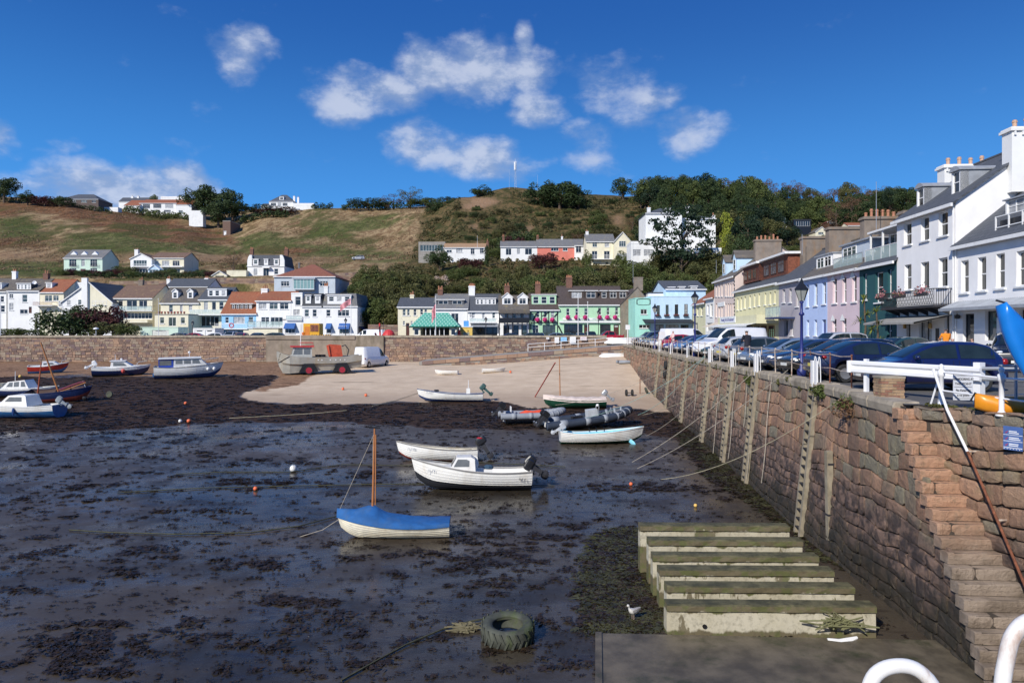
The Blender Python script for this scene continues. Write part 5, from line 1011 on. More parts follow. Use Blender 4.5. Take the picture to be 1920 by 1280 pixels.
# ---------------------------------------------------------------- vehicles
carglass=glassm('car_glass',(.015,.025,.028),.04);tyrem=mat('tyre_rubber',(.02,.02,.02),.8);rimm=mat('alloy_rim',(.45,.46,.48),.35,metal=.7);redl=mat('tail_light_red',(.28,.01,.01),.25);headl=mat('headlight',(.65,.68,.7),.12);yplate=mat('number_plate',(.7,.7,.66),.5)
PROF={'hatch':(3.85,1.70,[(0,.50),(.05,.66),(.25,.76),(.95,.93),(1.5,1.23),(1.85,1.38),(2.3,1.45),(3.0,1.43),(3.4,1.33),(3.68,1.08),(3.82,.86),(3.85,.5)],.95,1.85,3.3,3.78,.92),
'sedan':(4.5,1.76,[(0,.50),(.05,.66),(.3,.76),(1.2,.92),(1.75,1.2),(2.1,1.35),(2.6,1.42),(3.1,1.40),(3.5,1.25),(3.95,1.04),(4.35,1.0),(4.46,.85),(4.5,.5)],1.2,2.15,3.1,3.95,.92),
'estate':(4.5,1.76,[(0,.50),(.05,.66),(.3,.76),(1.15,.93),(1.7,1.22),(2.05,1.38),(2.6,1.47),(3.6,1.45),(4.0,1.38),(4.3,1.08),(4.46,.85),(4.5,.5)],1.15,2.1,3.95,4.4,.94),
'suv':(4.3,1.80,[(0,.60),(.05,.82),(.3,.98),(1.1,1.08),(1.55,1.4),(1.8,1.6),(2.3,1.68),(3.4,1.67),(3.9,1.55),(4.15,1.15),(4.27,.95),(4.3,.6)],1.1,1.85,3.85,4.2,1.06),
'van':(4.95,1.95,[(0,.55),(.05,.85),(.3,1.05),(.9,1.2),(1.45,1.68),(1.75,1.9),(2.2,1.98),(4.0,1.98),(4.8,1.95),(4.9,1.7),(4.94,1.0),(4.95,.5)],.9,1.8,99,99,1.15),
'tallvan':(5.3,2.0,[(0,.55),(.05,.95),(.3,1.1),(.8,1.3),(1.3,1.85),(1.65,2.2),(2.2,2.5),(4.0,2.55),(5.15,2.52),(5.26,2.3),(5.29,1.0),(5.3,.5)],.8,1.6,99,99,1.25),
'pickup':(4.9,1.8,[(0,.6),(.05,.85),(.3,.98),(1.3,1.08),(1.8,1.45),(2.1,1.68),(2.6,1.74),(3.2,1.70),(3.45,1.5),(3.6,1.1),(4.8,1.08),(4.88,1.0),(4.9,.6)],1.3,2.15,3.2,3.55,1.05)}
def make_car(kind,paint,label,name='parked_car',cat='car',loc=(0,0,0),rz=0,group=None,seams=False):
 L,Wd,prof,ws0,ws1,rw0,rw1,belt=PROF[kind];h=thing(name,label,cat,loc,rz,group);rw=.31 if kind in('hatch','sedan','estate')else .34;xw=(.72,L-.78)
 xs=sorted(set([round(x*.01*L,3)for x in(0,1,3,6,10,14,18,22,26,30,34,38,42,46,50,54,58,62,66,70,74,78,82,86,90,94,97,99,100)]+[a+d for a in xw for d in(-rw-.06,-rw*.8,-rw*.4,0,rw*.4,rw*.8,rw+.06)]+[p_[0]for p_ in prof]))
 def ring(x,off=0):
  e=min(1,max(0,min(x,L-x))/.55);w=Wd/2*(.80+.20*math.sin(e*math.pi/2));zt=lerp(prof,x);zb2=.22 if .15<x<L-.15 else .34
  for a in xw:
   d=abs(x-a)
   if d<rw+.055:zb2=max(zb2,.31+math.sqrt((rw+.055)**2-d*d))
  bl=min(belt,zt-.04);cab=min(1,max(0,(zt-belt)/.35));w5=w*(.90-.17*cab)
  return[(0,zb2+.02),(w*.8,zb2),(w*.97,min(zb2+.08,bl-.08)),(w,min(max(.55,zb2+.1),bl-.05)),(w*.985,bl-.02),(w*.95,bl+.015),(w5+.02,zt-.06 if cab>.1 else bl+.02),(w5*.86,zt-.012),(w5*.45,zt),(0,zt)]
 b=MB();rings=[]
 for x in xs:
  r=ring(x);rings.append([(x,y,z)for y,z in r]+[(x,-y,z)for y,z in r[-2:0:-1]])
 b.loft(rings);b.xf(Matrix.Translation((-L/2,0,0)));b.build('body',paint,h,smooth=True)
 def side(sg,xa,xb,nm='window'):
  q_=MB();n=6;top=[];bot=[]
  for k in range(n+1):
   x=xa+(xb-xa)*k/n;r=ring(x);y4,z4=r[5];y5,z5=r[6];hgt=z5-z4;
   if hgt<.04:continue
   f0,f1=.06,.93
   bot.append((x-L/2,sg*(y4+(y5-y4)*f0+.012),z4+hgt*f0));top.append((x-L/2,sg*(y4+(y5-y4)*f1+.012),z4+hgt*f1))
  if len(bot)>1:q_.loft([bot,top],closed=False);q_.build(nm,carglass,h,smooth=True)
 for sg in(-1,1):
  if kind in('van','tallvan'):side(sg,ws0+.35,ws1+.45)
  elif kind=='pickup':side(sg,ws0+.35,2.35);side(sg,2.42,3.3)
  else:mid=(ws1+rw0)/2-.1;side(sg,ws0+.3,mid-.04);side(sg,mid+.04,rw0+.15 if kind!='sedan' else rw0+.3)
 def screen(xa,xb,nm,n=5):
  g_=[]
  for k in range(n+1):
   x=xa+(xb-xa)*k/n;r=ring(x);g_.append([(x-L/2,y*s_*.93,z+.012)for(y,z),s_ in((r[6],-1),(r[7],-1),(r[8],-1),(r[9],1),(r[8],1),(r[7],1),(r[6],1))])
  MB().loft(g_,closed=False).build(nm,carglass,h,smooth=True)
 screen(ws0+.10,ws1-.03,'windscreen')
 if rw0<90:screen(rw0+.06,rw1-.06,'rear_window')
 for a in xw:
  for sg in(-1,1):
   b=MB();b.lathe([(rw*.62,-.09),(rw*.9,-.1),(rw,-.07),(rw,.07),(rw*.9,.1),(rw*.62,.09)],n=18);b.xf(Matrix.Rotation(R(90),4,'X'));wh=b.build('wheel',tyrem,h,(a-L/2,sg*(Wd/2-.13),rw))
   b=MB();b.lathe([(rw*.62,-.02),(rw*.6,.0)],n=14)
   for k in range(5):
    an=k*2*math.pi/5;b.add([(math.cos(an-.13)*.05,math.sin(an-.13)*.05,.05),(math.cos(an+.13)*.05,math.sin(an+.13)*.05,.05),(math.cos(an+.16)*rw*.58,math.sin(an+.16)*rw*.58,.03),(math.cos(an-.16)*rw*.58,math.sin(an-.16)*rw*.58,.03)],[(0,1,2,3)],1)
   b.lathe([(rw*.6,-.01),(rw*.6,.06),(rw*.53,.06)],n=14,mi=1);b.xf(Matrix.Rotation(R(90)*(1 if sg<0 else-1),4,'X'));b.build('rim',[black,rimm],wh,(0,sg*.06,0))
 for sg in(-1,1):
  MB().blob((.16-L/2,sg*Wd*.36,.66 if kind in('hatch','sedan','estate')else .85),.17,.13,.07,8,5).build('headlight',headl,h,smooth=True)
  b=MB();zt=.86 if kind in('hatch','sedan','estate')else 1.1;b.blob((L-.12-L/2,sg*Wd*.41,zt),.10,.09,.12 if kind!='sedan' else .07,8,5);b.build('tail_light',redl,h,smooth=True)
  b=MB();b.blob((ws0+.35-L/2,sg*(Wd/2+.09),belt+.07),.07,.11,.075,8,5);b.build('mirror',paint,h,smooth=True)
 MB().box(-L/2-.012,-L/2+.03,-.26,.26,.40,.51).build('number_plate',yplate,h);MB().box(L/2-.03,L/2+.012,-.26,.26,.52,.63).build('number_plate',mat('rear_plate',(.6,.5,.1),.5),h)
 MB().box(-L/2+.0,-L/2+.05,-Wd*.3,Wd*.3,.28,.38).build('grille',black,h)
 if seams:
  b=MB()
  for sg in(-1,1):
   for x in(ws0+.55,ws1+.62,L*.60,L-1.1):r=ring(x);b.add([(x-L/2-.006,sg*(r[i][0]+.004),r[i][1])for i in(2,3,4)]+[(x-L/2+.006,sg*(r[i][0]+.004),r[i][1])for i in(2,3,4)],[(0,1,4,3),(1,2,5,4)])
   b.box(-L/2+.8,L/2-.8,sg*(Wd/2+.004)-.012,sg*(Wd/2+.004)+.012,.50,.56)
  b.build('door_seam',black,h)
 return h
def paint(n,c):return mat('car_paint_'+n,c,.25,spec=.6,coat=1.0,var=.03)
pn={k:paint(k,c)for k,c in dict(royal=(.006,.010,.065),navy=(.008,.012,.045),black=(.008,.008,.01),dkblue=(.015,.03,.08),silver=(.42,.43,.45),grey=(.10,.11,.12),lblue=(.10,.22,.42),purple=(.05,.05,.22),white=(.78,.78,.78),green=(.02,.05,.045),red=(.42,.012,.02),slateblue=(.14,.19,.27),cream=(.75,.73,.62)).items()}
RW=math.atan2(ST,-CT)  # nose (local -x) pointing inland when added 0: local +x points to the water
def qcar(t,o,kind,col,label,nose=1,ang=0,**k):
 """nose 1: towards the water"""
 q_=Q(t,o);base=-TH+(0 if nose>0 else math.pi);return make_car(kind,pn[col],label,loc=q_,rz=base+R(ang),group='cars parked along the quay edge',**k)
qcar(21.1,10.95,'hatch','royal','royal blue three-door hatchback parked behind the white crash barrier',1,-3,seams=True)
qcar(24.6,11.1,'sedan','navy','navy saloon with its tail towards the railing, next to the royal blue hatchback',-1,4,seams=True)
qcar(27.6,11.1,'estate','black','black estate car behind the navy saloon',1,6)
qcar(30.4,11.0,'sedan','dkblue','dark blue saloon beside the near lamp post',1,8)
qcar(33.3,11.0,'sedan','slateblue','slate blue saloon with bright window trim, in front of the man in the dark jacket',1,10)
qcar(36.2,11.0,'hatch','grey','charcoal hatchback with its red tail light towards the man in the dark jacket',-1,10)
qcar(39.2,10.9,'hatch','silver','silver hatchback with its tail light over the quay rail',-1,12)
qcar(42.3,11.1,'sedan','green','dark green saloon in front of the cream van',1,14)
qcar(46.6,11.6,'van','white','white panel van nosing towards the water in the middle of the row',1,22,name='parked_van',cat='van')
qcar(50.4,11.1,'hatch','navy','small navy hatchback just beyond the white panel van',1,16)
qcar(53.3,11.0,'hatch','lblue','bright blue hatchback behind the far lamp post',1,16)
qcar(56.4,11.0,'sedan','purple','violet blue saloon beside the bright blue hatchback',1,16)
qcar(59.4,11.0,'hatch','red','red hatchback with its tail at the rail',-1,16)
qcar(63.0,11.8,'van','white','white van farther along the row beside the red hatchback',-1,18,name='parked_van',cat='van')
qcar(66.6,11.0,'hatch','white','white hatchback beyond the second white van',1,16)
for k,(t,kd,c_,lb)in enumerate(((69.8,'sedan','grey','grey saloon three places beyond the second white van'),(73,'estate','black','black estate towards the far end of the quay row'),(76.2,'sedan','slateblue','slate blue saloon near the far end of the quay row'),(79.6,'suv','black','black off-roader second from the far end of the quay row'),(83.2,'suv','silver','silver off-roader at the far end of the quay row'))):qcar(t,11.2,kd,c_,lb,1,16)
q_=Q(31.5,20.2);make_car('suv',pn['black'],'dark car parked by the terrace behind the standing blue kayak',loc=q_,rz=-TH+R(60))
q_=Q(36,17.2);make_car('hatch',pn['green'],'dark green hatchback in the second row below the pink house',loc=q_,rz=-TH+R(20))
q_=Q(42,16.5);make_car('suv',pn['silver'],'silver off-roader with roof bars in the second row, below the lilac house',loc=q_,rz=-TH+R(15))
q_=Q(72,18.5);make_car('van',pn['white'],'long white van in the second row near the sky blue restaurant',loc=q_,rz=-TH+R(25),name='parked_van',cat='van')
q_=Q(80,19);make_car('estate',pn['dkblue'],'dark blue estate parked before the sky blue restaurant',loc=q_,rz=-TH+R(15))
GF='cars parked on the road behind the sea wall'
for px,kd,c_,lb,a in((330,'hatch','grey','grey hatchback below the flower terrace',0),(360,'sedan','red','dark red saloon beside the grey hatchback at the white garages',5),(400,'hatch','white','white hatchback in front of the white garages',0),(432,'suv','silver','silver off-roader under the balcony with the red lifebuoy',90),(452,'hatch','red','red hatchback under the balcony with the red lifebuoy',90),(480,'hatch','green','dark green hatchback below the glass balcony of the white house',85),(508,'estate','green','dark green estate left of the shop with the blue blind',0),
(862,'hatch','dkblue','dark blue hatchback to the right of the yellow kiosk',0),(963,'sedan','navy','navy saloon in front of the black balcony building',0),(990,'hatch','green','green hatchback before the half-timbered green house',10),(1012,'estate','dkblue','blue estate before the half-timbered green house',85),(1036,'hatch','slateblue','pale blue hatchback at the hotel corner',5),(1060,'sedan','green','dark green saloon parked before the hotel windows',0),(1088,'hatch','dkblue','dark blue hatchback between the two flagpoles',85),(1108,'suv','black','black off-roader left of the red pickup',90)):
 Y=108 if px<700 else 112;make_car(kd,pn[c_],lb,loc=((px-CX)/F*Y,Y,0),rz=R(a+180*(px%2)),group=GF)
make_car('pickup',pn['red'],'bright red pickup by the gap in the sea wall below the hotel',loc=((1139-CX)/F*104,104,0),rz=R(12),name='pickup',cat='pickup truck')
make_car('van',pn['white'],'white van beside the red buoy in front of the bushes',loc=((692-CX)/F*108,108,0),rz=R(-4),name='parked_van',cat='van')
gp=G(697,687);v_=make_car('tallvan',pn['white'],'tall white panel van standing on the sand beside the grey landing craft',loc=gp,rz=R(180+52),name='parked_van',cat='van');v_.rotation_euler=(0,0,R(180+66))
gp=TG(672,489,200);make_car('suv',pn['silver'],'silver off-roader on the track across the hillside field',loc=gp+Vector((0,0,.1)),rz=R(8))
# ---------------------------------------------------------------- ladders, railings, lamps on the quay
def handle(par,x,z,m=white):
 """one white board with a hooped grab rail above it, leaning with the ladder"""
 b=MB();b.box(x-.10,x+.10,-.10,-.05,z-.02,z+.98);b.build('handle_board',whiteclean,par)
 pts=[(x-.07,.05,z+.8),(x-.07,.03,z+1.0)]+[(x-.07*math.cos(a),.02,z+1.02+.09*math.sin(a))for a in[k*math.pi/6 for k in range(1,6)]]+[(x+.07,.03,z+1.0),(x+.07,.05,z+.0)]
 MB().tube(pts,.016,6).build('grab_hoop',white,par)
GLD='timber ladders down the quay wall'
for k,(px,lb)in enumerate(((1528,'timber ladder with tall white handle boards, nearest to the stairs'),(1417,'second timber ladder with white handle boards from the stairs'),(1372,'third timber ladder with white handle boards from the stairs'),(1330,'fourth timber ladder from the stairs, at the front of the white van'),(1288,'fifth timber ladder from the stairs, with a narrow white board'),(1257,'sixth timber ladder from the stairs'),(1236,'timber ladder with a white board farthest from the stairs'))):
 t=tq(px,8.55);top=Q(t,face_o(t,0)-.02,0);zb_=bed(top.x,top.y);bot=Q(t,face_o(t,zb_)-.02,zb_)
 L=thing('wall_ladder',lb,'ladder',top,math.atan2(-CT,-ST),GLD);lean=(face_o(t,0)-face_o(t,zb_))/(0-zb_)
 def lp(x,y,z):return(x,y+lean*z*-1*-1*1 if False else y+(-lean)*(-z)*-1*-1,z)
 def yy(z):return lean*z if False else-(lean*(-z))
 for x in(-.24,.22):
  w=.06 if x<0 else .08;b=MB();b.add([(x-w,yy(z)-.15+dy,z)for z in(zb_-.2,-.02)for dy in(0,.14)]+[(x+w,yy(z)-.15+dy,z)for z in(zb_-.2,-.02)for dy in(0,.14)],[(0,1,3,2),(4,6,7,5),(0,2,6,4),(1,5,7,3),(2,3,7,6)]);b.build('stile',timber,L)
 z=zb_+.25
 while z<-.1:b=MB();b.box(-.19,.15,yy(z)-.16,yy(z)-.06,z-.022,z+.022);b.build('rung',dark,L);z+=.29
 n_before=len(L.children)
 for x in((-.17,.17)if k<3 or k==3 else(0,)):handle(L,x,-.22)
def hang(px,py0,py1,m,lab,o=8.2,name='timber_post',r=.09,cat='post'):
 t=tq(px,o);c_=Q(t,face_o(t,-2)-.12,0);z0,z1=ZP(py0,c_.y),ZP(py1,c_.y);h=thing(name,lab,cat,(c_.x,c_.y,0));lean=.1
 MB().box(-r,r,-r,r,0,z0-z1).xf(Matrix.Translation((-.0,0,z1))@Matrix.Rotation(-.02,4,'Y')).build('shaft',m,h);b=MB();b.box(-r-.02,r+.2,-r-.01,r+.01,z1+(z0-z1)*.3,z1+(z0-z1)*.3+.06);b.box(-r-.02,r+.2,-r-.01,r+.01,z1+(z0-z1)*.85,z1+(z0-z1)*.85+.06);b.build('strap',dark,h)
hang(1555,845,1018,timber,'single pale timber post standing against the wall between ladder and stairs')
# railing
rl=thing('quay_railing','thin rusty two-rail railing along the quay edge in front of the cars','railing')
rustw=mat('rusty_white_paint',(.48,.40,.33),.7,var=.3,vs=9,dirt=((.25,.1,.04),.8,6));rust=mat('rust',(.20,.07,.035),.85,var=.35,vs=12)
t=20.9;tops=[]
while t<88:
 o=lerp(WALLTOP,t)+.25;a=Q(t,o,.03);b=MB();b.tube([a,a+Vector((random.uniform(-.03,.03),0,.98))],.022,5);b.blob((a.x,a.y,1.02),.035,.035,.035,6,4);b.build('post',rustw if t>26 else rust,rl);tops.append(a);t+=1.9
for hgt in(.52,.96):
 pts=[]
 for a,b_ in zip(tops,tops[1:]):pts+=[a+Vector((0,0,hgt)),(a+b_)/2+Vector((0,0,hgt-.04))]
 MB().tube(pts,.014 if hgt<.9 else .018,4).build('rail',rustw,rl)
def lamp(px,pytop,o,lab,Y=None,col=None):
 p_=Q(tq(px,o),o)if Y is None else Vector(((px-CX)/F*Y,Y,0));H_=ZP(pytop,p_.y);m=col or mat('royal_blue_iron',(.02,.03,.16),.45)
 h=thing('street_lamp',lab,'street lamp',p_,0,'old-fashioned street lamps');b=MB()
 b.lathe([(.17,0),(.17,.25),(.12,.32),(.11,.9),(.08,1.0),(.06,1.1),(.05,H_*.62),(.10,H_*.63),(.10,H_*.645),(.05,H_*.66),(.045,H_-.95),(.09,H_-.9),(.05,H_-.85)],n=10);b.build('post',m,h,smooth=True)
 b=MB();b.lathe([(.10,H_-.85),(.24,H_-.42),(.22,H_-.42),(.08,H_-.83)],n=6);b.build('lantern_glass',mat('lantern_glass',(.35,.36,.33),.1),h)
 b=MB();b.lathe([(.29,H_-.42),(.24,H_-.36),(.08,H_-.18),(.07,H_-.12),(.02,H_)],n=6);[b.tube([(.10*math.cos(a),.10*math.sin(a),H_-.85),(.25*math.cos(a),.25*math.sin(a),H_-.42)],.012,4)for a in[i*math.pi/3 for i in range(6)]];b.build('lantern_cap',black,h)
lamp(1503,522,9.3,'royal blue lamp post with black lantern nearest the stairs, in front of the lilac house');lamp(1303,545,9.3,'royal blue lamp post with black lantern in front of the lemon yellow house');lamp(1228,569,9.3,'royal blue lamp post with black lantern before the turquoise house')
lamp(648,595,0,'dark lamp post in front of the white corner house with blue blinds',110,dark);lamp(911,593,0,'dark lamp post in front of the glass balcony, right of the shelter',110,dark);lamp(1122,580,0,'dark lamp post before the green hotel',112,dark);lamp(361,600,0,'dark lamp post before the white garages',110,dark)
def pole(px,y0,y1,Y,r,lab,name='flagpole',cat='flagpole',m=white,z0=None,flag=None,grp=None):
 x=(px-CX)/F*Y;z0=ZP(y1,Y)if z0 is None else z0;z1=ZP(y0,Y);h=thing(name,lab,cat,(x,Y,z0),0,grp)
 MB().tube([(0,0,0),(0,0,z1-z0)],[r,r*.6],6).build('pole',m,h);MB().blob((0,0,z1-z0),r*1.5,r*1.5,r*1.5,6,4).build('finial',m,h)
 if flag:
  b=MB();fc,dz,w_,h_=flag
  b.loft([[(k*w_/7,.12*math.sin(k*1.2)*(1-j*.2),dz-k*.16-j*h_)for j in(0,1)]for k in range(8)],closed=False);b.build('flag',fc,h)
redflag=mat('flag_red_white',(.6,.25,.28),.8,var=.5,vs=1.5)
pole(658,555,645,100,.06,'white flagpole with a drooping flag by the sea wall left of the landing craft',z0=0,flag=(redflag,6.6,-1.6,.9))
pole(817,556,629,100,.06,'white flagpole standing in front of the green tiled shelter',z0=0,flag=(redflag,5.8,-.6,1.9));pole(1084,553,629,101,.07,'taller white flagpole in front of the green hotel',z0=0);pole(1102,566,629,101,.06,'shorter white flagpole in front of the green hotel',z0=0)
pole(297,560,628,105,.05,'slim white mast below the twin dormers',z0=0);pole(1,560,628,105,.06,'white pole at the far left edge on the promenade',z0=0)
pole(1187,455,530,132,.03,'thin television aerial mast above the roughcast chimney','aerial_mast','aerial',greym);pole(1504,440,478,72,.03,'thin aerial mast between the brown chimney stacks','aerial_mast','aerial',greym);pole(1643,342,440,58,.03,'tall thin mast beside the terracotta chimney pots','aerial_mast','aerial',greym)
pole(895,442,465,214,.05,'thin flagpole above the tan-roofed white house','flagpole','flagpole');pole(1343,488,512,100,.03,'small aerial on the end of the slate roof','aerial_mast','aerial',greym)
# radio mast
mb=thing('radio_mast','lattice radio mast with white antennas on the hilltop','mast',TP(966,380,-1));hM=ZP(297,380)-mb.location.z;b=MB()
for a in range(3):an=a*2.1;b.tube([(.7*math.cos(an),.7*math.sin(an),0),(.25*math.cos(an),.25*math.sin(an),hM-4)],.09,4)
for k in range(9):z=k*(hM-5)/9;r_=.7-.45*k/9;b.tube([(r_,0,z),(-r_*.5,r_*.87,z+1),(-r_*.5,-r_*.87,z+2),(r_,0,z+2)],.05,4)
b.build('lattice',greym,mb);b=MB();[b.box(x-.16,x+.16,y-.16,y+.16,hM-6.5,hM-2)for x,y in((.5,0),(-.5,.3),(0,-.6),(-.4,-.3))];b.tube([(0,0,hM-5),(0,0,hM)],.06,4);b.build('antenna',white,mb)
pole(1008,328,345,378,.06,'short thin mast to the right of the radio mast on the hill','radio_mast','mast',greym,z0=T(1008,378)-1);pole(955,318,350,378,.05,'thin pole to the left of the radio mast on the hill','radio_mast','mast',greym,z0=T(955,378)-1)
# crash barrier, pillar, near white railing, sign
bz=thing('crash_barrier','white corrugated crash barrier in front of the royal blue hatchback','crash barrier');
def bp(px,o):return tq(px,o)
B0,B1=P(1597,690,19.6),P(1832,695,16.1);B0.z=B1.z=0;dB=(B1-B0);LB=dB.length;aB=math.atan2(dB.y,dB.x);bz.location=B0;bz.rotation_euler=(0,0,aB)
prof_=[(-.02,.90),(-.06,.87),(-.06,.80),(0,.76),(0,.70),(-.06,.66),(-.06,.58),(-.02,.55),(.01,.55),(.02,.66),(.04,.73),(.02,.80),(.01,.90)]
MB().loft([[(x,y,z)for y,z in prof_]for x in(-.05,LB+.1)]).build('beam',whiteclean,bz);MB().lathe([(.03,.55),(.09,.56),(.09,.89),(.03,.90)],n=10).build('end_cap',whiteclean,bz,(-.06,0,0))
for x,w in((.42,.05),(LB-.05,.085)):MB().box(x-w,x+w,.05,.05+w*2,0,.96 if w<.06 else 1.0).build('post',whiteclean,bz)
b=MB();b.tube([(LB+.05,.1,.86),(LB+.95,.35,.90)],.045,8);b.tube([(LB+.05,.1,.62),(LB+.95,.35,.64)],.05,8);b.tube([(LB+.95,.35,.95),(LB+.95,.35,0)],.05,8);b.build('end_rail',greym,bz)
pi=thing('brick_pillar','short brown brick pillar under the crash barrier at the stair head','brick pillar',P(1652,747,17.7)+Vector((0,0,0)));pi.location.z=0;pi.rotation_euler=(0,0,-.12)
bk1=mat('brick_buff_brown',(.33,.22,.13),.9,var=.35,vs=2.3,bump=.5);bk2=mat('brick_dark_red',(.26,.13,.085),.9,var=.3,vs=2.3,bump=.5)
PW,PD,PH=.58,.5,.52;MB().box(.01,PW-.01,.01,PD-.01,0,PH-.02).build('core',mat('pale_joint',(.36,.31,.25),.95),pi)
for r_ in range(7):
 z0=r_*PH/7+.006;z1=(r_+1)*PH/7-.006;off=.0 if r_%2 else-.095
 for side_ in range(2):
  u=off;Ls=PW if side_==0 else PD
  while u<Ls:
   a0,a1=max(u+.006,0),min(u+.184,Ls)
   if a1-a0>.03:
    j=random.uniform(-.004,.004);bb=MB();(bb.box(a0,a1,-.005+j,.06,z0,z1)if side_==0 else bb.box(-.005+j,.06,a0,a1,z0,z1))if side_==0 or a0>.06 else bb.box(-.005+j,.06,max(a0,.065),max(a1,.1),z0,z1)
    bb.build('brick',random.choice([bk1,bk1,bk2]),pi)
   u+=.19
MB().box(-.015,PW+.015,-.015,PD+.015,PH-.004,PH+.05).build('cap',coping,pi)
nr=thing('stair_railing','white two-rail iron railing with ball-topped posts beside the orange kayak','railing')
pA,pB=P(1765,770,15.7),P(1878,780,14.0);pA.z=pB.z=0;pC=pB+(pB-pA)*1.6
def npost(p_,H_=.95):
 MB().lathe([(.115,0),(.115,.03),(.06,.10),(.05,.12),(.05,H_-.24),(.075,H_-.22),(.075,H_-.10),(.05,H_-.08),(.035,H_-.06),(.058,H_-.02),(.045,H_+.035),(.01,H_+.06)],n=12).build('post',whiteclean,nr,p_,smooth=True)
for p_ in(pB,pC):npost(p_)
npost(pA,.93)
for zz,r_ in((.80,.024),(.38,.02)):MB().tube([pA+Vector((0,0,zz)),pB+Vector((0,0,zz-.02)),pC+Vector((0,0,zz))],r_,8).build('rail',whiteclean,nr)
for dx in(-.10,.09):MB().tube([pA+Vector((0,0,.85)),pA+Vector((dx,.25,0))],.022,6).build('brace',whiteclean,nr)
sg=thing('warning_sign','white sign forbidding mooring, in English and French, on the stair railing','sign',pA+Vector((.30,-.30,.50)),-.10)
MB().box(-.21,.21,-.008,.008,-.31,.30).build('board',mat('sign_plate',(.62,.64,.68),.5,var=.05),sg)
for s_,z,sz in(('NO MOORING AT',.16,.075),('THIS POINT',.055,.075),("Pas d'amarrage",-.09,.072),('a ce point',-.20,.072)):text(sg,s_,0,z,sz,inkm,-.012,sx=.72 if len(s_)>11 else .9)
b=MB();[b.box(-.19,.19,-.0115,-.0085,z-.004,z+.004)for z in(-.015,.24,-.27)];b.build('rule',inkm,sg)
hr=thing('stair_handrail','long pipe handrail running down beside the granite steps, white above and rusty below','handrail')
pts=[]
for px,py in((1750,692),(1776,768),(1814,846),(1842,910),(1870,975),(1900,1045),(1925,1105)):
 o=8.7
 for _ in range(12):t=tq(px,o);o=.5*o+.5*(o_in(t)-.24+(.22/4)*min(4,max(0,(py-760)/90)))
 q_=Q(t,o);pts.append(Vector((q_.x,q_.y,ZP(py,q_.y))))
MB().tube(pts[:3],.030,8).build('upper_pipe',whiteclean,hr);MB().tube([pts[2]]+pts[3:]+[pts[-1]*2-pts[-2]],.027,8).build('lower_pipe',rust,hr)
for p_ in(pts[2],pts[4],pts[6]):MB().tube([p_,p_+Vector((.28,.02,.0))],.022,6).build('bracket',rustw,hr)
bs=thing('safety_notice','blue and white notice with red ticks fixed to the wall beside the stairs','sign');t=14.2;q_=Q(t,o_in(t)-.13);bs.location=(q_.x,q_.y,ZP(822,q_.y));bs.rotation_euler=(0,0,math.atan2(-CT,-ST)+R(15)+R(20))
MB().box(-.17,.17,-.012,.0,-.23,.24).build('board',mat('notice_blue',(.06,.12,.32),.5,var=.1),bs);b=MB()
for k in range(3):z=.12-k*.125;b.box(-.165,.165,-.0145,-.0125,z-.055,z-.045);[b.box(-.07,.05+.08*random.random(),-.0145,-.0125,z+dz-.008,z+dz+.01)for dz in(-.012,.022)]
for k in range(12):b.box(-.16+k*.027,-.146+k*.027,-.0145,-.0125,-.215+(k%2)*.02,-.195+(k%2)*.02)
b.build('print',mat('notice_white',(.72,.74,.78),.5),bs);b=MB();[b.tube([(-.13,-.016,.12-k*.125),(-.12,-.016,.10-k*.125),(-.09,-.016,.145-k*.125)],.007,4)for k in range(3)];b.build('tick',mat('tick_red',(.5,.05,.08),.5),bs)
# ladder hoops in front of the camera
lh=thing('pier_ladder','pair of thick white rusty grab hoops rising at the bottom right corner','ladder')
peel=mat('peeling_white',(.78,.76,.72),.5,var=.05,vs=6,dirt=((.34,.15,.06),.8,9))
for(pp,Yc)in(([(1618,1500),(1622,1340),(1632,1280),(1655,1254),(1692,1247),(1725,1258),(1752,1290),(1768,1345),(1776,1500)],2.1),([(1868,1500),(1878,1300),(1886,1240),(1897,1196),(1920,1168),(1952,1162),(1984,1190),(2000,1260),(2010,1500)],2.0)):
 cr=[pp[0]]+pp+[pp[-1]];sp_=[]
 for a_,b2,c2,d2 in zip(cr,cr[1:],cr[2:],cr[3:]):
  for j in range(4):u_=j/4;sp_.append(tuple(.5*(2*b2[i]+(c2[i]-a_[i])*u_+(2*a_[i]-5*b2[i]+4*c2[i]-d2[i])*u_*u_+(3*b2[i]-a_[i]-3*c2[i]+d2[i])*u_**3)for i in(0,1)))
 MB().tube([P(x,y,Yc)for x,y in sp_],.0215,12).build('grab_hoop',peel,lh,smooth=True)
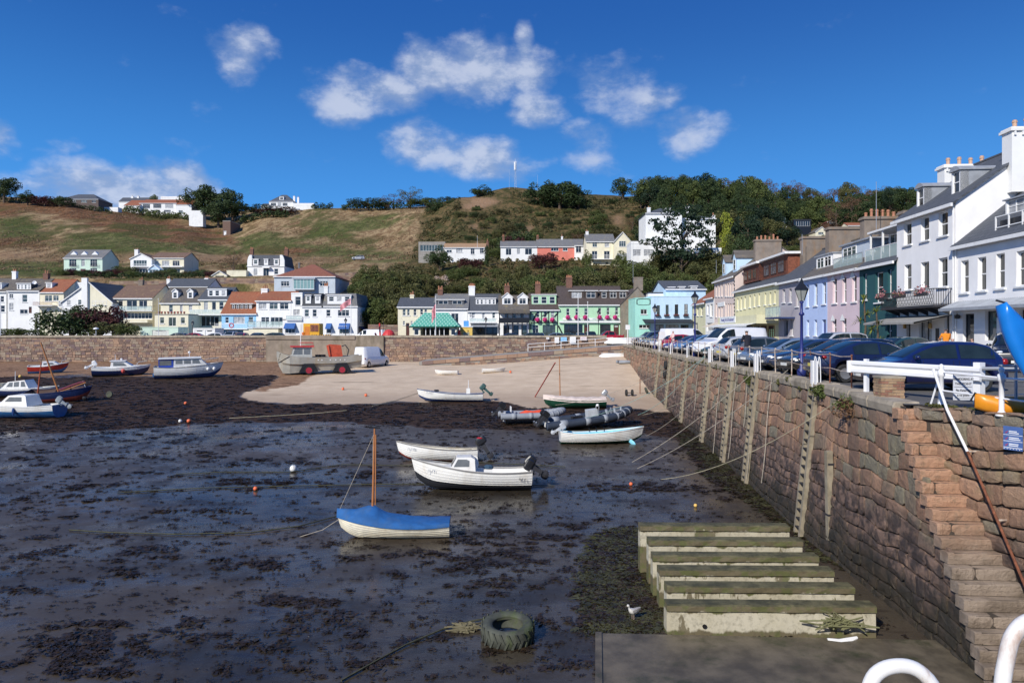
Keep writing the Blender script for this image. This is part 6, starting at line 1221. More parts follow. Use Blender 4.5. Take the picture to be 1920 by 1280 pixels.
 # kayaks
def kayak(name,label,m,L,W_,H_,loc,rot,cat='kayak'):
 h=thing(name,label,cat,loc);h.rotation_euler=rot;rings=[];N=16
 for k in range(N+1):
  s=k/N*2-1;w=W_/2*(1-abs(s)**2.6)+.03;zt=H_*.55+.12*abs(s)**2;zb2=.0+.16*abs(s)**4;x=s*L/2
  deck=[(w,.45),(w*.8,.72),(w*.42,.80 if abs(s)>.45 else .52),(0,.86 if abs(s)>.5 else .48)]
  half=[(0,0),(w*.5,.03),(w*.85,.18)]+deck;rings.append([(x,y,zb2+(zt-zb2+.12)*q2)for y,q2 in half]+[(x,-y,zb2+(zt-zb2+.12)*q2)for y,q2 in half[-2:0:-1]])
 MB().loft(rings).build('hull',m,h,smooth=True);MB().tube([(-L*.46,0,H_*.75),(-L*.5,0,H_*.9),(-L*.53,0,H_*.6)],.02,6).build('carry_handle',black,h)
 MB().blob((L*.1,0,H_*.55),.22,W_*.33,.05,10,5).build('seat_well',dark,h)
 b=MB();b.tube([(-L*.3,W_*.38,H_*.62),(-L*.05,W_*.46,H_*.66),(L*.25,W_*.40,H_*.62)],.008,4);b.build('deck_line',white,h);return h
kbl=mat('kayak_blue',(.01,.19,.62),.3,var=.06,vs=1.5);kor=mat('kayak_orange',(.80,.30,.02),.35,var=.18,vs=1.2)
kayak('kayak','bright blue kayak standing nose-up against the rack at the right edge',kbl,3.3,.72,.42,P(1959,720,12.6),(R(60),R(58),R(-20)))
kayak('kayak','second bright blue kayak leaning behind the first on the rack',kbl,3.1,.70,.40,P(1976,720,13.2),(R(75),R(50),R(-15)))
kayak('kayak','orange and yellow kayak lying on the quay behind the white railing',kor,2.6,.74,.54,P(1972,750,13.9)+Vector((0,.25,0)),(R(8),R(-2),R(-8))).location.z=.02
rk=thing('kayak_rack','grey tubular steel rack holding the blue kayaks','rack',P(1905,760,14.2));rk.location.z=0
for dx in(0,1.4):MB().tube([(dx,0,0),(dx,0,1.15),(dx+.1,.0,1.25),(dx+.5,.1,1.25)],.03,6).build('upright',greym,rk)
for zz in(.92,1.02):MB().tube([(-.35,0,zz),(2.2,.1,zz)],.03,6).build('crossbar',greym,rk)
def rope_o(pts,r,m,lab,name='mooring_rope',cat='rope',sag=0,n=10,grp=None):
 pts=[Vector(p_)for p_ in pts]
 if sag and len(pts)==2:a,c_=pts;pts=[a.lerp(c_,k/n)-Vector((0,0,sag*4*(k/n)*(1-k/n)))for k in range(n+1)]
 b=MB();b.tube(pts,r,5);o=b.build(name,m);o['label']=lab;o['category']=cat
 if grp:o['group']=grp
 return o
def WQ(px,py,off=.05):o=8.6;t=tq(px,o);q_=Q(t,o-off);return Vector((q_.x,q_.y,min(.9,ZP(py,q_.y))))
GR='mooring ropes from the quay to the boats'
for k,(a,c_,m,lb,sg_)in enumerate((((1392,688),(1204,800),ropey,'yellow rope from the second ladder down to the bow of the blue-lined dinghy',.35),((1322,664),(1196,800),ropeg,'green rope from the quay edge to the bow of the blue-lined dinghy',.5),((1325,668),(1030,800),ropeg,'long green rope from the quay edge down past the black inflatable boat',.8),((1480,662),(1195,884),ropem,'long pale rope from the rail to the mud behind the cabin boat',.3),((1412,700),(1185,872),ropem,'pale rope from the white handle boards to the mud',.25),
((1300,676),(1215,745),ropeg,'thin green rope running to the wheel on the sand',.3),((1366,678),(1212,822),ropem,'pale rope to the blue paddle lying by the blue-lined dinghy',.45),((1590,740),(1240,905),ropey,'pale yellow rope slanting from beside the near ladder to the weed',.5),((1300,668),(1030,764),ropem,'thin rope from the quay to the green-hulled covered boat',.6))):
 A=WQ(*a);A.z=min(A.z,.3);B_=G(*c_)+Vector((0,0,.05+(.7 if k in(0,1)else .1)));rope_o([A,B_],.012,m,lb,sag=sg_,grp=GR)
GH='ropes hanging down the quay wall'
for k,(px,p0,p1)in enumerate(((1446,700,905),(1403,700,800),(1381,712,860),(1352,690,900),(1270,672,745),(1418,760,905),(1310,700,770))):
 t=tq(px,8.5);z0=ZP(p0,Q(t,8.5).y);z1=ZP(p1,Q(t,8.5).y)
 rope_o([Q(t+.1*math.sin(j),face_o(t,z)-.12,z)for j,z in enumerate(np.linspace(min(z0,-.05),z1,7))],.016,ropem,'pale rope hanging straight down the granite quay wall between ladders','hanging_rope',grp=GH)
 # weed lines and ground chains on the mud
for lb,m,pts in(('weedy ground rope running from the white buoy towards the cabin boat',ropedk,[(330,890),(420,886),(545,886),(640,872),(760,874),(900,868),(1060,876)]),('dark chain line on the mud passing under the bow of the cabin boat',ropedk,[(220,925),(380,916),(560,912),(700,909),(860,908),(1040,912)]),('long curved weedy rope leading left from the blue-covered dinghy',ropedk,[(130,995),(210,1000),(330,1003),(470,1000),(560,988),(636,968)]),('dark rope on the mud left of the tractor tyre',ropedk,[(640,1279),(700,1245),(760,1212),(830,1182),(880,1168),(930,1158)]),('pale rope on the sand leading to the white motor boat',ropey,[(698,762),(740,752),(790,735)]),('broken yellow rope lying across the weed',ropey,[(430,785),(520,780),(600,775),(650,770)])):
 rope_o([G(x,y)+Vector((0,0,.04))for x,y in pts],.022,m,lb,'ground_rope')
cp_=thing('rope_heap','tangled heap of weedy rope beside the tractor tyre','rope')
c0=G(875,1180)
for k in range(9):pts=[c0+Vector((random.gauss(0,.25),random.gauss(0,.12),random.uniform(.02,.12)))for _ in range(7)];MB().tube(pts+[pts[0]],.016,5).build('rope_coil',mat('rope_brown',(.16,.14,.08),.9),cp_)
# tyre
ty=thing('tractor_tyre','mossy grey-green tractor tyre lying flat in the wet mud','tyre',G(952,1212)+Vector((0,.12,.01)));ty.location.y+=.25;ty.rotation_euler=(R(4),0,0)
mossy=mat('mossy_rubber',(.06,.065,.05),.8,var=.35,vs=4,bump=.4,dirt=((.06,.085,.02),.8,3));ro,ri,ht=.60,.33,.40
MB().loft([[((r_)*math.cos(a),(r_)*math.sin(a),z)for r_,z in((ri,.10),(ri+.02,.06),(ro-.13,.0),(ro-.04,.05),(ro-.02,ht*.5),(ro-.04,ht-.05),(ro-.13,ht),(ri+.02,ht-.05),(ri,ht-.08),(ri+.14,ht*.5))]for a in[k*2*math.pi/40 for k in range(41)]],caps=False).build('casing',mossy,ty,smooth=True)
for k in range(44):
 a=k*2*math.pi/44;b=MB();up=k%2;da=.16;rr=ro-.03
 zs_=(ht*.46,ht-.02)if up else(.02,ht*.54)
 pts=[(rr*math.cos(a+(da if(i==(0 if up else 1))else 0)),rr*math.sin(a+(da if(i==(0 if up else 1))else 0)),z)for i,z in enumerate(zs_)]
 A,B_=Vector(pts[0]),Vector(pts[1]);n_=Vector((math.cos(a),math.sin(a),0))*.022;sd_=Vector((-math.sin(a),math.cos(a),0))*.024;b.add([A-sd_,A+sd_,A+sd_+n_,A-sd_+n_,B_-sd_,B_+sd_,B_+sd_+n_*.9,B_-sd_+n_*.9],[(0,1,2,3),(7,6,5,4),(0,4,5,1),(2,6,7,3),(1,5,6,2),(0,3,7,4)]);b.build('tread_lug',mossy,ty)
 # concrete beams and slab
slimy=mat('slimy_concrete',(.42,.38,.27),.8,var=.1,vs=2);nt2=slimy.node_tree;q=NG(nt2);b_=nt2.nodes['Principled BSDF'];p=q.pos();s_=q.n('ShaderNodeSeparateXYZ');q.put(s_.inputs[0],p);nn=q.noise(q.v('MULTIPLY',p,(1.3,1,.5)),1.7,6,.62);nrm=q.n('ShaderNodeSeparateXYZ');q.put(nrm.inputs[0],q.n('ShaderNodeNewGeometry').outputs['Normal'])
oz=q.n('ShaderNodeSeparateXYZ');q.put(oz.inputs[0],q.obj());zn=q.m('ADD',oz.outputs[2],q.m('MULTIPLY_ADD',q.noise(q.v('MULTIPLY',p,(1,1,.25)),2.6,5,.65),.34,-.17))
base=q.mix(q.ramp(q.noise(p,1.1,4,.6),.35,.65),(.44,.40,.29),(.52,.48,.37));slime=q.mix(q.ramp(q.noise(p,3,5,.6),.45,.6),(.14,.115,.065),(.11,.115,.04));base=q.mix(q.ramp(zn,-.19,-.15),base,slime);base=q.mix(q.ramp(zn,-.56,-.62),base,slime);base=q.mix(q.m('MULTIPLY',q.ramp(nn,.58,.61),.9),base,slime);base=q.mix(q.ramp(nrm.outputs[2],.3,.7),base,q.mix(q.ramp(q.noise(p,2.2,6,.7),.35,.65),(.05,.048,.02),(.14,.125,.06)));base=q.mix(q.m('MULTIPLY',q.ramp(q.noise(p,9,5,.7),.45,.7),.4),base,(.06,.05,.03));q.put(b_.inputs['Base Color'],base);b_.inputs['Roughness'].default_value=.7
BE=[(1200,1478,978,1008,'farthest of the six mossy concrete beams on the mud'),(1216,1502,1005,1033,'second mossy concrete beam from the back of the six'),(1224,1532,1034,1064,'third mossy concrete beam from the back of the six'),(1236,1560,1060,1094,'fourth mossy concrete beam from the back of the six'),(1250,1598,1091,1130,'fifth mossy concrete beam, just behind the nearest one'),(1250,1638,1126,1182,'nearest of the six mossy concrete beams, with holes and a rope draped over its end')]
for k,(x0,x1,yt,yb,lb)in enumerate(BE):
 Yb=17.15-k*.0;Yk=[19.05,18.2,17.4,16.65,15.9,15.15][k];zt=ZP(yt+6,Yk);A=(x0-CX)/F*Yk;B_=(x1-CX)/F*Yk;zg=-5.12
 be=thing('concrete_beam',lb,'concrete beam',(A,Yk,zt),R(-1.2),'mossy concrete beams side by side');LL=B_-A;HH=zt-zg;d_=.31;r_=MB()
 N=14;rings=[]
 for i in range(N+1):x=LL*i/N;w1,w2=random.uniform(-.012,.012),random.uniform(-.012,.012);rings.append([(x,-.02,0),(x,0+w1,HH-.16),(x,-.05+w1,HH-.14),(x,-.05+w2,HH-.02+w1*.5),(x,.0,HH+w2*.6),(x,d_,HH-.0),(x,d_+.02,0)])
 r_.loft(rings);r_.xf(Matrix.Translation((0,0,-HH)));r_.build('block',slimy,be)
 if k>=4:MB().lathe([(.05,0),(.05,.02)],n=8).build('hole',black,be,(LL*(.18 if k==5 else .78),-.03,-HH*.58),(R(90),0,0))
sl=thing('concrete_slab','low flat concrete slipway slab in the foreground below the beams','slab')
wetc=mat('wet_concrete',(.11,.09,.06),.5,var=.4,vs=1.6,bump=.6,bs=6,dirt=((.035,.04,.015),.95,1.1))
zs=-4.93;A=P(1118,1186,(EZ-zs)*F/(1186-HY));Bx=8.3+A.y*ST
MB().prism([(A.x,A.y),(A.x*5/A.y,5),(Bx+.4,5),(Bx,A.y-.35)],-5.6,zs,'z').build('slab',wetc,sl);MB().prism([(A.x-.02,A.y+.01),(A.x*5/A.y-.02,5),(A.x*5/A.y+.1,5),(A.x+.12,A.y+.01)],-5.6,zs+.03).build('kerb',wetc,sl)
rn=thing('rope_and_fender','coil of olive rope tangled round a white fender at the end of the nearest beam','rope');c0=Vector(((1575-CX)/F*14.95,14.85,-4.75))
for k in range(11):pts=[c0+Vector((random.gauss(0,.30),random.uniform(-.08,.1),random.gauss(.12,.10)))for _ in range(6)];MB().tube(pts+[pts[0]],.017,5).build('rope_loop',mat('rope_olive',(.17,.17,.08),.9),rn)
MB().tube([c0+Vector((-.35,-.05,-.2)),c0+Vector((-.1,-.1,-.26)),c0+Vector((.3,-.05,-.14))],[.05,.11,.03],8).build('fender',white,rn)
# buoys
def buoy(px,py,r,m,lb,name='buoy'):
 g_=G(px,py);h=thing(name,lb,'buoy',g_+Vector((0,0,r*.9)),0,'mooring buoys');MB().blob((0,0,0),r,r,r,12,9).build('float',m,h,smooth=True);MB().tube([(0,0,r*.9),(.03,0,r*1.15),(0,0,r*1.3)],.02,5).build('eye',dark,h)
ob=mat('buoy_orange',(.75,.16,.06),.5,var=.15);wb=mat('buoy_white',(.78,.78,.74),.4,dirt=((.2,.12,.06),.6,5));yb_=mat('buoy_yellow',(.7,.45,.12),.5)
buoy(550,884,.165,wb,'round white mooring buoy on the wet mud left of the cabin boat');buoy(1183,910,.08,ob,'small orange buoy on the mud below the yellow rope');buoy(479,919,.09,ob,'small rusty orange buoy left of the dinghy mast');buoy(354,792,.13,ob,'orange buoy lying in the weed next to a white one');buoy(338,792,.12,wb,'small white buoy lying in the weed next to an orange one');buoy(348,758,.12,ob,'single orange buoy in the weed below the blue and white cruiser');buoy(686,743,.13,ob,'orange buoy on the wet sand before the white motor boat');buoy(643,731,.13,ob,'orange buoy on the sand left of its neighbour');buoy(957,699,.14,ob,'pale orange buoy on the sand beside the right white tender');buoy(38,708,.17,yb_,'yellow buoy beyond the dark cabin boat');buoy(1304,950,.07,yb_,'small pale buoy on the mud before the concrete beams')
# gull
gu=thing('gull','young gull standing on the weed beside the concrete beams','bird',G(1188,1163));gm=mat('gull_feathers',(.62,.60,.56),.8,var=.2,vs=12);b=MB()
b.loft([[(x,y*w*1.0,z+q_*h_)for y,q_ in((0,-1),(.7,-.7),(1,0),(.7,.7),(0,1),(-.7,.7),(-1,0),(-.7,-.7))]for x,w,z,h_ in((.20,.01,.20,.01),(.12,.035,.20,.03),(.03,.065,.21,.065),(-.06,.07,.235,.08),(-.12,.05,.27,.065),(-.145,.032,.315,.04),(-.15,.028,.35,.032),(-.165,.034,.385,.036),(-.19,.028,.395,.03),(-.212,.012,.39,.014))]);b.build('body',gm,gu,smooth=True)
MB().loft([[(x,y*.5*w,.387+q_*w)for y,q_ in((-1,0),(0,1),(1,0),(0,-1))]for x,w in((-.205,.014),(-.24,.011),(-.262,.003))]).build('beak',mat('beak',(.25,.2,.15),.5),gu)
MB().loft([[(x,s_*(w),z)for s_,z in((-1,.22),(-.8,.27),(.8,.27),(1,.22))]for x,w in((-.08,.075),(.02,.073),(.22,.02))],closed=False).build('wings',mat('gull_grey',(.34,.32,.30),.8,var=.3,vs=20),gu)
for s_ in(-.03,.03):MB().tube([(-.02,s_,.17),(-.02,s_,.02),(-.06,s_,.008)],.006,5).build('leg',mat('gull_leg',(.45,.33,.28),.6),gu)
gu.rotation_euler=(0,0,R(35))
# ---------------------------------------------------------------- people: one skinned body each
skin=mat('skin',(.50,.30,.22),.6,var=.05)
def person(loc,rz,label,top,legs,hair,H_=1.75,pose='stand',lean=0,bend=.0,shorts=False):
 h=thing('person',label,'person',loc,rz);k=H_/1.75;J={}
 sit=pose=='sit';hipz=.5 if sit else .92
 pts=[('pel',(0,0,hipz),.125),('waist',(lean*.2,0,hipz+.17),.115),('chest',(lean*.5,0,hipz+.38),.15),('neckb',(lean*.8,0,hipz+.54),.075),('neck',(lean*.9,0,hipz+.60),.055),('head0',(lean,0,hipz+.66),.075),('head1',(lean*1.02,0,hipz+.76),.088)]
 for s_,n_ in((1,'l'),(-1,'r')):
  pts+=[('sh'+n_,(lean*.7,.17*s_,hipz+.50),.07),('el'+n_,(lean*.6+(.05 if bend==0 else .10),.23*s_,hipz+.25),.047),('wr'+n_,(lean*.6+(.08 if bend==0 else .30),(.22 if bend==0 else .10)*s_,hipz+(.02 if bend==0 else .22+.1*bend)),.033),('hip'+n_,(0,.09*s_,hipz-.04),.105)]
  if sit:pts+=[('kn'+n_,(.42,.10*s_,.50),.07),('an'+n_,(.42,.10*s_,.09),.045),('to'+n_,(.56,.10*s_,.04),.035)]
  else:pts+=[('kn'+n_,(.02,.10*s_,.49),.068),('an'+n_,(0,.10*s_,.09),.045),('to'+n_,(.14,.11*s_,.04),.035)]
 id_={n:i for i,(n,_,_)in enumerate(pts)};E=[('pel','waist'),('waist','chest'),('chest','neckb'),('neckb','neck'),('neck','head0'),('head0','head1')]
 for n_ in 'lr':E+=[('chest','sh'+n_),('sh'+n_,'el'+n_),('el'+n_,'wr'+n_),('pel','hip'+n_),('hip'+n_,'kn'+n_),('kn'+n_,'an'+n_),('an'+n_,'to'+n_)]
 me=bpy.data.meshes.new('body');me.from_pydata([tuple(c*k for c in p_)for _,p_,_ in pts],[(id_[a],id_[b])for a,b in E],[]);o=link('body',me,h)
 md=o.modifiers.new('Skin','SKIN');md.use_smooth_shade=True;o.modifiers.new('Sub','SUBSURF').levels=1
 for v_,(_,_,r_)in zip(me.skin_vertices[0].data,pts):v_.radius=(r_*k,r_*k)
 me.skin_vertices[0].data[0].use_root=True;bpy.context.view_layer.update();ev=o.evaluated_get(bpy.context.evaluated_depsgraph_get());nm=bpy.data.meshes.new_from_object(ev);o.modifiers.clear();o.data=nm;nm.materials.clear()
 for m_ in(top,legs,skin,hair):nm.materials.append(m_)
 for p_ in nm.polygons:
  c_=p_.center/k;z=c_.z-hipz;arm=abs(c_.y)>.17 and z<.3
  p_.material_index=3 if(z>.80 or(z>.66 and c_.x<lean+.005))else(2 if z>.57 or(abs(c_.y)>.09 and z<.05 and z>-.1 and bend==0 and abs(c_.y)>.20)or(bend and c_.x>lean*.6+.24 and z>.1)else(0 if z>.02 and not(sit and c_.x>.2)else 1))
  if c_.z<.10 and not sit:p_.material_index=3
 b=MB()
 for s_ in(-1,1):  # hands: palm and five fingers
  w_=[p_ for n_,p_,_ in pts if n_==('wrl' if s_>0 else 'wrr')][0];el=[p_ for n_,p_,_ in pts if n_==('ell' if s_>0 else 'elr')][0];d_=(Vector(w_)-Vector(el)).normalized();a_=Vector((0,1,0))if abs(d_.x)>.5 else Vector((1,0,0));w_=Vector(w_)
  b.tube([w_*k,(w_+d_*.05)*k,(w_+d_*.09)*k],[.028*k,.036*k,.03*k],6)
  for f_ in range(4):q0=w_+d_*.08+a_*(-.027+.018*f_);b.tube([q0*k,(q0+d_*(.045+.008*(f_ in(1,2))))*k,(q0+d_*(.06+.012*(f_ in(1,2)))+Vector((0,-s_*.02,0)))*k],.0085*k,4)
  b.tube([(w_+d_*.03+a_*.03)*k,(w_+d_*.07+a_*.05)*k],.010*k,4)
 b.build('hands',skin,h)
 b=MB();hx=lean*1.02*k;b.blob((hx+.09*k,0,(hipz+.73)*k),.018,.014,.022,6,4);[b.blob((hx+.0*k,s_*.088*k,(hipz+.74)*k),.015,.012,.03,6,4)for s_ in(-1,1)];b.build('nose_and_ears',skin,h)
 return h
cl_=lambda n,c:mat('cloth_'+n,c,.9,var=.12,vs=10)
hb_=mat('hair_brown',(.06,.035,.02),.8);hg_=mat('hair_grey',(.35,.33,.3),.8);hbl=mat('hair_fair',(.36,.24,.12),.8);jeans=cl_('denim',(.05,.08,.16));dk=cl_('black',(.015,.015,.025))
def pq(px,o):return Q(tq(px,o),o)
w_=pq(1402,9.25);person(w_,R(90)-TH+R(15),'man in a dark jacket and jeans leaning on the quay rail, seen from behind',dk,jeans,hb_,1.83,bend=.6,lean=.10)
person(pq(1773,20.3)+Vector((0,0,.12)),R(75),'waiter in an orange shirt standing among the tables before the tall white house',cl_('orange',(.75,.25,.02)),dk,hb_,1.78,bend=.3)
person(pq(1262,9.6)+Vector((0,0,0)),R(200),'bald man in a pale pink shirt at the rail in the middle of the quay',cl_('pink',(.75,.48,.45)),jeans,hg_,1.80,bend=.2)
person(pq(1236,9.5),R(180),'dark-haired person at the rail beyond the man in pink',cl_('maroon',(.12,.03,.04)),dk,hb_,1.7)
person(pq(1421,14.5),R(100),'red-haired person behind the parked cars near the fish restaurant',cl_('rose',(.5,.12,.12)),dk,mat('hair_red',(.35,.08,.03),.8),1.72)
person(pq(1430,15.5),R(120),'person in a white shirt bending behind the parked cars',cl_('white',(.8,.8,.8)),jeans,hb_,1.7,lean=.25)
GS='seated guests'
for px,o,c_,hr_,lb,a in((1680,20.8,'navy',hb_,'seated guest in dark clothes between the two lime bushes',30),(1712,20.4,'brown',hb_,'seated guest at the terrace table beside the right lime bush',60),(1728,20.3,'tan',hbl,'fair-haired seated guest left of the waiter',-60),(1762,19.8,'rust',hb_,'seated guest in front of the waiter',100),(1786,19.8,'grey',hb_,'seated guest at the table right of the waiter',200),(1823,20.4,'maroon',hb_,'seated guest by the open door at the right',150)):
 w_=pq(px,o)+Vector((0,0,.12));person(w_,R(a),lb,cl_(c_,{'navy':(.02,.03,.08),'brown':(.12,.06,.03),'tan':(.4,.28,.18),'rust':(.3,.1,.04),'grey':(.2,.2,.2),'maroon':(.12,.03,.04)}[c_]),dk,hr_,1.72,'sit',bend=.4)
 ch=thing('cafe_chair','dark chair under the '+lb,'chair',w_,R(a),'cafe chairs');MB().box(-.22,.22,-.22,.22,.40,.44).build('seat',dark,ch);MB().box(-.25,-.21,-.22,.22,.44,.88).build('backrest',dark,ch)
 for x in(-.2,.2):
  for y in(-.2,.2):MB().box(x-.02,x+.02,y-.02,y+.02,0,.40).build('leg',dark,ch)
for px,o,lb in((1700,20.0,'dark round table between the lime bushes'),(1745,19.4,'dark round table in front of the waiter')):
 tb=thing('cafe_table',lb,'table',pq(px,o)+Vector((0,0,.12)),0,'cafe tables');MB().lathe([(.38,.72),(.38,.75)],n=14).build('table_top',dark,tb);MB().lathe([(.2,0),(.03,.04),(.03,.72)],n=8).build('leg',dark,tb)
 # ---------------------------------------------------------------- boats
def hullpts(L,B,D,s,bow=.35,tr=.78,fl=.0,sheer=.1):
 """section at s (0 stern .. 1 bow): keel height, half beam, sheer height"""
 b=B/2*(tr+(1-tr)*math.sin(min(1,s/.45)*math.pi/2))if s<.45 else B/2*max(0,1-((s-.45)/.55)**2.4)
 return(D*.55*max(0,(s-.80)/.2)**2,max(b,.012),D+D*bow*max(0,(s-.3)/.7)**2+D*sheer*max(0,(.3-s)/.3)**2)
def hull(par,L,B,D,mats,nb=2,ntop=1,n=9,N=22,strake=.012,bow=.35,tr=.78,flat=.5,name='hull',full=.45,sheer=.1,inner=None,gun=None,tin=.035):
 """mats: bottom paint, topsides, sheer strake; lapped strakes; separate inner skin and gunwale"""
 b=MB();rings=[];mi=[]
 def sec(s,j,off=0):
  k,hb,zs_=hullpts(L,B,D,s,bow,tr,0,sheer);u=j/n;y=hb*min(1,(math.sin(u*math.pi/2)**full))*1.0;z=k+(zs_-k)*(u**1.5*(1-flat)+u*flat)if True else 0
  return y,z
 for i in range(N+1):
  s=i/N;x=s*L-L/2+(0 if s<.9 else 0);r=[]
  for j in range(n+1):
   y,z=sec(s,j);rake=.16*D*(j/n)*max(0,(s-.7)/.3)*2;r.append((x+rake,y,z))
   if 0<j<n:r.append((x+rake,max(0,y-strake),z+.004))
  rings.append(r)
 m_=len(rings[0])
 for sg_ in(1,-1):
  base=len(b.v);b.v+=[(x,y*sg_,z)for r in rings for x,y,z in r];b.t+=[1]*(len(rings)*m_)
  for i in range(N):
   for j in range(m_-1):
    f_=(base+i*m_+j,base+(i+1)*m_+j,base+(i+1)*m_+j+1,base+i*m_+j+1);b.f.append(f_ if sg_<0 else f_[::-1]);st=(j+1)//2;b.mi.append(0 if st<nb else(2 if st>=n-ntop else 1))
 st_=[(x,y,z)for x,y,z in rings[0]];k_=len(b.v);b.v+=st_+[(x,-y,z)for x,y,z in st_];b.t+=[1]*(2*m_)
 for j in range(m_-1):b.f.append((k_+j,k_+j+1,k_+m_+j+1,k_+m_+j));st=(j+1)//2;b.mi.append(0 if st<nb else 1)
 h=b.build(name,mats,par)
 if inner:
  b=MB();ri=[]
  for i in range(N+1):
   s=min(.985,max(.012,i/N));x=s*L-L/2;r=[]
   for j in range(n+1):
    y,z=sec(s,j);r.append((x+.16*D*(j/n)*max(0,(s-.7)/.3)*2,max(0,y-tin),max(z+.03,.16 if j==0 else z)))
   ri.append(r+[(x_,-y_,z_)for x_,y_,z_ in r[-2::-1]]if False else[(x_,-y_,z_)for x_,y_,z_ in r[::-1]]+r[1:])
  b.loft(ri,closed=False);b.add(ri[0],[tuple(range(len(ri[0])))]);b.build('inner_hull',inner,par)
 if gun:
  b=MB();w_=.05
  for sg_ in(1,-1):
   pr=[]
   for i in range(N+1):
    y,z=sec(i/N,n);x=i/N*L-L/2+.16*D*max(0,(i/N-.7)/.3)*2;pr.append([(x,sg_*(y+.018),z-.03),(x,sg_*(y+.018),z+.02),(x,sg_*max(0,y-w_),z+.02),(x,sg_*max(0,y-w_),z-.03)])
   b.loft(pr)
  y,z=sec(0,n);b.box(-L/2-.02,-L/2+.04,-y,y,z-.03,z+.02);b.build('gunwale',gun,par)
 return h
def outboard(par,x,z,m=black,tilt=50,sc=1.0,y=0):
 M_=Matrix.Translation((x,y,z))@Matrix.Rotation(R(tilt),4,'Y')@Matrix.Scale(sc,4)
 b=MB();b.loft([[(-.30+dx*w*1.0+.0,dy*w*.75,zz)for dx,dy in((-.20,-.14),(.18,-.14),(.26,0),(.18,.14),(-.20,.14),(-.26,0))]for zz,w in((.12,.8),(.18,1.05),(.35,1.1),(.45,1.0),(.50,.7))]);b.xf(M_);e=b.build('outboard_motor',m,par,smooth=False)
 b=MB();b.loft([[(-.28+dx*w,dy*w*.5,zz)for dx,dy in((-.12,-.08),(.10,-.08),(.10,.08),(-.12,.08))]for zz,w in((.14,1.0),(-.2,.8),(-.45,.7))]);b.box(-.42,-.14,-.09,.09,-.38,-.36);b.loft([[(-.28+dx*w,dy*w,zz)for dx,dy in((-.2,0),(0,-.05),(.14,0),(0,.05))]for zz,w in((-.45,.9),(-.6,1.0),(-.72,.5))]);b.box(-.1,.02,-.10,.10,-.1,.14);b.xf(M_);b.build('leg',m if m is not black else dark,e)
 b=MB()
 for k in range(3):a=k*2.09;b.add([(-.50,0,-.56),(-.52,.13*math.cos(a),-.56+.13*math.sin(a)),(-.48,.13*math.cos(a+.7),-.56+.13*math.sin(a+.7))],[(0,1,2)])
 b.xf(M_);b.build('propeller',greym,e);return e
def boat(name,label,px,py,rz,heel=0,trim=0,cat='boat',sink=.04,grp=None):
 g_=G(px,py);h=thing(name,label,cat,g_-Vector((0,0,sink)),0,grp);h.rotation_euler=(R(heel),R(trim),R(rz));return h
def thwart(par,x,B,z,m,w=.2,n='thwart'):MB().box(x-w/2,x+w/2,-B/2,B/2,z-.03,z).build(n,m,par)
bw=mat('boat_white',(.80,.79,.75),.35,var=.03,dirt=((.5,.42,.3),.35,1.5));bcream=mat('boat_cream',(.74,.70,.58),.4,dirt=((.45,.35,.2),.4,1.5));antif=mat('antifoul_black',(.02,.022,.028),.7);antib=mat('antifoul_blue',(.02,.05,.16),.7);antir=mat('antifoul_red',(.28,.05,.03),.75);bnavy=mat('boat_navy',(.015,.03,.10),.3);bblue=mat('boat_blue',(.03,.14,.34),.4,dirt=((.2,.2,.2),.4,2));bgreen=mat('boat_green',(.01,.06,.035),.35);bred=mat('boat_red',(.40,.03,.02),.35);aqua=mat('boat_aqua',(.22,.60,.76),.5);bgrey=mat('rubbing_strake',(.10,.10,.10),.5);coverb=mat('blue_canvas',(.012,.10,.30),.8,var=.18,vs=2.5,bump=1.0,bs=4,dirt=((.05,.12,.25),.5,2));covw=mat('pale_canvas',(.62,.52,.46),.85,var=.15,vs=2,bump=.4,bs=5)
alu=mat('aluminium',(.38,.36,.31),.5,metal=.25,var=.15,vs=1.2,dirt=((.35,.25,.12),.6,.8));gun_=mat('grey_gunwale',(.22,.21,.20),.5)
# 1 covered dinghy with mast, in front
h=boat('covered_dinghy','white clinker dinghy under a blue canvas cover with a brown mast, nearest boat',742,1004,183,3,-1)
L,B,D=3.55,1.5,.52;hull(h,L,B,D,[antib,bcream,bcream],1,1,9,24,.014,bow=.42,tr=.80)
b=MB();rings=[];N=20
for i in range(N+1):
 s=i/N;k,hb,zs_=hullpts(L,B,D,s,.42,.80,0,.1);x=s*L-L/2+.16*D*max(0,(s-.7)/.3)*2;rd=.30*max(0,1-abs(s-.72)/.85)+.17*max(0,1-abs(s-.72)/.13);hb+=.025
 rings.append([(x,-hb,zs_-.10+.02*math.sin(i*2.1)),(x,-hb,zs_),(x,-hb*.62,zs_+rd*.42-.025*math.cos(i*1.7)),(x,-hb*.25,zs_+rd*.8-.012*math.cos(i*2.9)),(x,0,zs_+rd),(x,hb*.25,zs_+rd*.8),(x,hb*.62,zs_+rd*.42),(x,hb,zs_),(x,hb,zs_-.10)])
b.loft(rings,closed=False);b.add(rings[0],[tuple(range(9))]);b.build('cover',coverb,h,smooth=True)
mx=L*.72-L/2-.0;MB().tube([(mx,0,.3),(mx+.0,.0,3.55)],[.042,.028],8).build('mast',varnish,h);MB().tube([(mx-.09,.02,1.05),(mx-.05,.02,3.35)],.022,6).build('gaff_spar',varnish,h)
MB().tube([(mx+.05,-.01,3.3),(mx+.01,-.01,1.0)],.009,4).build('halyard',ropem,h);MB().tube([(mx,0,3.4),(L/2+.12,0,.80)],.009,4).build('forestay',ropem,h);MB().box(mx-.18,mx+.18,-.015,.015,3.55,3.60).build('wind_vane',black,h)
MB().tube([(L/2+.05,0,.6),(L/2+.6,.1,.25),(L/2+1.3,.2,.05)],.012,5).build('painter',ropem,h)
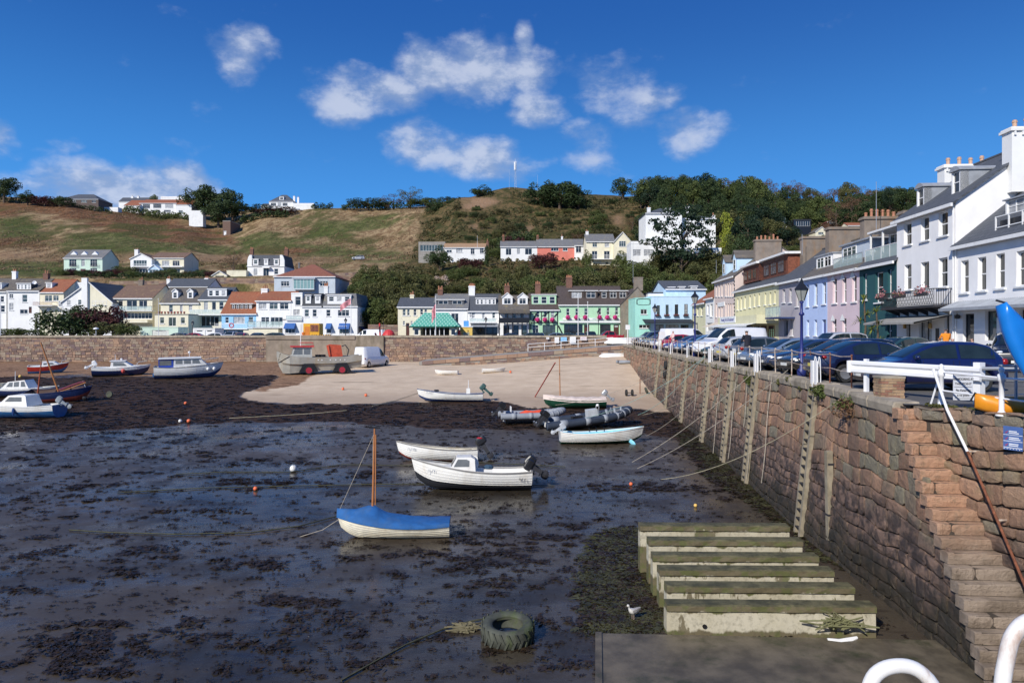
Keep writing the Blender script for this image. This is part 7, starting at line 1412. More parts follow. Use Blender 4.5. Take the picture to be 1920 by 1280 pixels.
# 2 white cabin boat
h=boat('cabin_boat','white clinker cabin boat with a black bottom and raised black outboards, centre of the harbour',888,915,184,4,-2)
L,B,D=4.75,1.95,.80;hull(h,L,B,D,[antif,bw,bw],4,1,9,26,.014,bow=.55,tr=.86,inner=bw,gun=gun_)
def cabin(par,xs_,zs_,W0,W1,m,glass,panes,zb,nm='cabin',back=True):
 """side outline (x, z) of the cabin roofline from aft to fore; width W0 at foot, W1 at roof"""
 b=MB();n=len(xs_);zt=max(zs_);wz=lambda z:W0+(W1-W0)*(z-zb)/(zt-zb)
 L_=[(x,-wz(z)/2,z)for x,z in zip(xs_,zs_)];R_=[(x,wz(z)/2,z)for x,z in zip(xs_,zs_)];b.add(L_+R_,[(i,i+1,n+i+1,n+i)for i in range(n-1)]+[tuple(range(n))[::-1],tuple(range(n,2*n))]);c_=b.build(nm,m,par)
 for(poly)in panes:
  for sg_ in(-1,1):pp=[(x,sg_*(wz(z)/2+.008),z)for x,z in poly];MB().add(pp,[tuple(range(len(pp)))]).build('window',glass,c_)
 return c_
wsg=mat('cabin_window',(.16,.17,.17),.08)
c_=cabin(h,[-.05,.0,.15,.75,.95,1.45],[.70,1.30,1.38,1.36,.98,.86],1.35,1.05,bw,wsg,[[(.22,1.0),(.22,1.24),(.34,1.29),(.70,1.28),(.86,.98)]],.7)
MB().add([(.80,-.5,1.32),(.80,.5,1.32),(.98,.52,.99),(.98,-.52,.99)],[(0,1,2,3)]).build('windscreen',wsg,c_);MB().prism([(-.12,.72),(-.20,1.0),(-.12,1.30),(.02,1.36),(.02,.72)],-.62,-.50,'y').build('side_screen',bw,c_)
b=MB();b.loft([[(x,-w,z),(x,-w*.4,z+.07),(x,w*.4,z+.07),(x,w,z)]for x,w,z in((.9,.78,.82),(1.5,.62,.88),(2.0,.34,.97),(2.36,.05,1.08))],closed=False);b.build('foredeck',bw,h)
MB().box(-.75,-.4,-.25,.15,.55,.85).build('seat_box',bw,h);MB().blob((-.6,-.05,.92),.22,.2,.12,8,5).build('folded_cover',mat('dark_blue_cover',(.03,.07,.12),.8),h)
outboard(h,-L/2-.02,.74,black,48,1.0,-.25);outboard(h,-L/2-.02,.72,black,62,.9,.25);b=MB()
for k in range(6):x=L/2-.5-k*.0;
text(h,'JY 71',1.75,.80,.16,mat('faded_ink',(.3,.32,.36),.6),.62,'registration',rz=(R(90),0,R(180-20)));text(h,'ELF II',-1.95,.58,.13,inkm,.93,'registration',rz=(R(90),0,R(180)))
# 3 open boat behind it
h=boat('open_boat','open white boat with a red bottom and yellow box, behind the cabin boat',822,862,181,6,-2)
L,B,D=3.9,1.6,.60;hull(h,L,B,D,[antir,bw,bw],2,1,8,24,.013,bow=.5,tr=.86,inner=bcream,gun=gun_);[thwart(h,x,w,.42,bcream)for x,w in((-.2,1.45),(.8,1.1),(-1.2,1.4))]
MB().box(-.15,.12,.1,.4,.42,.58).build('box',mat('yellow_box',(.7,.45,.02),.5),h);e=outboard(h,-L/2-.05,.62,black,35,1.0);MB().blob((-L/2-.1,0,1.18),.2,.14,.06,8,5).build('cowl_top',mat('cowl_red',(.4,.01,.02),.3),e)
MB().tube([(-1.6,-.5,.6),(-.4,-.6,.62)],.02,5).build('oar',timber,h);text(h,'JY 118',1.3,.58,.15,mat('faded_ink',(.3,.32,.36),.6),.60,'registration',rz=(R(90),0,R(180-18)))
# 4 aqua-lined dinghy, bow right
h=boat('rowing_dinghy','white clinker dinghy with an aqua blue interior, lying below the mooring ropes',1126,830,2,-4,-1)
L,B,D=4.55,1.7,.62;hull(h,L,B,D,[bgreen,bw,bw],3,1,9,24,.014,bow=.45,tr=.80,inner=aqua,gun=bw,sheer=.2);[thwart(h,x,w,.48,aqua)for x,w in((-.1,1.5),(1.0,1.2),(-1.3,1.4))]
for x in(-.5,-.1,.35,1.3):MB().tube([(x,.75,.62),(x,.75,.85)],.02,5).build('rowlock',black,h)
e=outboard(h,-L/2+.1,.70,mat('outboard_silver',(.45,.47,.5),.35),60,.75);
ob_=thing('paddle','blue paddle blade stuck in the mud at the bow of the aqua-lined dinghy','paddle',G(1190,833));ob_.rotation_euler=(0,R(-60),R(-40));MB().blob((0,0,.2),.13,.025,.28,8,6).build('blade',aqua,ob_,smooth=True);MB().tube([(0,0,.4),(0,0,1.1)],.018,5).build('shaft',dark,ob_)
# 5 white motor boat on the sand
h=boat('motor_boat','white open motor boat with a navy bottom on the edge of the sand',846,752,181,3,-1)
L,B,D=5.1,1.9,.66;hull(h,L,B,D,[antib,bw,bw],3,1,8,22,.012,bow=.5,tr=.86,inner=bw,gun=mat('navy_strip',(.03,.05,.14),.4));[thwart(h,x,w,.5,bw)for x,w in((-.2,1.7),(1.0,1.4),(-1.6,1.7))]
outboard(h,-L/2,.8,mat('outboard_green',(.05,.10,.09),.35),50,1.0);MB().box(-1.5,-1.2,-.15,.15,.5,1.1).build('console',bw,h);MB().tube([(-1.35,0,1.1),(-1.35,0,1.75)],.025,5).build('pole',white,h);MB().blob((1.2,0,.85),.2,.2,.14,6,4,0,.2).build('anchor',black,h);text(h,'JY 221',1.7,.75,.2,mat('faded_ink',(.3,.32,.36),.6),.72,'registration',rz=(R(90),0,R(180-18)))
MB().box(-L/2+.0,-L/2+.2,-.99,-.85,-.1,.6).build('rudder',bw,h)
# 6 green covered boat with mast
h=boat('covered_sailing_dinghy','dark green boat under a pale pink cover with a thin brown mast',1079,764,181,2,0)
L,B,D=4.5,1.8,.6;hull(h,L,B,D,[antif,bgreen,bgreen],1,1,8,20,.012,bow=.35,tr=.84);b=MB();rings=[]
for i in range(17):s=i/16;k,hb,zs_=hullpts(L,B,D,s,.35,.84,0,.1);x=s*L-L/2+.16*D*max(0,(s-.7)/.3)*2;rd=.25+.03*math.sin(i*2.3);hb+=.02;rings.append([(x,-hb,zs_-.12),(x,-hb*.9,zs_+.02),(x,-hb*.5,zs_+rd*.8),(x,0,zs_+rd),(x,hb*.5,zs_+rd*.8),(x,hb*.9,zs_+.02),(x,hb,zs_-.12)])
b.loft(rings,closed=False);b.add(rings[0],[tuple(range(7))]);b.build('cover',covw,h,smooth=True);MB().tube([(1.15,0,.5),(1.2,0,3.9)],[.045,.03],6).build('mast',varnish,h)
outboard(h,-L/2,.75,greym,50,.9);g1,g2=G(1003,744),P(1041,680,50);sp=rope_o([g1,g2],.05,mat('red_spar',(.35,.03,.02),.5),'thin red sprayed spar slanting up beside the brown mast','red_spar','spar')
# 7, 8 inflatables
tube_g=mat('hypalon_grey',(.26,.28,.31),.6,var=.08);tube_d=mat('hypalon_dark',(.03,.04,.06),.55);
def rib(name,label,px,py,rz,L,B,m1,m2,heel=0,trim=0,eng=1,seats=True):
 h=boat(name,label,px,py,rz,heel,trim,'inflatable boat');r=B*.11;pts=[]
 for sg_ in(1,-1):
  pp=[(-L/2-.25,sg_*(B/2-r),.55),(-L/2,sg_*(B/2-r),.55),(-L*.1,sg_*(B/2-r),.56),(L*.2,sg_*(B/2-r),.60),(L*.36,sg_*(B/2-r)*.72,.68),(L*.46,sg_*(B/2-r)*.35,.78),(L*.5,0,.82)]
  sm_=[]
  for a_,b_,c_,d_ in zip([pp[0]]+pp[:-2],pp[:-1],pp[1:],pp[2:]+[pp[-1]]):
   for q_ in range(3):
    t_=q_/3;A_,B2,C_,D_=map(Vector,(a_,b_,c_,d_));sm_.append(.5*((2*B2)+(-A_+C_)*t_+(2*A_-5*B2+4*C_-D_)*t_*t_+(-A_+3*B2-3*C_+D_)*t_**3))
  sm_.append(Vector(pp[-1]));rs=[r*.25]+[r]*(len(sm_)-1);tb=MB().tube(sm_,rs,10).build('tube',m1,h,smooth=True)
  for k in range(4,len(sm_)-3,2):MB().tube([sm_[k]+Vector((0,0,.01)),sm_[k].lerp(sm_[k+1],.55)+Vector((0,0,.01))],r*1.04,10).build('tube_patch',m2,tb,smooth=True)
 b=MB();b.loft([[(x,-w,zt),(x,0,zk),(x,w,zt)]for x,w,zt,zk in((-L/2,B/2-r,.42,.12),(0,B/2-r,.44,.08),(L*.3,B*.3,.5,.14),(L*.46,.05,.68,.5))],closed=False);b.build('hull',bw if m2 is tube_d else tube_g,h)
 MB().loft([[(x,-w,.40),(x,w,.40)]for x,w in((-L/2+.05,B/2-r),(L*.2,B/2-r),(L*.42,B*.1))],closed=False).build('floor',mat('deck_grey',(.42,.44,.44),.7),h);MB().box(-L/2,-L/2+.07,-B/2+r*2,B/2-r*2,.2,.75).build('transom',bw,h)
 for k in range(eng):outboard(h,-L/2-.05,.8,black,45,.95,(k-(eng-1)/2)*.5)
 if seats:
  MB().box(-L*.2,-L*.08,-.2,.2,.4,.85).build('seat',black,h);MB().box(-L*.02,L*.10,-.25,.25,.4,1.15).build('console',mat('console_grey',(.5,.52,.53),.5),h);b=MB();b.tube([(L*.1,-.25,.6),(L*.12,-.25,1.3),(L*.12,.25,1.3),(L*.1,.25,.6)],.025,6);b.tube([(L*.25,-.35,.5),(L*.28,0,1.1),(L*.25,.35,.5)],.022,6);b.build('grab_rail',greym,h);MB().blob((L*.12,.0,1.35),.1,.1,.09,8,6).build('searchlight',white,h)
 return h
hR=rib('inflatable_boat','long black and grey rigid inflatable with its bow raised to the right',1105,800,14,5.6,2.3,tube_d,tube_g,0,-5,2);text(hR,'STRIKER',2.1,.75,.3,white,-.78,'registration',rz=(R(80),0,R(28)))
hR=rib('inflatable_boat','smaller grey inflatable with an orange cover and black outboard, left of the long black one',1000,792,176,4.0,1.9,tube_g,tube_g,0,0,1,False);hR.rotation_euler[2]=R(8)
b=MB();b.loft([[(x,-.5,.62),(x,-.2,.62+z),(x,.2,.62+z*.9),(x,.5,.62)]for x,z in((-.9,.08),(-.5,.25),(0,.2),(.5,.28),(.9,.1))],closed=False);b.build('cover',mat('orange_cover',(.75,.09,.03),.6,var=.2),hR,smooth=True);MB().box(-1.55,-1.5,-.35,.1,.8,1.15).build('number_board',white,hR);text(hR,'JY 1983',-1.56,.97,.14,inkm,-.12,'registration',rz=(R(90),0,R(-10)))
# 9 small tenders, board, tiny inflatable
for px,py,a,lb in((838,702,175,'left of two small white tenders on the sand'),(925,698,8,'right of two small white tenders on the sand, beside a pale buoy')):
 h=boat('tender',lb,px,py,a,3 if a>90 else-3,0,grp='small white tenders');hull(h,2.5,1.3,.42,[bw,bw,bw],1,1,6,14,.01,bow=.3,tr=.85,inner=bw,gun=bw);thwart(h,0,1.15,.32,bw);thwart(h,-.8,1.1,.3,bw)
h=boat('upturned_tender','white oval tender lying bottom-up below the ramp at the quay corner',1151,668,0,8,0);b=MB();b.loft([[(x,w*math.cos(a),z*math.sin(a)+.02)for a in[k*math.pi/8 for k in range(9)]]for x,w,z in((-1.9,.03,.1),(-1.6,.5,.3),(-.8,.75,.42),(.4,.78,.42),(1.4,.5,.3),(1.9,.03,.15))],closed=False);b.build('hull',bw,h,smooth=True);MB().box(-1.6,1.6,-.03,.03,.38,.46).build('keel',bw,h)
h=boat('small_inflatable','tiny grey inflatable by the quay wall under the ramp',1175,681,10,0,0,'inflatable boat');
for sg_ in(-1,1):MB().tube([(-1.1,sg_*.45,.2),(.7,sg_*.45,.2),(1.1,0,.25)],.17,8).build('tube',tube_g,h,smooth=True)
MB().box(-1.0,-.94,-.4,.4,.05,.4).build('transom',dark,h);MB().box(-.9,.8,-.4,.4,.08,.12).build('floor',dark,h)
wt=thing('launching_trolley','pair of small dark trolley wheels on the sand near the quay foot','trolley',G(1180,742));[MB().lathe([(.15,-.06),(.26,-.08),(.28,0),(.26,.08),(.15,.06)],n=12).xf(Matrix.Rotation(R(90),4,'Y')).build('wheel',tyrem,wt,(x,0,.27))for x in(-.25,.25)];MB().tube([(-.25,0,.27),(.25,0,.27)],.03,5).build('axle',dark,wt)
rw_=thing('weedy_mooring_wheel','weedy green wheel and post at the foot of the quay wall','mooring wheel',G(1212,738));MB().lathe([(.15,-.06),(.28,-.08),(.30,0),(.28,.08),(.15,.06)],n=12).xf(Matrix.Rotation(R(70),4,'Y')).build('wheel',mossy,rw_,(0,0,.28));MB().tube([(-.55,0,0),(-.55,0,1.3)],.04,5).build('post',rust,rw_)
fd=thing('tyre_fender','black tyres hung one above the other on the quay wall between ladders','fender');t=tq(1248,8.4)
for z in(-.9,-1.6):MB().lathe([(.18,-.07),(.32,-.09),(.34,0),(.32,.09),(.18,.07)],n=14).xf(Matrix.Rotation(R(90),4,'Y')).build('tyre',tyrem,fd,Q(t,face_o(t,z)-.15,z))
# 10 landing craft
h=boat('landing_craft','grey aluminium landing craft with a red-roofed wheelhouse and red crane, on wheels on the sand',600,700,180,0,0);h.rotation_euler=(0,0,R(180+20));L,B=9.0,2.9
b=MB();rings=[]
for x,w,zb_,zt in((-4.5,1.45,.75,2.15),(-2.9,1.45,.45,2.0),(-2.88,1.45,.45,2.0),(-1,1.45,.40,1.95),(1,1.45,.35,1.95),(2.3,1.42,.2,2.0),(3.3,1.25,.1,2.15),(4.0,.85,.15,2.35),(4.4,.45,.9,2.55),(4.65,.1,1.9,2.6)):
 rings.append([(x,0,zb_),(x,w*.72,zb_+.05),(x,w*.82,zb_+(zt-zb_)*.45),(x,w,zb_+(zt-zb_)*.55),(x,w,zt),(x,w-.08,zt),(x,w-.1,zt-.5),(x,-w+.1,zt-.5),(x,-w+.08,zt),(x,-w,zt),(x,-w,zb_+(zt-zb_)*.55),(x,-w*.82,zb_+(zt-zb_)*.45),(x,-w*.72,zb_+.05)])
b.loft(rings);b.build('hull',alu,h)
for x in(-2.3,1.3):
 for sg_ in(-1,1):
  b=MB();b.prism([(x-1.05,.3),(x-.55,1.25),(x+.55,1.25),(x+1.05,.3)],sg_*1.20,sg_*1.475,'y');b.build('wheel_well',black,h);b=MB();b.lathe([(.2,-.14),(.42,-.16),(.46,0),(.42,.16),(.2,.14)],n=16);b.xf(Matrix.Rotation(R(90),4,'X'));w_=b.build('wheel',tyrem,h,(x,sg_*1.40,.5));MB().lathe([(.33,-.17),(.33,.17)],n=12).xf(Matrix.Rotation(R(90),4,'X')).build('rim',mat('rim_red',(.35,.02,.04),.5),w_)
whg=mat('wheelhouse_grey',(.5,.5,.46),.5);c_=cabin(h,[.9,.95,2.9,3.2],[1.5,3.05,3.05,1.9],2.0,1.8,whg,wsg,[[(1.1,2.25),(1.1,2.9),(1.8,2.9),(1.8,2.25)],[(1.95,2.25),(1.95,2.9),(2.75,2.9),(2.95,2.25)]],1.5,'wheelhouse');MB().add([(2.93,-.8,2.95),(2.93,.8,2.95),(3.14,.85,2.25),(3.14,-.85,2.25)],[(0,1,2,3)]).build('windscreen',wsg,c_)
redp=mat('signal_red',(.55,.04,.04),.5);MB().box(.7,3.2,-1.1,1.1,3.06,3.2).build('wheelhouse_roof',redp,h);b=MB();b.tube([(.8,-1,3.2),(.8,-1,3.55),(2.2,-1,3.55)],.03,5);b.tube([(.8,1,3.2),(.8,1,3.55),(2.2,1,3.55)],.03,5);b.tube([(.8,-1,3.55),(.8,1,3.55)],.03,5);b.build('roof_rail',redp,h);MB().tube([(2.1,0,3.2),(2.1,0,5.6)],.05,6).build('mast',white,h)
b=MB();b.box(-1.9,-1.3,-.4,.4,1.5,2.0);b.prism([(-1.95,1.9),(-1.0,1.9),(-.7,3.2),(-1.1,3.35),(-2.3,3.25),(-2.5,2.0)],-.25,.25,'y');b.tube([(-1.1,.3,2.0),(-.9,.3,3.2)],.09,6);b.tube([(-1.1,-.3,2.0),(-.9,-.3,3.2)],.09,6);b.build('crane',mat('crane_red',(.55,.09,.04),.5,var=.15),h);MB().tube([(-2.4,0,3.1),(-2.8,0,3.25),(-3.2,0,2.7),(-3.0,0,1.9)],.06,6).build('crane_hose',dark,h)
for x in(-.3,.25):MB().lathe([(.28,1.5),(.3,2.2),(.28,2.2)],n=10).build('barrel',black,h,(x,.3,0))
for x in(.3,-.1,-1.0,-1.6,-2.1,-2.6):MB().lathe([(.07,0),(.07,.03)],n=8).build('scupper',white,h,(x,1.46,1.62),(R(-90),0,0))
b=MB();[b.tube([(4.3,.6,2.4),(4.5,.3,1.6),(4.35,.2,1.2)],.05,5)for _ in(0,)];b.tube([(3.4,1.3,2.1),(4.2,.8,1.6),(4.55,.3,1.4)],.05,5);b.build('bow_rope',ropem,h)
# 11 left group
h=boat('cabin_cruiser','blue and white cabin cruiser with a blue canvas back, below the sea wall',352,708,0,2,-1);h.rotation_euler=(R(2),R(-1),R(24));L,B,D=6.3,2.4,1.25;hull(h,L,B,D,[antib,bw,bw],4,2,9,22,.008,bow=.30,tr=.88,gun=gun_)
MB().loft([[(x,-w,z),(x,w,z)]for x,w,z in((-3.1,1.03,1.22),(0,1.15,1.3),(1.5,.95,1.42),(3.0,.1,1.6))],closed=False).build('deck',bw,h)
c_=cabin(h,[-1.3,-1.25,1.2,1.9],[1.25,2.15,2.15,1.45],1.9,1.6,mat('cabin_offwhite',(.62,.62,.60),.4),wsg,[[(-1.1,1.6),(-1.1,2.0),(-.45,2.0),(-.45,1.6)],[(-.3,1.6),(-.3,2.0),(.35,2.0),(.35,1.6)],[(.5,1.6),(.5,2.0),(1.1,2.0),(1.3,1.6)]],1.25);MB().box(-2.7,-1.3,-.85,.85,1.25,2.08).build('canvas_back',mat('canvas_royal',(.02,.06,.35),.8),h);MB().box(-2.75,1.35,-.95,.95,2.15,2.22).build('cabin_roof',bw,h)
for sg_ in(-1,1):MB().add([(-2.6,sg_*.86,1.5),(-1.5,sg_*.86,1.5),(-1.5,sg_*.86,2.0),(-2.6,sg_*.86,2.0)],[(0,1,2,3)]).build('side_window',wsg,h)
MB().add([(-2.71,-.7,1.5),(-2.71,.7,1.5),(-2.71,.7,2.0),(-2.71,-.7,2.0)],[(0,1,2,3)]).build('side_window',wsg,h);MB().tube([(.2,0,2.2),(.2,0,2.9)],.03,5).build('mast',white,h);MB().blob((.2,0,2.75),.14,.14,.12,8,5).build('radar',white,h);b=MB();b.tube([(1.6,-.8,1.5),(1.8,-.8,1.95),(3.1,-.1,2.1),(3.1,.1,2.1),(1.8,.8,1.95),(1.6,.8,1.5)],.02,5);b.build('bow_rail',greym,h)
for x in(2.0,2.6):MB().blob((x,-1.0+.25*(x-2),1.0),.17,.17,.2,8,6).build('fender',white,h)
MB().box(-3.3,-3.05,-.35,.35,.3,.6).build('stern_step',bblue,h)
h=boat('speed_boat','navy and white day boat with a red fender and a tilted white engine',226,704,0,2,0);h.rotation_euler=(R(2),0,R(22));L,B,D=5.3,2.0,.95;hull(h,L,B,D,[antif,bnavy,bw],2,2,8,20,.006,bow=.3,tr=.88,gun=bw);MB().loft([[(x,-w,z),(x,w,z)]for x,w,z in((-2.6,.85,.92),(0,.95,.98),(1.2,.8,1.05),(2.5,.1,1.22))],closed=False).build('deck',bw,h)
c_=cabin(h,[-.9,-.8,.5,1.2,1.9],[.95,1.65,1.6,1.15,1.1],1.5,1.2,bw,wsg,[[(-.6,1.15),(-.6,1.52),(.35,1.5),(.75,1.15)]],.95);MB().box(-.95,.55,-.7,.7,1.64,1.71).build('cabin_roof',bw,c_);MB().blob((.4,-1.1,.65),.2,.2,.25,8,6).build('fender',mat('fender_red',(.6,.08,.06),.4),h);outboard(h,-2.6,1.0,white,60,1.05);MB().tube([(-.5,0,1.7),(-.5,0,2.4)],.02,5).build('mast',white,h);MB().blob((.1,0,1.85),.11,.11,.12,8,5).build('radar',white,h)
b=MB();b.tube([(1.5,-.6,1.1),(1.7,-.6,1.5),(2.6,0,1.6),(1.7,.6,1.5),(1.5,.6,1.1)],.02,5);b.build('bow_rail',greym,h)
h=boat('small_yacht','small red and white yacht leaning by the sea wall at the far left',90,699,0,4,0);h.rotation_euler=(R(5),R(-3),R(28));h.scale=(.8,.8,.9);L,B,D=4.6,1.8,1.0;hull(h,L,B,D,[bblue,bred,bred],4,2,8,18,.004,bow=.25,tr=.75,gun=bw);MB().loft([[(x,-w,z),(x,w,z)]for x,w,z in((-2.2,.65,.98),(0,.85,1.02),(2.2,.06,1.24))],closed=False).build('deck',bw,h);cabin(h,[-.6,-.55,.9,1.4],[1.0,1.5,1.45,1.12],1.2,.95,bw,wsg,[[(-.4,1.15),(-.4,1.38),(.0,1.38),(.0,1.15)],[(.2,1.15),(.2,1.38),(.7,1.36),(.85,1.15)]],1.0);MB().tube([(1.6,-.4,1.1),(1.8,-.4,1.5),(2.3,0,1.6),(1.8,.4,1.5),(1.6,.4,1.1)],.02,5).build('bow_rail',greym,h)
h=boat('sailing_lugger','navy wooden lugger with two raked orange-brown masts and a furled maroon sail',112,752,0,8,-3);h.rotation_euler=(R(10),R(-4),R(4));L,B,D=4.7,1.7,.95;hull(h,L,B,D,[antir,antir,bnavy],3,4,9,22,.010,bow=.15,tr=.75,inner=mat('lugger_inside',(.10,.06,.05),.7),gun=bnavy)
MB().tube([(.1,0,.5),(-.62,0,4.9)],[.08,.05],8).build('main_mast',varnish,h);MB().tube([(-1.6,0,.6),(-.85,0,3.3)],[.065,.04],8).build('mizzen_mast',mat('spar_red',(.38,.10,.05),.5),h);sail=mat('furled_sail_maroon',(.16,.03,.05),.85,bump=.5,bs=8);MB().tube([(.1,0,.95),(.5,.02,1.05),(1.1,0,1.25),(1.7,.03,1.42),(2.2,0,1.5)],[.07,.09,.07,.08,.04],8).build('furled_sail',sail,h);MB().tube([(.1,0,.8),(2.25,0,1.42)],.035,6).build('boom',varnish,h);MB().tube([(2.15,.05,.9),(2.0,.05,1.55)],.02,5).build('tiller',white,h);MB().blob((2.1,-.3,.2),.2,.12,.2,8,5).build('fender',black,h)
h=boat('fishing_boat','dark-hulled boat with a white windowed wheelhouse behind the raked masts',52,744,0,0,0);h.rotation_euler=(0,0,R(4));L,B,D=4.6,1.8,.75;hull(h,L,B,D,[antif,bnavy,bw],3,1,8,20,.006,bow=.3,tr=.85,gun=bw,inner=bw);cabin(h,[-1.7,-1.2,.1,.5],[.8,1.35,1.5,.78],1.4,1.2,bw,wsg,[[(-1.3,.95),(-1.05,1.3),(-.8,1.32),(-.8,.95)],[(-.7,.95),(-.7,1.33),(-.3,1.37),(-.3,.95)],[(-.15,.95),(-.15,1.38),(.1,1.38),(.25,.95)]],.75);MB().tube([(-1.0,0,1.4),(-1.0,0,2.2)],.02,5).build('mast',white,h)
h=boat('cabin_boat','white cabin boat with a pale blue hull and blue fender, cut by the left edge',34,782,180,0,0);h.rotation_euler=(0,0,R(182));L,B,D=5.7,2.1,.85;hull(h,L,B,D,[antib,bblue,bw],1,3,9,22,.010,bow=.35,tr=.86,gun=bw,inner=bw);MB().loft([[(x,-w,z),(x,w,z)]for x,w,z in((-.2,.95,.88),(1.3,.8,.95),(2.7,.08,1.15))],closed=False).build('deck',bw,h)
cabin(h,[-1.15,-.95,-.85,.2,.65,2.2],[.85,1.55,1.62,1.6,1.12,1.0],1.7,1.35,bw,wsg,[[(-.75,1.2),(-.7,1.5),(.1,1.5),(.38,1.2)]],.85);MB().blob((-.4,1.08,.55),.09,.09,.28,8,6).build('fender',mat('fender_blue',(.02,.06,.2),.5),h);outboard(h,-L/2,.85,mat('outboard_grey',(.25,.28,.3),.4),55,.95)
for x in(.9,1.4):MB().box(x-.1,x+.1,.80,.86,.98,1.04).build('port_light',black,h)
h=boat('open_boat','cream bow of an upturned dinghy at the extreme left edge',-16,730,5,0,0);hull(h,3.0,1.3,.5,[antif,bcream,bcream],2,1,7,14,.008,inner=bcream,gun=bcream)
kr=thing('kedge_wheel','lone small wheel on the weed, tied to the stern of the navy lugger','wheel',G(205,745));MB().lathe([(.13,-.06),(.26,-.07),(.28,0),(.26,.07),(.13,.06)],n=12).xf(Matrix.Rotation(R(80),4,'X')).build('tyre',mossy,kr,(0,0,.27));MB().lathe([(.12,-.03),(.12,.03)],n=8).xf(Matrix.Rotation(R(80),4,'X')).build('rim',rimm,kr,(0,0,.27))
# ---------------------------------------------------------------- promenade things
sh=thing('waiting_shelter','seaside shelter with a bright green patterned pyramid roof','shelter',((818-CX)/F*106,106,0));gt=bpy.data.materials.new('green_tiles');gt.use_nodes=True;q=NG(gt.node_tree);b_=gt.node_tree.nodes['Principled BSDF'];s_=q.n('ShaderNodeSeparateXYZ');q.put(s_.inputs[0],q.obj());
cmb2=q.n('ShaderNodeCombineXYZ');q.put(cmb2.inputs[0],s_.outputs[0]);q.put(cmb2.inputs[1],q.m('MULTIPLY',s_.outputs[2],1.2));bt=q.n('ShaderNodeTexBrick');q.put(bt.inputs[0],cmb2.outputs[0]);bt.inputs['Scale'].default_value=1;bt.inputs['Brick Width'].default_value=.55;bt.inputs['Row Height'].default_value=.36;bt.inputs['Mortar Size'].default_value=.06;bt.inputs['Color1'].default_value=(.012,.22,.15,1);bt.inputs['Color2'].default_value=(.02,.30,.21,1);bt.inputs['Mortar'].default_value=(.30,.55,.46,1);q.put(b_.inputs['Base Color'],bt.outputs[0]);b_.inputs['Roughness'].default_value=.5
W2_,D2_=7.8,4.5;b=MB();b.add([(-W2_/2,-D2_/2,2.35),(W2_/2,-D2_/2,2.35),(W2_/2,D2_/2,2.35),(-W2_/2,D2_/2,2.35),(-1.9,0,4.55),(1.9,0,4.55)],[(0,1,5,4),(2,3,4,5),(1,2,5),(3,0,4),(3,2,1,0)]);b.build('roof',gt,sh);b=MB();b.box(-W2_/2-.05,W2_/2+.05,-D2_/2-.08,-D2_/2-.01,2.22,2.42);b.build('fascia',bgreen,sh)
for x0,x1 in((-3.4,-2.2),(2.2,3.4)):bb=MB();holed(bb,x0,x1,0,2.3,[(x0+.25,1.1,x1-.25,2.0)],.1,-1.9);bb.box(x0,x1,-1.7,1.9,0,2.3);w_=bb.build('wall',cream,sh);add_window(sh,x0+.25,1.1,x1-x0-.5,.9,'c',y=-1.86,gm=glassd,sill=False)
MB().box(-2.2,2.2,1.7,1.9,0,2.3).build('wall',mat('shelter_dark',(.10,.09,.08),.8),sh)
for x in(-1.4,-.7,0,.7,1.4):MB().box(x-.05,x+.05,-1.9,-1.8,0,2.3).build('post',white,sh)
MB().box(-2.1,2.1,.9,1.4,.4,.46).build('bench',timber,sh)
ks=thing('kiosk','yellow kiosk with a blue sign right of the green shelter','kiosk',((874-CX)/F*106,106,0));MB().box(-.95,.95,0,1.8,0,2.3).build('wall',mat('kiosk_yellow',(.72,.50,.12),.6),ks);MB().box(-1.05,1.05,-.1,1.9,2.3,2.42).build('roof',white,ks);MB().box(-.5,.5,-.03,.0,.5,1.5).build('hatch',mat('kiosk_panel',(.35,.35,.25),.6),ks);MB().box(-.4,.4,.2,.25,2.42,3.3).build('sign_board',mat('sign_blue',(.1,.35,.75),.5),ks)
rs=thing('red_sign','red triangular cone sign between shelter and kiosk','sign',((861-CX)/F*105,105,0));MB().lathe([(.55,0),(.5,.4),(.12,1.9),(.08,1.9)],n=8).build('cone',redp,rs);MB().box(-.6,.6,-.6,.6,-.01,.08).build('base',dark,rs)
by=thing('display_buoy','large red and white navigation buoy standing on the promenade','buoy',((729-CX)/F*105,105,0));MB().lathe([(.95,.4),(.98,.7),(.98,.9)],n=16).build('white_band',white,by);MB().lathe([(.98,.9),(.9,1.35),(.6,1.75),(.2,1.95)],n=16).build('dome',redp,by);MB().lathe([(.5,0),(.9,.4)],n=16).build('base',dark,by)
rm=thing('red_anchor','tall red painted anchor left of the display buoy','anchor',((713-CX)/F*105,105,0));MB().tube([(0,0,.3),(-.1,0,2.9)],.13,8).build('shank',redp,rm);MB().tube([(-.8,0,1.4),(-.4,0,.5),(0,0,.25),(.5,0,.5),(.8,0,1.4)],.14,8).build('arms',redp,rm)
dg=thing('roadworks_truck','yellow and orange roadworks truck with striped barriers below the blue blinds','truck',((583-CX)/F*107,107,0));yl=mat('machine_yellow',(.75,.38,.02),.5);MB().box(-1.2,1.3,0,2.2,.7,2.9).build('body',yl,dg);MB().box(-.1,1.2,-.02,.0,1.6,2.7).build('side_panel',mat('machine_brown',(.2,.06,.03),.6,var=.6,vs=2),dg);MB().box(-1.0,-.2,-.02,.0,1.0,2.4).build('side_panel',mat('machine_orange',(.65,.2,.02),.6),dg)
for x in(-.9,.9):MB().lathe([(.2,-.12),(.42,-.12),(.42,.12),(.2,.12)],n=12).xf(Matrix.Rotation(R(90),4,'X')).build('wheel',tyrem,dg,(x,.1,.42))
bx=thing('striped_barrier','black and yellow striped roadworks barriers beside the truck','barrier',((588-CX)/F*105,105,0))
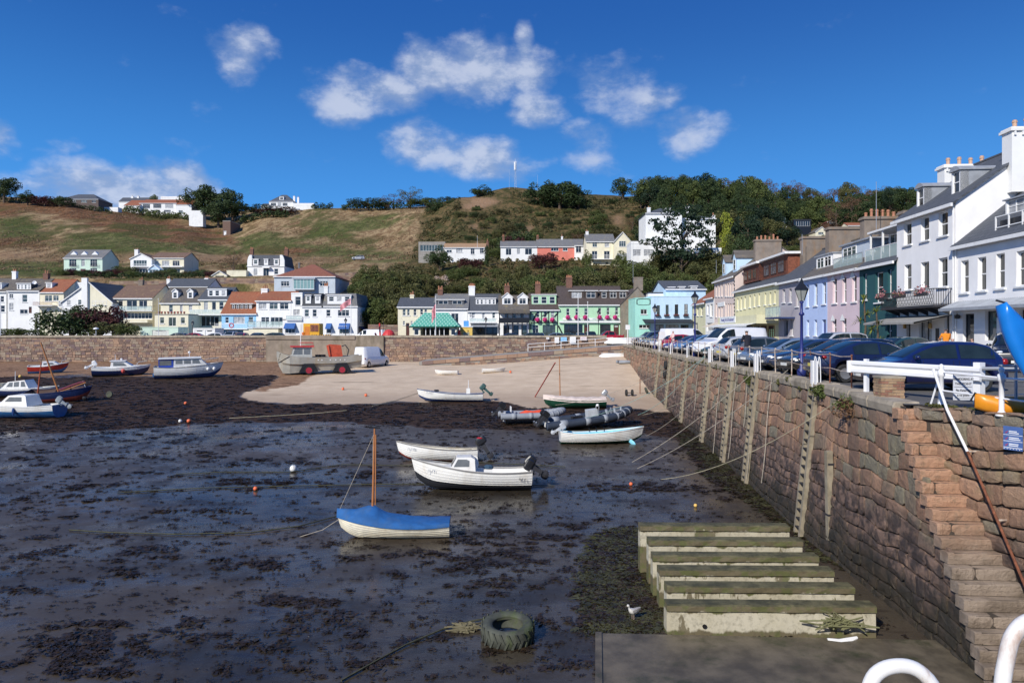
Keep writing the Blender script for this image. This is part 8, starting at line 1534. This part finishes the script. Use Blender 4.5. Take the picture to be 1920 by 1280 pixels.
for k in range(3):MB().box(k*1.1-.5,k*1.1+.5,0,.05,.5,1.15).build('board',yl,bx);[MB().prism([(k*1.1-.45+j*.32,.5),(k*1.1-.30+j*.32,.5),(k*1.1-.15+j*.32,1.15),(k*1.1-.30+j*.32,1.15)],-.012,-.002,'y').build('stripe',black,bx)for j in range(3)]
pt=thing('person','workman in an orange jacket beside the roadworks truck','person',(0,0,0));bpy.data.objects.remove(pt);person(Vector(((569-CX)/F*104,104,0)),R(-60),'workman in orange beside the roadworks truck',cl_('hivis',(.85,.2,.02)),cl_('hivis',(.85,.2,.02)),hb_,1.8)
# notices on the wall end and ramp rail
for px,y0,y1,w_,m_,lb in((1044,632,643,.62,white,'white notice board, left of the four on the end of the sea wall'),(1057,632,640,.85,mat('notice_sky',(.25,.55,.85),.5),'sky blue notice board on the end of the sea wall'),(1074,631,644,.85,white,'tall white notice board on the end of the sea wall'),(1094,631,638,.9,mat('notice_pinkish',(.72,.62,.62),.5),'wide pale notice board, right of the others on the sea wall'),(1027,632,636,.4,white,'small white notice, leftmost on the sea wall')):
 Y=95.7;h=thing('notice_board',lb,'sign',((px-CX)/F*Y,Y,ZP(y1,Y)),0,'notice boards on the sea wall');hh=ZP(y0,Y)-ZP(y1,Y);MB().box(-w_/2,w_/2,-.05,.0,0,hh).build('board',m_,h);b=MB();[b.box(-w_*.35,w_*.3,-.056,-.052,hh*(.2+.2*k),hh*(.2+.2*k)+.03)for k in range(3)];b.build('print',mat('print_grey',(.35,.38,.45),.6),h)
rr_=thing('ramp_railing','white two-rail railing along the top of the slipway ramp','railing')
def rp_(px):Y=95.2;x=(px-CX)/F*Y;return Vector((x,Y,rz(x)))
pp=[rp_(x)for x in(990,1021,1052,1084,1116,1149)]
for p_ in pp:MB().tube([p_,p_+Vector((0,0,1.05))],.045,6).build('post',white,rr_)
for zz in(.55,1.03):MB().tube([p_+Vector((0,0,zz))for p_ in pp],.035,6).build('rail',white,rr_)
h=thing('road_sign','white square sign on a pole at the quay corner','sign',((1177-CX)/F*86,86,0));MB().tube([(0,0,0),(0,0,2.4)],.06,6).build('pole',white,h);MB().box(-.28,.28,-.06,-.03,1.9,2.5).build('plate',white,h)
h=thing('upturned_boat','white upturned boat lying at the top of the ramp','boat',((1163-CX)/F*94,94,0));MB().loft([[(x,w*math.cos(a),z*math.sin(a))for a in[k*math.pi/8 for k in range(9)]]for x,w,z in((-2.2,.1,.2),(-1.6,.8,.6),(0,1.0,.75),(1.4,.9,.7),(2.2,.8,.6))],closed=False).build('hull',bw,h,smooth=True);MB().box(-1.9,2.1,-.03,.03,.6,.8).build('keel',bw,h)
pole(180,616,629,103,.05,'small white domed sign post on the promenade below the dark bushes','promenade_sign','sign',white,z0=.6);o_=[o for o in bpy.data.objects if o.name.startswith('promenade_sign')][0];MB().lathe([(.4,0),(.36,.12),(.1,.25)],n=10,z=1.4).build('hood',white,o_)
pole(719,604,629,108,.05,'signpost with a small board behind the white van','sign_post','sign',dark,z0=0)
# ---------------------------------------------------------------- vegetation
lm={'oak':leafm('leaf_dark',(.025,.042,.015),(.048,.075,.024),(.07,.10,.033)),'mid':leafm('leaf_mid',(.05,.075,.02),(.10,.13,.035),(.14,.16,.05)),'olive':leafm('leaf_olive',(.055,.065,.02),(.115,.11,.038),(.16,.16,.055)),
'rust':leafm('leaf_rust',(.10,.06,.03),(.17,.09,.05),(.19,.12,.07)),'pine':leafm('leaf_pine',(.012,.028,.016),(.025,.045,.022),(.03,.055,.025)),'lime':leafm('leaf_lime',(.15,.19,.02),(.26,.29,.03),(.32,.34,.05)),'maroon':leafm('leaf_maroon',(.04,.012,.015),(.08,.025,.025),(.10,.035,.03)),'scrub':leafm('leaf_scrub',(.04,.05,.018),(.10,.085,.032),(.14,.12,.05)),'pampas':leafm('leaf_pampas',(.45,.33,.26),(.6,.45,.36),(.65,.5,.4))}
bark=mat('bark',(.10,.07,.05),.9,var=.3)
def leaves(cs,n,ls,jit=.6,flat=1.0):
 """leaf-sized faces on the skins of many small clumps; cs: (x, y, z, r)"""
 cs=np.array(cs);w=cs[:,3]**2;k=NR.choice(len(cs),n,p=w/w.sum());d=NR.normal(size=(n,3));d[:,2]+=.35;d/=np.linalg.norm(d,axis=1)[:,None]
 c=cs[k,:3]+d*cs[k,3:4]*NR.uniform(.72,1.12,(n,1))*[1,1,flat];nn=d+NR.normal(size=(n,3))*jit;nn/=np.linalg.norm(nn,axis=1)[:,None]
 a=np.cross(nn,NR.normal(size=(n,3)));a/=np.linalg.norm(a,axis=1)[:,None];b=np.cross(nn,a);s=ls*NR.uniform(.6,1.4,(n,1))
 V=np.stack([c-a*s,c-b*s*.7,c+a*s,c+b*s*.7],1).reshape(-1,3);return V,np.arange(4*n).reshape(-1,4)
def proto(kind,n=1500,seed=0):
 """unit-height tree: crown mesh and trunk mesh"""
 r=random.Random(seed);cs=[]
 if kind=='round':
  while len(cs)<44:
   x,y,z=r.uniform(-.4,.4),r.uniform(-.4,.4),r.uniform(-.4,.4)
   if(x*x+y*y)/.15+z*z/.13<1:cs.append((x,y,.54+z,r.uniform(.07,.14)))
  ls=.019
 elif kind=='wide':cs=[(r.uniform(-.5,.5),r.uniform(-.35,.35),.45+r.uniform(-.12,.30)*(1-0),r.uniform(.08,.15))for _ in range(44)];cs=[(x,y,z-.9*x*x,q_)for x,y,z,q_ in cs];ls=.019
 elif kind=='tall':cs=[(r.gauss(0,.07),r.gauss(0,.07),z,.12*(1.15-z)+.03)for z in[r.uniform(.12,.98)for _ in range(28)]];ls=.022
 elif kind=='pine':cs=[(x,y,z,r.uniform(.06,.11))for x,y,z in[(r.uniform(-.5,.5)*(1.25-abs(h-.62)*1.3),r.uniform(-.35,.35),h+r.uniform(-.02,.02))for h in[.3,.38,.46,.54,.62,.70,.78,.86,.93]for _ in range(12)]];ls=.019
 elif kind=='bare':cs=[(r.gauss(0,.26),r.gauss(0,.2),.62+r.gauss(0,.17),r.uniform(.05,.12))for _ in range(30)];ls=.013
 elif kind=='bush':cs=[(r.uniform(-.45,.45),r.uniform(-.35,.35),r.uniform(.1,.74),r.uniform(.11,.22))for _ in range(30)];cs=[(x,y,z*(1-1.1*x*x),q_)for x,y,z,q_ in cs];ls=.027
 V,Fq=leaves(cs,n,ls,.55 if kind!='bare' else 1.2,.45 if kind=='pine' else 1)
 t=MB()
 if kind!='bush':
  t.tube([(0,0,-.06),(.01,0,.2),(-.01,.01,.45),(0,0,.72)],[.035,.028,.02,.008],6)
  for c in r.sample(cs,min(9,len(cs))):h=max(.15,c[2]-.25);t.tube([(0,0,h),((c[0])*.5,c[1]*.5,(h+c[2])/2+.03),c[:3]],[.014,.009,.004],4)
 else:t.tube([(0,0,-.1),(0,0,.3)],[.05,.03],5)
 return V,Fq,t.mesh('trunk',bark)
PR={k:[proto(k,n,s)for s in range(v)]for k,n,v in(('round',4600,3),('wide',4200,2),('tall',1800,1),('pine',4200,1),('bare',2400,2),('bush',2600,3))}
CRM={}
def tree(kind,leaf,p_,H_,W_,label,name='tree',cat='tree',group=None,dz=0):
 i=random.randrange(len(PR[kind]));key=(kind,i,leaf)
 if key not in CRM:CRM[key]=npmesh('crown',PR[kind][i][0],PR[kind][i][1],lm[leaf])
 h=thing(name,label,cat,p_+Vector((0,0,dz)),0,group);h.rotation_euler=(0,0,random.choice([0,math.pi])+random.uniform(-.35,.35));h.scale=(W_,W_*.9,H_)
 link('crown' if kind!='bush' else 'foliage',CRM[key],h);link('trunk',PR[kind][i][2],h);return h
def tpx(kind,leaf,px,y0,y1,wpx,Y,label,**k):
 """tree with its foot at row y1 and top at row y0, at a known distance"""
 x=(px-CX)/F*Y;zt,zb_=ZP(y0,Y),ZP(y1,Y);zg=T(px,Y);zb_=min(zb_,zg+.3)if Y>125 else zb_
 return tree(kind,leaf,Vector((x,Y,zb_)),(zt-zb_)*1.03,wpx/F*Y*(1.0 if kind in('bush','wide','pine')else 1.15),label,**k)
for a in(('round','oak',8,330,380,60,390,'dark tree filling the skyline at the far left edge'),('round','oak',52,357,380,36,385,'low dark tree right of the big one at the far left edge'),('bush','maroon',84,362,380,44,385,'dark reddish bush on the left skyline'),('bush','oak',112,366,382,40,385,'dark bush below the hipped bungalow on the left skyline'),
('round','oak',372,350,402,70,425,'dark tree at the left of the skyline clump beside the hilltop villa'),('round','oak',402,347,404,80,420,'tallest dark tree of the skyline clump beside the hilltop villa'),('round','oak',436,357,408,60,418,'right hand dark tree of the skyline clump beside the hilltop villa'),('round','oak',410,372,415,70,405,'dark tree in front of the skyline clump'),('wide','oak',480,382,402,90,420,'dark low tree between the skyline clump and the crest villa'),('round','mid',290,365,385,20,440,'small round tree peeping over the rust-roofed villa'),
('bush','maroon',525,388,402,70,415,'dark clipped bank of shrubs left of the crest villa'),('wide','oak',690,370,394,70,418,'dark bushy tree at the left end of the field hedge'),('bare','olive',712,368,394,40,422,'thin leafless tree second in the field hedge'),('bare','rust',738,366,394,50,422,'purple-brown twiggy tree in the field hedge'),('bare','olive',769,352,392,52,418,'tall open-crowned bare tree on the field crest'),('wide','mid',800,368,392,60,418,'low tree right of the bare one on the field crest'),
('round','oak',840,372,404,52,370,'dark evergreen at the top left of the heath'),('round','oak',816,378,406,40,366,'dark bush left of the evergreen at the top of the heath'),('round','oak',852,398,426,32,330,'round dark bush on the left flank of the heath'),('round','oak',905,347,376,46,372,'rounded dark tree above the rocky outcrop'),('wide','oak',838,368,378,30,385,'flat-topped dark bush on the heath skyline'),
('round','oak',1020,340,398,80,345,'left of the three dark evergreens below the hill summit'),('round','oak',1050,336,400,90,340,'middle and tallest of the three dark evergreens below the hill summit'),('round','oak',1085,352,402,64,338,'right of the three dark evergreens below the hill summit'),('round','oak',1168,333,370,48,365,'single round dark tree on the saddle right of the hill summit'),('round','oak',825,460,512,52,200,'round dark tree beside the grey flat-roofed hillside house'),('tall','oak',912,462,510,22,205,'slim dark conifer in front of the tan-roofed white house'),
('bush','maroon',880,480,510,44,200,'purple-brown leafless shrub before the tan-roofed white house'),('bush','maroon',964,436,458,40,230,'dark maroon tree behind the white house with three tall windows'),('bush','oak',968,425,450,60,240,'dark green bush above the maroon tree'),('pine','pine',1278,392,486,112,168,'big spreading dark pine in front of the large white villa'),('tall','lime',1362,398,456,46,185,'yellow-green conifer right of the large white villa'),('tall','mid',1370,440,480,50,180,'mid green conifer under the yellow-green one'),('round','pine',1402,400,478,66,190,'dark cypress beside the yellow-green conifer'),
('round','oak',1395,440,480,60,160,'dark tree low behind the pale dormers of the terrace'),('bush','maroon',1020,468,490,50,200,'maroon shrub in front of the salmon red house'),('round','mid',1165,470,500,44,190,'rounded green tree before the cream gabled house'),('round','mid',1100,468,492,24,195,'small green tree between the salmon and cream houses'),('tall','mid',68,588,630,14,112,'narrow dark palm-like tree by the promenade at the left'),
('bush','oak',133,566,640,104,118,'left of the two big dark round trees on the promenade'),('bush','maroon',190,562,640,80,120,'right of the two big dark round trees on the promenade, with purplish leaves'),('round','oak',150,574,640,80,123,'dark tree directly behind the left big dark bush on the promenade'),('round','oak',186,572,640,80,124,'dark tree directly behind the purplish bush on the promenade'),('bush','olive',212,598,632,70,114,'olive shrub mass right of the dark round trees'),('bush','mid',240,605,632,40,113,'green shrub at the right end of the promenade shrubs'),('bush','mid',35,614,630,80,112,'low hedge-like bush at the far left of the promenade'),
('bush','mid',234,496,516,40,212,'bright green bush between the mint and the long cream house'),('bare','rust',438,468,506,36,205,'gnarled leafless stump-like tree beside the villa'),('bush','olive',462,492,508,30,205,'olive bush left of the white villa')):tpx(*a)
ADJ={'oak':'dark green','pine':'blackish green','mid':'fresh green','olive':'olive coloured','rust':'russet','maroon':'maroon','scrub':'brownish'}
def scatter(n,x0,x1,f0,f1,Y0,Y1,kinds,label,group,hp=(5,8),wf=1.0,name='tree',cat='tree'):
 for i in range(n):
  px=x0+(x1-x0)*(i+.5)/n+random.uniform(-.5,.5)*(x1-x0)/n*1.5;s=random.random();Y=Y0+(Y1-Y0)*s;kd,lf=random.choice(kinds);H_=random.uniform(*hp)
  tree(kd,lf,TP(px,Y,-.4),H_,H_*random.uniform(.9,1.25)*wf,ADJ[lf]+' '+label,name,cat,group)
sc1=[('round','oak'),('round','pine'),('round','oak'),('wide','oak'),('round','mid')]
scatter(26,1200,1740,0,0,345,362,[('bare','rust'),('bare','rust'),('round','olive'),('round','oak')],'tree along the top of the wooded ridge','brown trees on the wooded ridge',(9,13))
scatter(44,1195,1560,0,0,300,345,sc1,'tree of the ridge wood above the villas','dark trees of the ridge wood',(11,16),.95)
scatter(36,1540,1900,0,0,270,350,sc1+[('bare','rust'),('round','olive')],'tree of the ridge wood behind the chimney stacks','trees of the ridge wood behind the terrace',(9,14),.95)
scatter(34,1200,1480,0,0,235,290,[('round','oak'),('round','oak'),('round','pine'),('wide','olive')],'tree on the slope between the ridge wood and the villas','trees above the villas',(8,12))
scatter(30,1440,1760,0,0,205,280,[('bush','mid'),('bush','olive'),('round','mid')],'garden bush around the small houses under the ridge','garden bushes under the ridge',(2.5,5),1.2,'bush','bush')
scatter(34,905,1210,0,0,232,300,[('bush','olive'),('round','olive'),('bush','scrub'),('bush','mid'),('bare','rust')],'scrubby bush on the heath behind the hillside houses','bushes behind the hillside houses',(3.5,7),1.15,'bush','bush')
scatter(64,790,1210,0,0,235,350,[('bush','mid'),('bush','oak'),('bush','scrub'),('bush','olive')],'low bush dotted over the heath','bushes on the heath',(2,4),1.3,'bush','bush')
scatter(44,930,1420,0,0,150,178,[('round','olive'),('wide','mid'),('round','mid'),('round','olive'),('wide','olive')],'tree on the bank behind the hotel row','trees on the bank behind the hotel row',(5.5,8.5),1.05)
scatter(30,930,1400,0,0,176,186,[('bush','olive'),('bush','mid'),('round','olive')],'bush along the top of the bank below the hillside houses','bushes below the hillside houses',(2.5,4.2),1.4,'bush','bush')
scatter(42,672,800,0,0,138,180,[('round','olive'),('round','mid'),('wide','olive'),('bush','olive'),('wide','mid')],'tree in the overgrown gully beside the white corner house','trees in the overgrown gully',(4.5,7.5),1.1)
scatter(26,790,930,0,0,142,200,[('bush','mid'),('bush','olive'),('bush','scrub')],'garden bush on the terraces above the cream house','bushes on the garden terraces',(2.2,3.8),1.4,'bush','bush')
scatter(30,110,395,0,0,196,208,[('bush','mid'),('bush','oak'),('bush','scrub'),('bush','maroon')],'garden bush along the foot of the second row of houses','bushes between the two rows of houses',(1.6,3.0),1.5,'bush','bush')
def hedge(label,pts,w,h,leaf,n,ls=.22,name='hedge'):
 cs=[]
 for(a,b_)in zip(pts,pts[1:]):
  L=(b_-a).length;k=int(L/(w*.6))+1
  for i in range(k):c=a.lerp(b_,i/k);cs+=[(c.x,c.y+random.uniform(-w/2,w/2),c.z+h*random.uniform(.2,.75),h*random.uniform(.3,.45))for _ in range(2)]
 V,Fq=leaves(cs,n,ls);o=link(name,npmesh(name,V,Fq,lm[leaf]));o['label']=label;o['category']='hedge'
hedge('tall clipped dark hedge in front of the rust-roofed hilltop villa',[TP(x,412)for x in(236,270,310,356)],4,4.5,'mid',2600,.4);hedge('dark hedge along the crest of the dry field',[TP(x,419)for x in(645,700,760,812)],4,4.6,'oak',3200,.4)
hedge('dark hedge line from the bungalow towards the far left edge',[TP(x,392)for x in(-60,20,90,150,215)],3,2.6,'oak',2600,.35);hedge('dark hedge right of the crest villa',[TP(x,420)for x in(588,625)],3,4,'oak',800,.35);hedge('dark trimmed bank of hedge left of the crest villa',[TP(x,405)for x in(455,500,545)],4,5,'oak',1800,.4)
hedge('low green hedge along the promenade at the far left',[Vector(((x-CX)/F*112,112,0))for x in(-20,30,66)],1.5,1.9,'mid',1400,.13);hedge('garden hedge on top of the granite retaining wall',[TP(x,190)for x in(150,230,300,390)],2,1.6,'oak',2200,.18)
# heath, bracken and field tufts nobody could count
cs=[];cf=[]
for _ in range(9000):
 px,Y=random.uniform(690,2000),random.uniform(136,372);x=(px-CX)/F*Y;z=T(px,Y)
 if z<2.5:continue
 py=HY-(z-EZ)*F/Y
 if inpoly(px,py,SCRUBP)and not any(inpoly(px,py,g_)for g_ in ROCKP)and fbm(x,Y,.05,3,40)>-.12:cs.append((x,Y,z+.1,random.uniform(.35,1.0)*(.5+Y/400)))
V,Fq=leaves(cs,110000,.34,.7);o=link('heath_scrub',npmesh('heath_scrub',V,Fq,lm['scrub']),kind='stuff',label='brown and green heath scrub covering the right hand hill')
for _ in range(9000):
 px,Y=random.uniform(-60,800),random.uniform(215,425);x=(px-CX)/F*Y;z=T(px,Y)
 if fbm(x,Y,.03,3,90)>.0:cf.append((x,Y,z-.1,random.uniform(.25,.7)))
lm['dry']=leafm('leaf_bracken',(.12,.06,.03),(.27,.17,.09),(.36,.27,.16));V,Fq=leaves(cf,34000,.22,.9);link('bracken',npmesh('bracken',V,Fq,lm['dry']),kind='stuff',label='rusty bracken and dry tussocks on the left hand hillside')
# granite retaining walls between the rows
rwt=thing('retaining_wall','long granite retaining wall behind the front row, below the garages','retaining wall')
def stwall(par,pa,pb,Y,y0a,y0b,H_,seed):
 xa,xb=(pa-CX)/F*Y,(pb-CX)/F*Y;za,zb_=ZP(y0a,Y),ZP(y0b,Y)
 res=masonry(0,xb-xa,0,H_,lambda u,v,p:Vector((xa+u,Y-p,za+(zb_-za)*u/(xb-xa)-H_+v)),.95,.5,warp=.1,gap=.03,eight=False,seed=seed);place_stones(res,par,farstone,lambda r:r[0],0,'stones');MB().add([(xa,Y+.04,za-H_),(xb,Y+.04,zb_-H_),(xb,Y+.04,zb_),(xa,Y+.04,za),(xa,Y+.6,za),(xb,Y+.6,zb_)],[(0,1,2,3),(3,2,5,4)]).build('wall_core',farjoint,par)
stwall(rwt,388,520,186,520,523,5.5,5);stwall(rwt,205,330,186,527,526,3.0,6)
rw2=thing('retaining_wall','short granite wall right of the big pale blue-grey house','retaining wall');stwall(rw2,628,690,184,512,509,4,7)
gw=thing('garden_wall','low brown stone wall behind the display buoy','garden wall');stwall(gw,690,746,128,608,609,2.6,8)
# plants on the quay
def clump(label,c,r,leaf,n,ls,name='bush',flat=1,cat='bush',extra=None):
 cs=[(random.gauss(0,r*.45),random.gauss(0,r*.45),r*random.uniform(.2,1.0)*flat,r*random.uniform(.25,.45))for _ in range(12)];V,Fq=leaves(cs,n,ls);h=thing(name,label,cat,c);link('foliage',npmesh('foliage',V,Fq,lm[leaf]),h);return h
clump('left of two bright lime green bushes among the terrace tables',pq(1657,20.9)+Vector((0,0,.1)),.75,'lime',900,.07);clump('right of two bright lime green bushes among the terrace tables',pq(1697,20.9)+Vector((0,0,.1)),.6,'lime',700,.07)
for px,o,H_,lb in((1643,21.5,3.4,'spiky cordyline in a pot before the dark teal house'),(1620,22.2,4.6,'tall thin cordyline leaning in front of the dusty pink house')):
 h=thing('cordyline',lb,'palm',pq(px,o)+Vector((0,0,.12)));MB().tube([(0,0,0),(.12,0,H_*.4),(0,0,H_*.85)],[.09,.07,.05],6).build('trunk',bark,h);MB().lathe([(.25,0),(.34,.4),(.3,.4)],n=10).build('pot',terra,h)
 for hc in((0,0,H_*.85),(.25,.1,H_*.6),(-.3,0,H_*.5),(.2,-.1,.9)):
  for k in range(26):a=random.uniform(0,6.28);e=random.uniform(-.4,1.2);L=random.uniform(.5,.8);d_=Vector((math.cos(a)*math.cos(e),math.sin(a)*math.cos(e),math.sin(e)));c_=Vector(hc);sdv=d_.cross(Vector((0,0,1))).normalized()*.03;MB().add([c_-sdv,c_+sdv,c_+d_*L*.6+sdv,c_+d_*L*.6-sdv,c_+d_*L-Vector((0,0,.15))],[(0,1,2,3),(3,2,4)]).build('leaf',lm['lime' if k%3==0 else 'mid'],h)
for px,py,r,lf,lb in((1611,768,.50,'rust','red and green valerian plant hanging on the quay wall near the stairs'),(1543,738,.30,'mid','green and red plant growing beside the near ladder top'),(1402,716,.28,'mid','small green tuft on the wall beside the second ladder')):
 t=tq(px,8.5);q_=Q(t,8.5);z=ZP(py,q_.y);c_=Q(t,face_o(t,z)-.08,z);h=clump(lb,c_,r,lf,700,.035,'wall_plant',1,'plant');h.location.z-=r*.6;V,Fq=leaves([(random.gauss(0,r*.4),random.gauss(0,r*.4),r*random.uniform(.7,1.3),r*.3)for _ in range(6)],350,.035);link('leaves',npmesh('leaves',V,Fq,lm['mid']),h)
V=[];
cs=[(*Q(t,lerp(WALLTOP,t)-.08+random.uniform(-.03,.1),random.uniform(-.32,.0)),random.uniform(.03,.12))for t in[random.uniform(24,86)for _ in range(130)]if fbm(t,0,.15,2)>-.1]
V,Fq=leaves(cs,6000,.035);link('wall_top_grass',npmesh('wall_top_grass',V,Fq,lm['olive']),kind='stuff',label='dry grass tufts along the top of the quay wall')
cs=[(*Q(t,o_in(t)+.05+random.uniform(0,.22),.02),random.uniform(.02,.06))for t in[random.uniform(14.2,16.6)for _ in range(90)]];V,Fq=leaves(cs,3500,.022);link('stair_head_moss',npmesh('stair_head_moss',V,Fq,lm['olive']),kind='stuff',label='mossy dry grass at the head of the stairs')
clump('pampas grass with pale pink plumes on the garden terrace',TP(830,178,0),2.2,'pampas',500,.16,'pampas_grass',1.3,'plant')
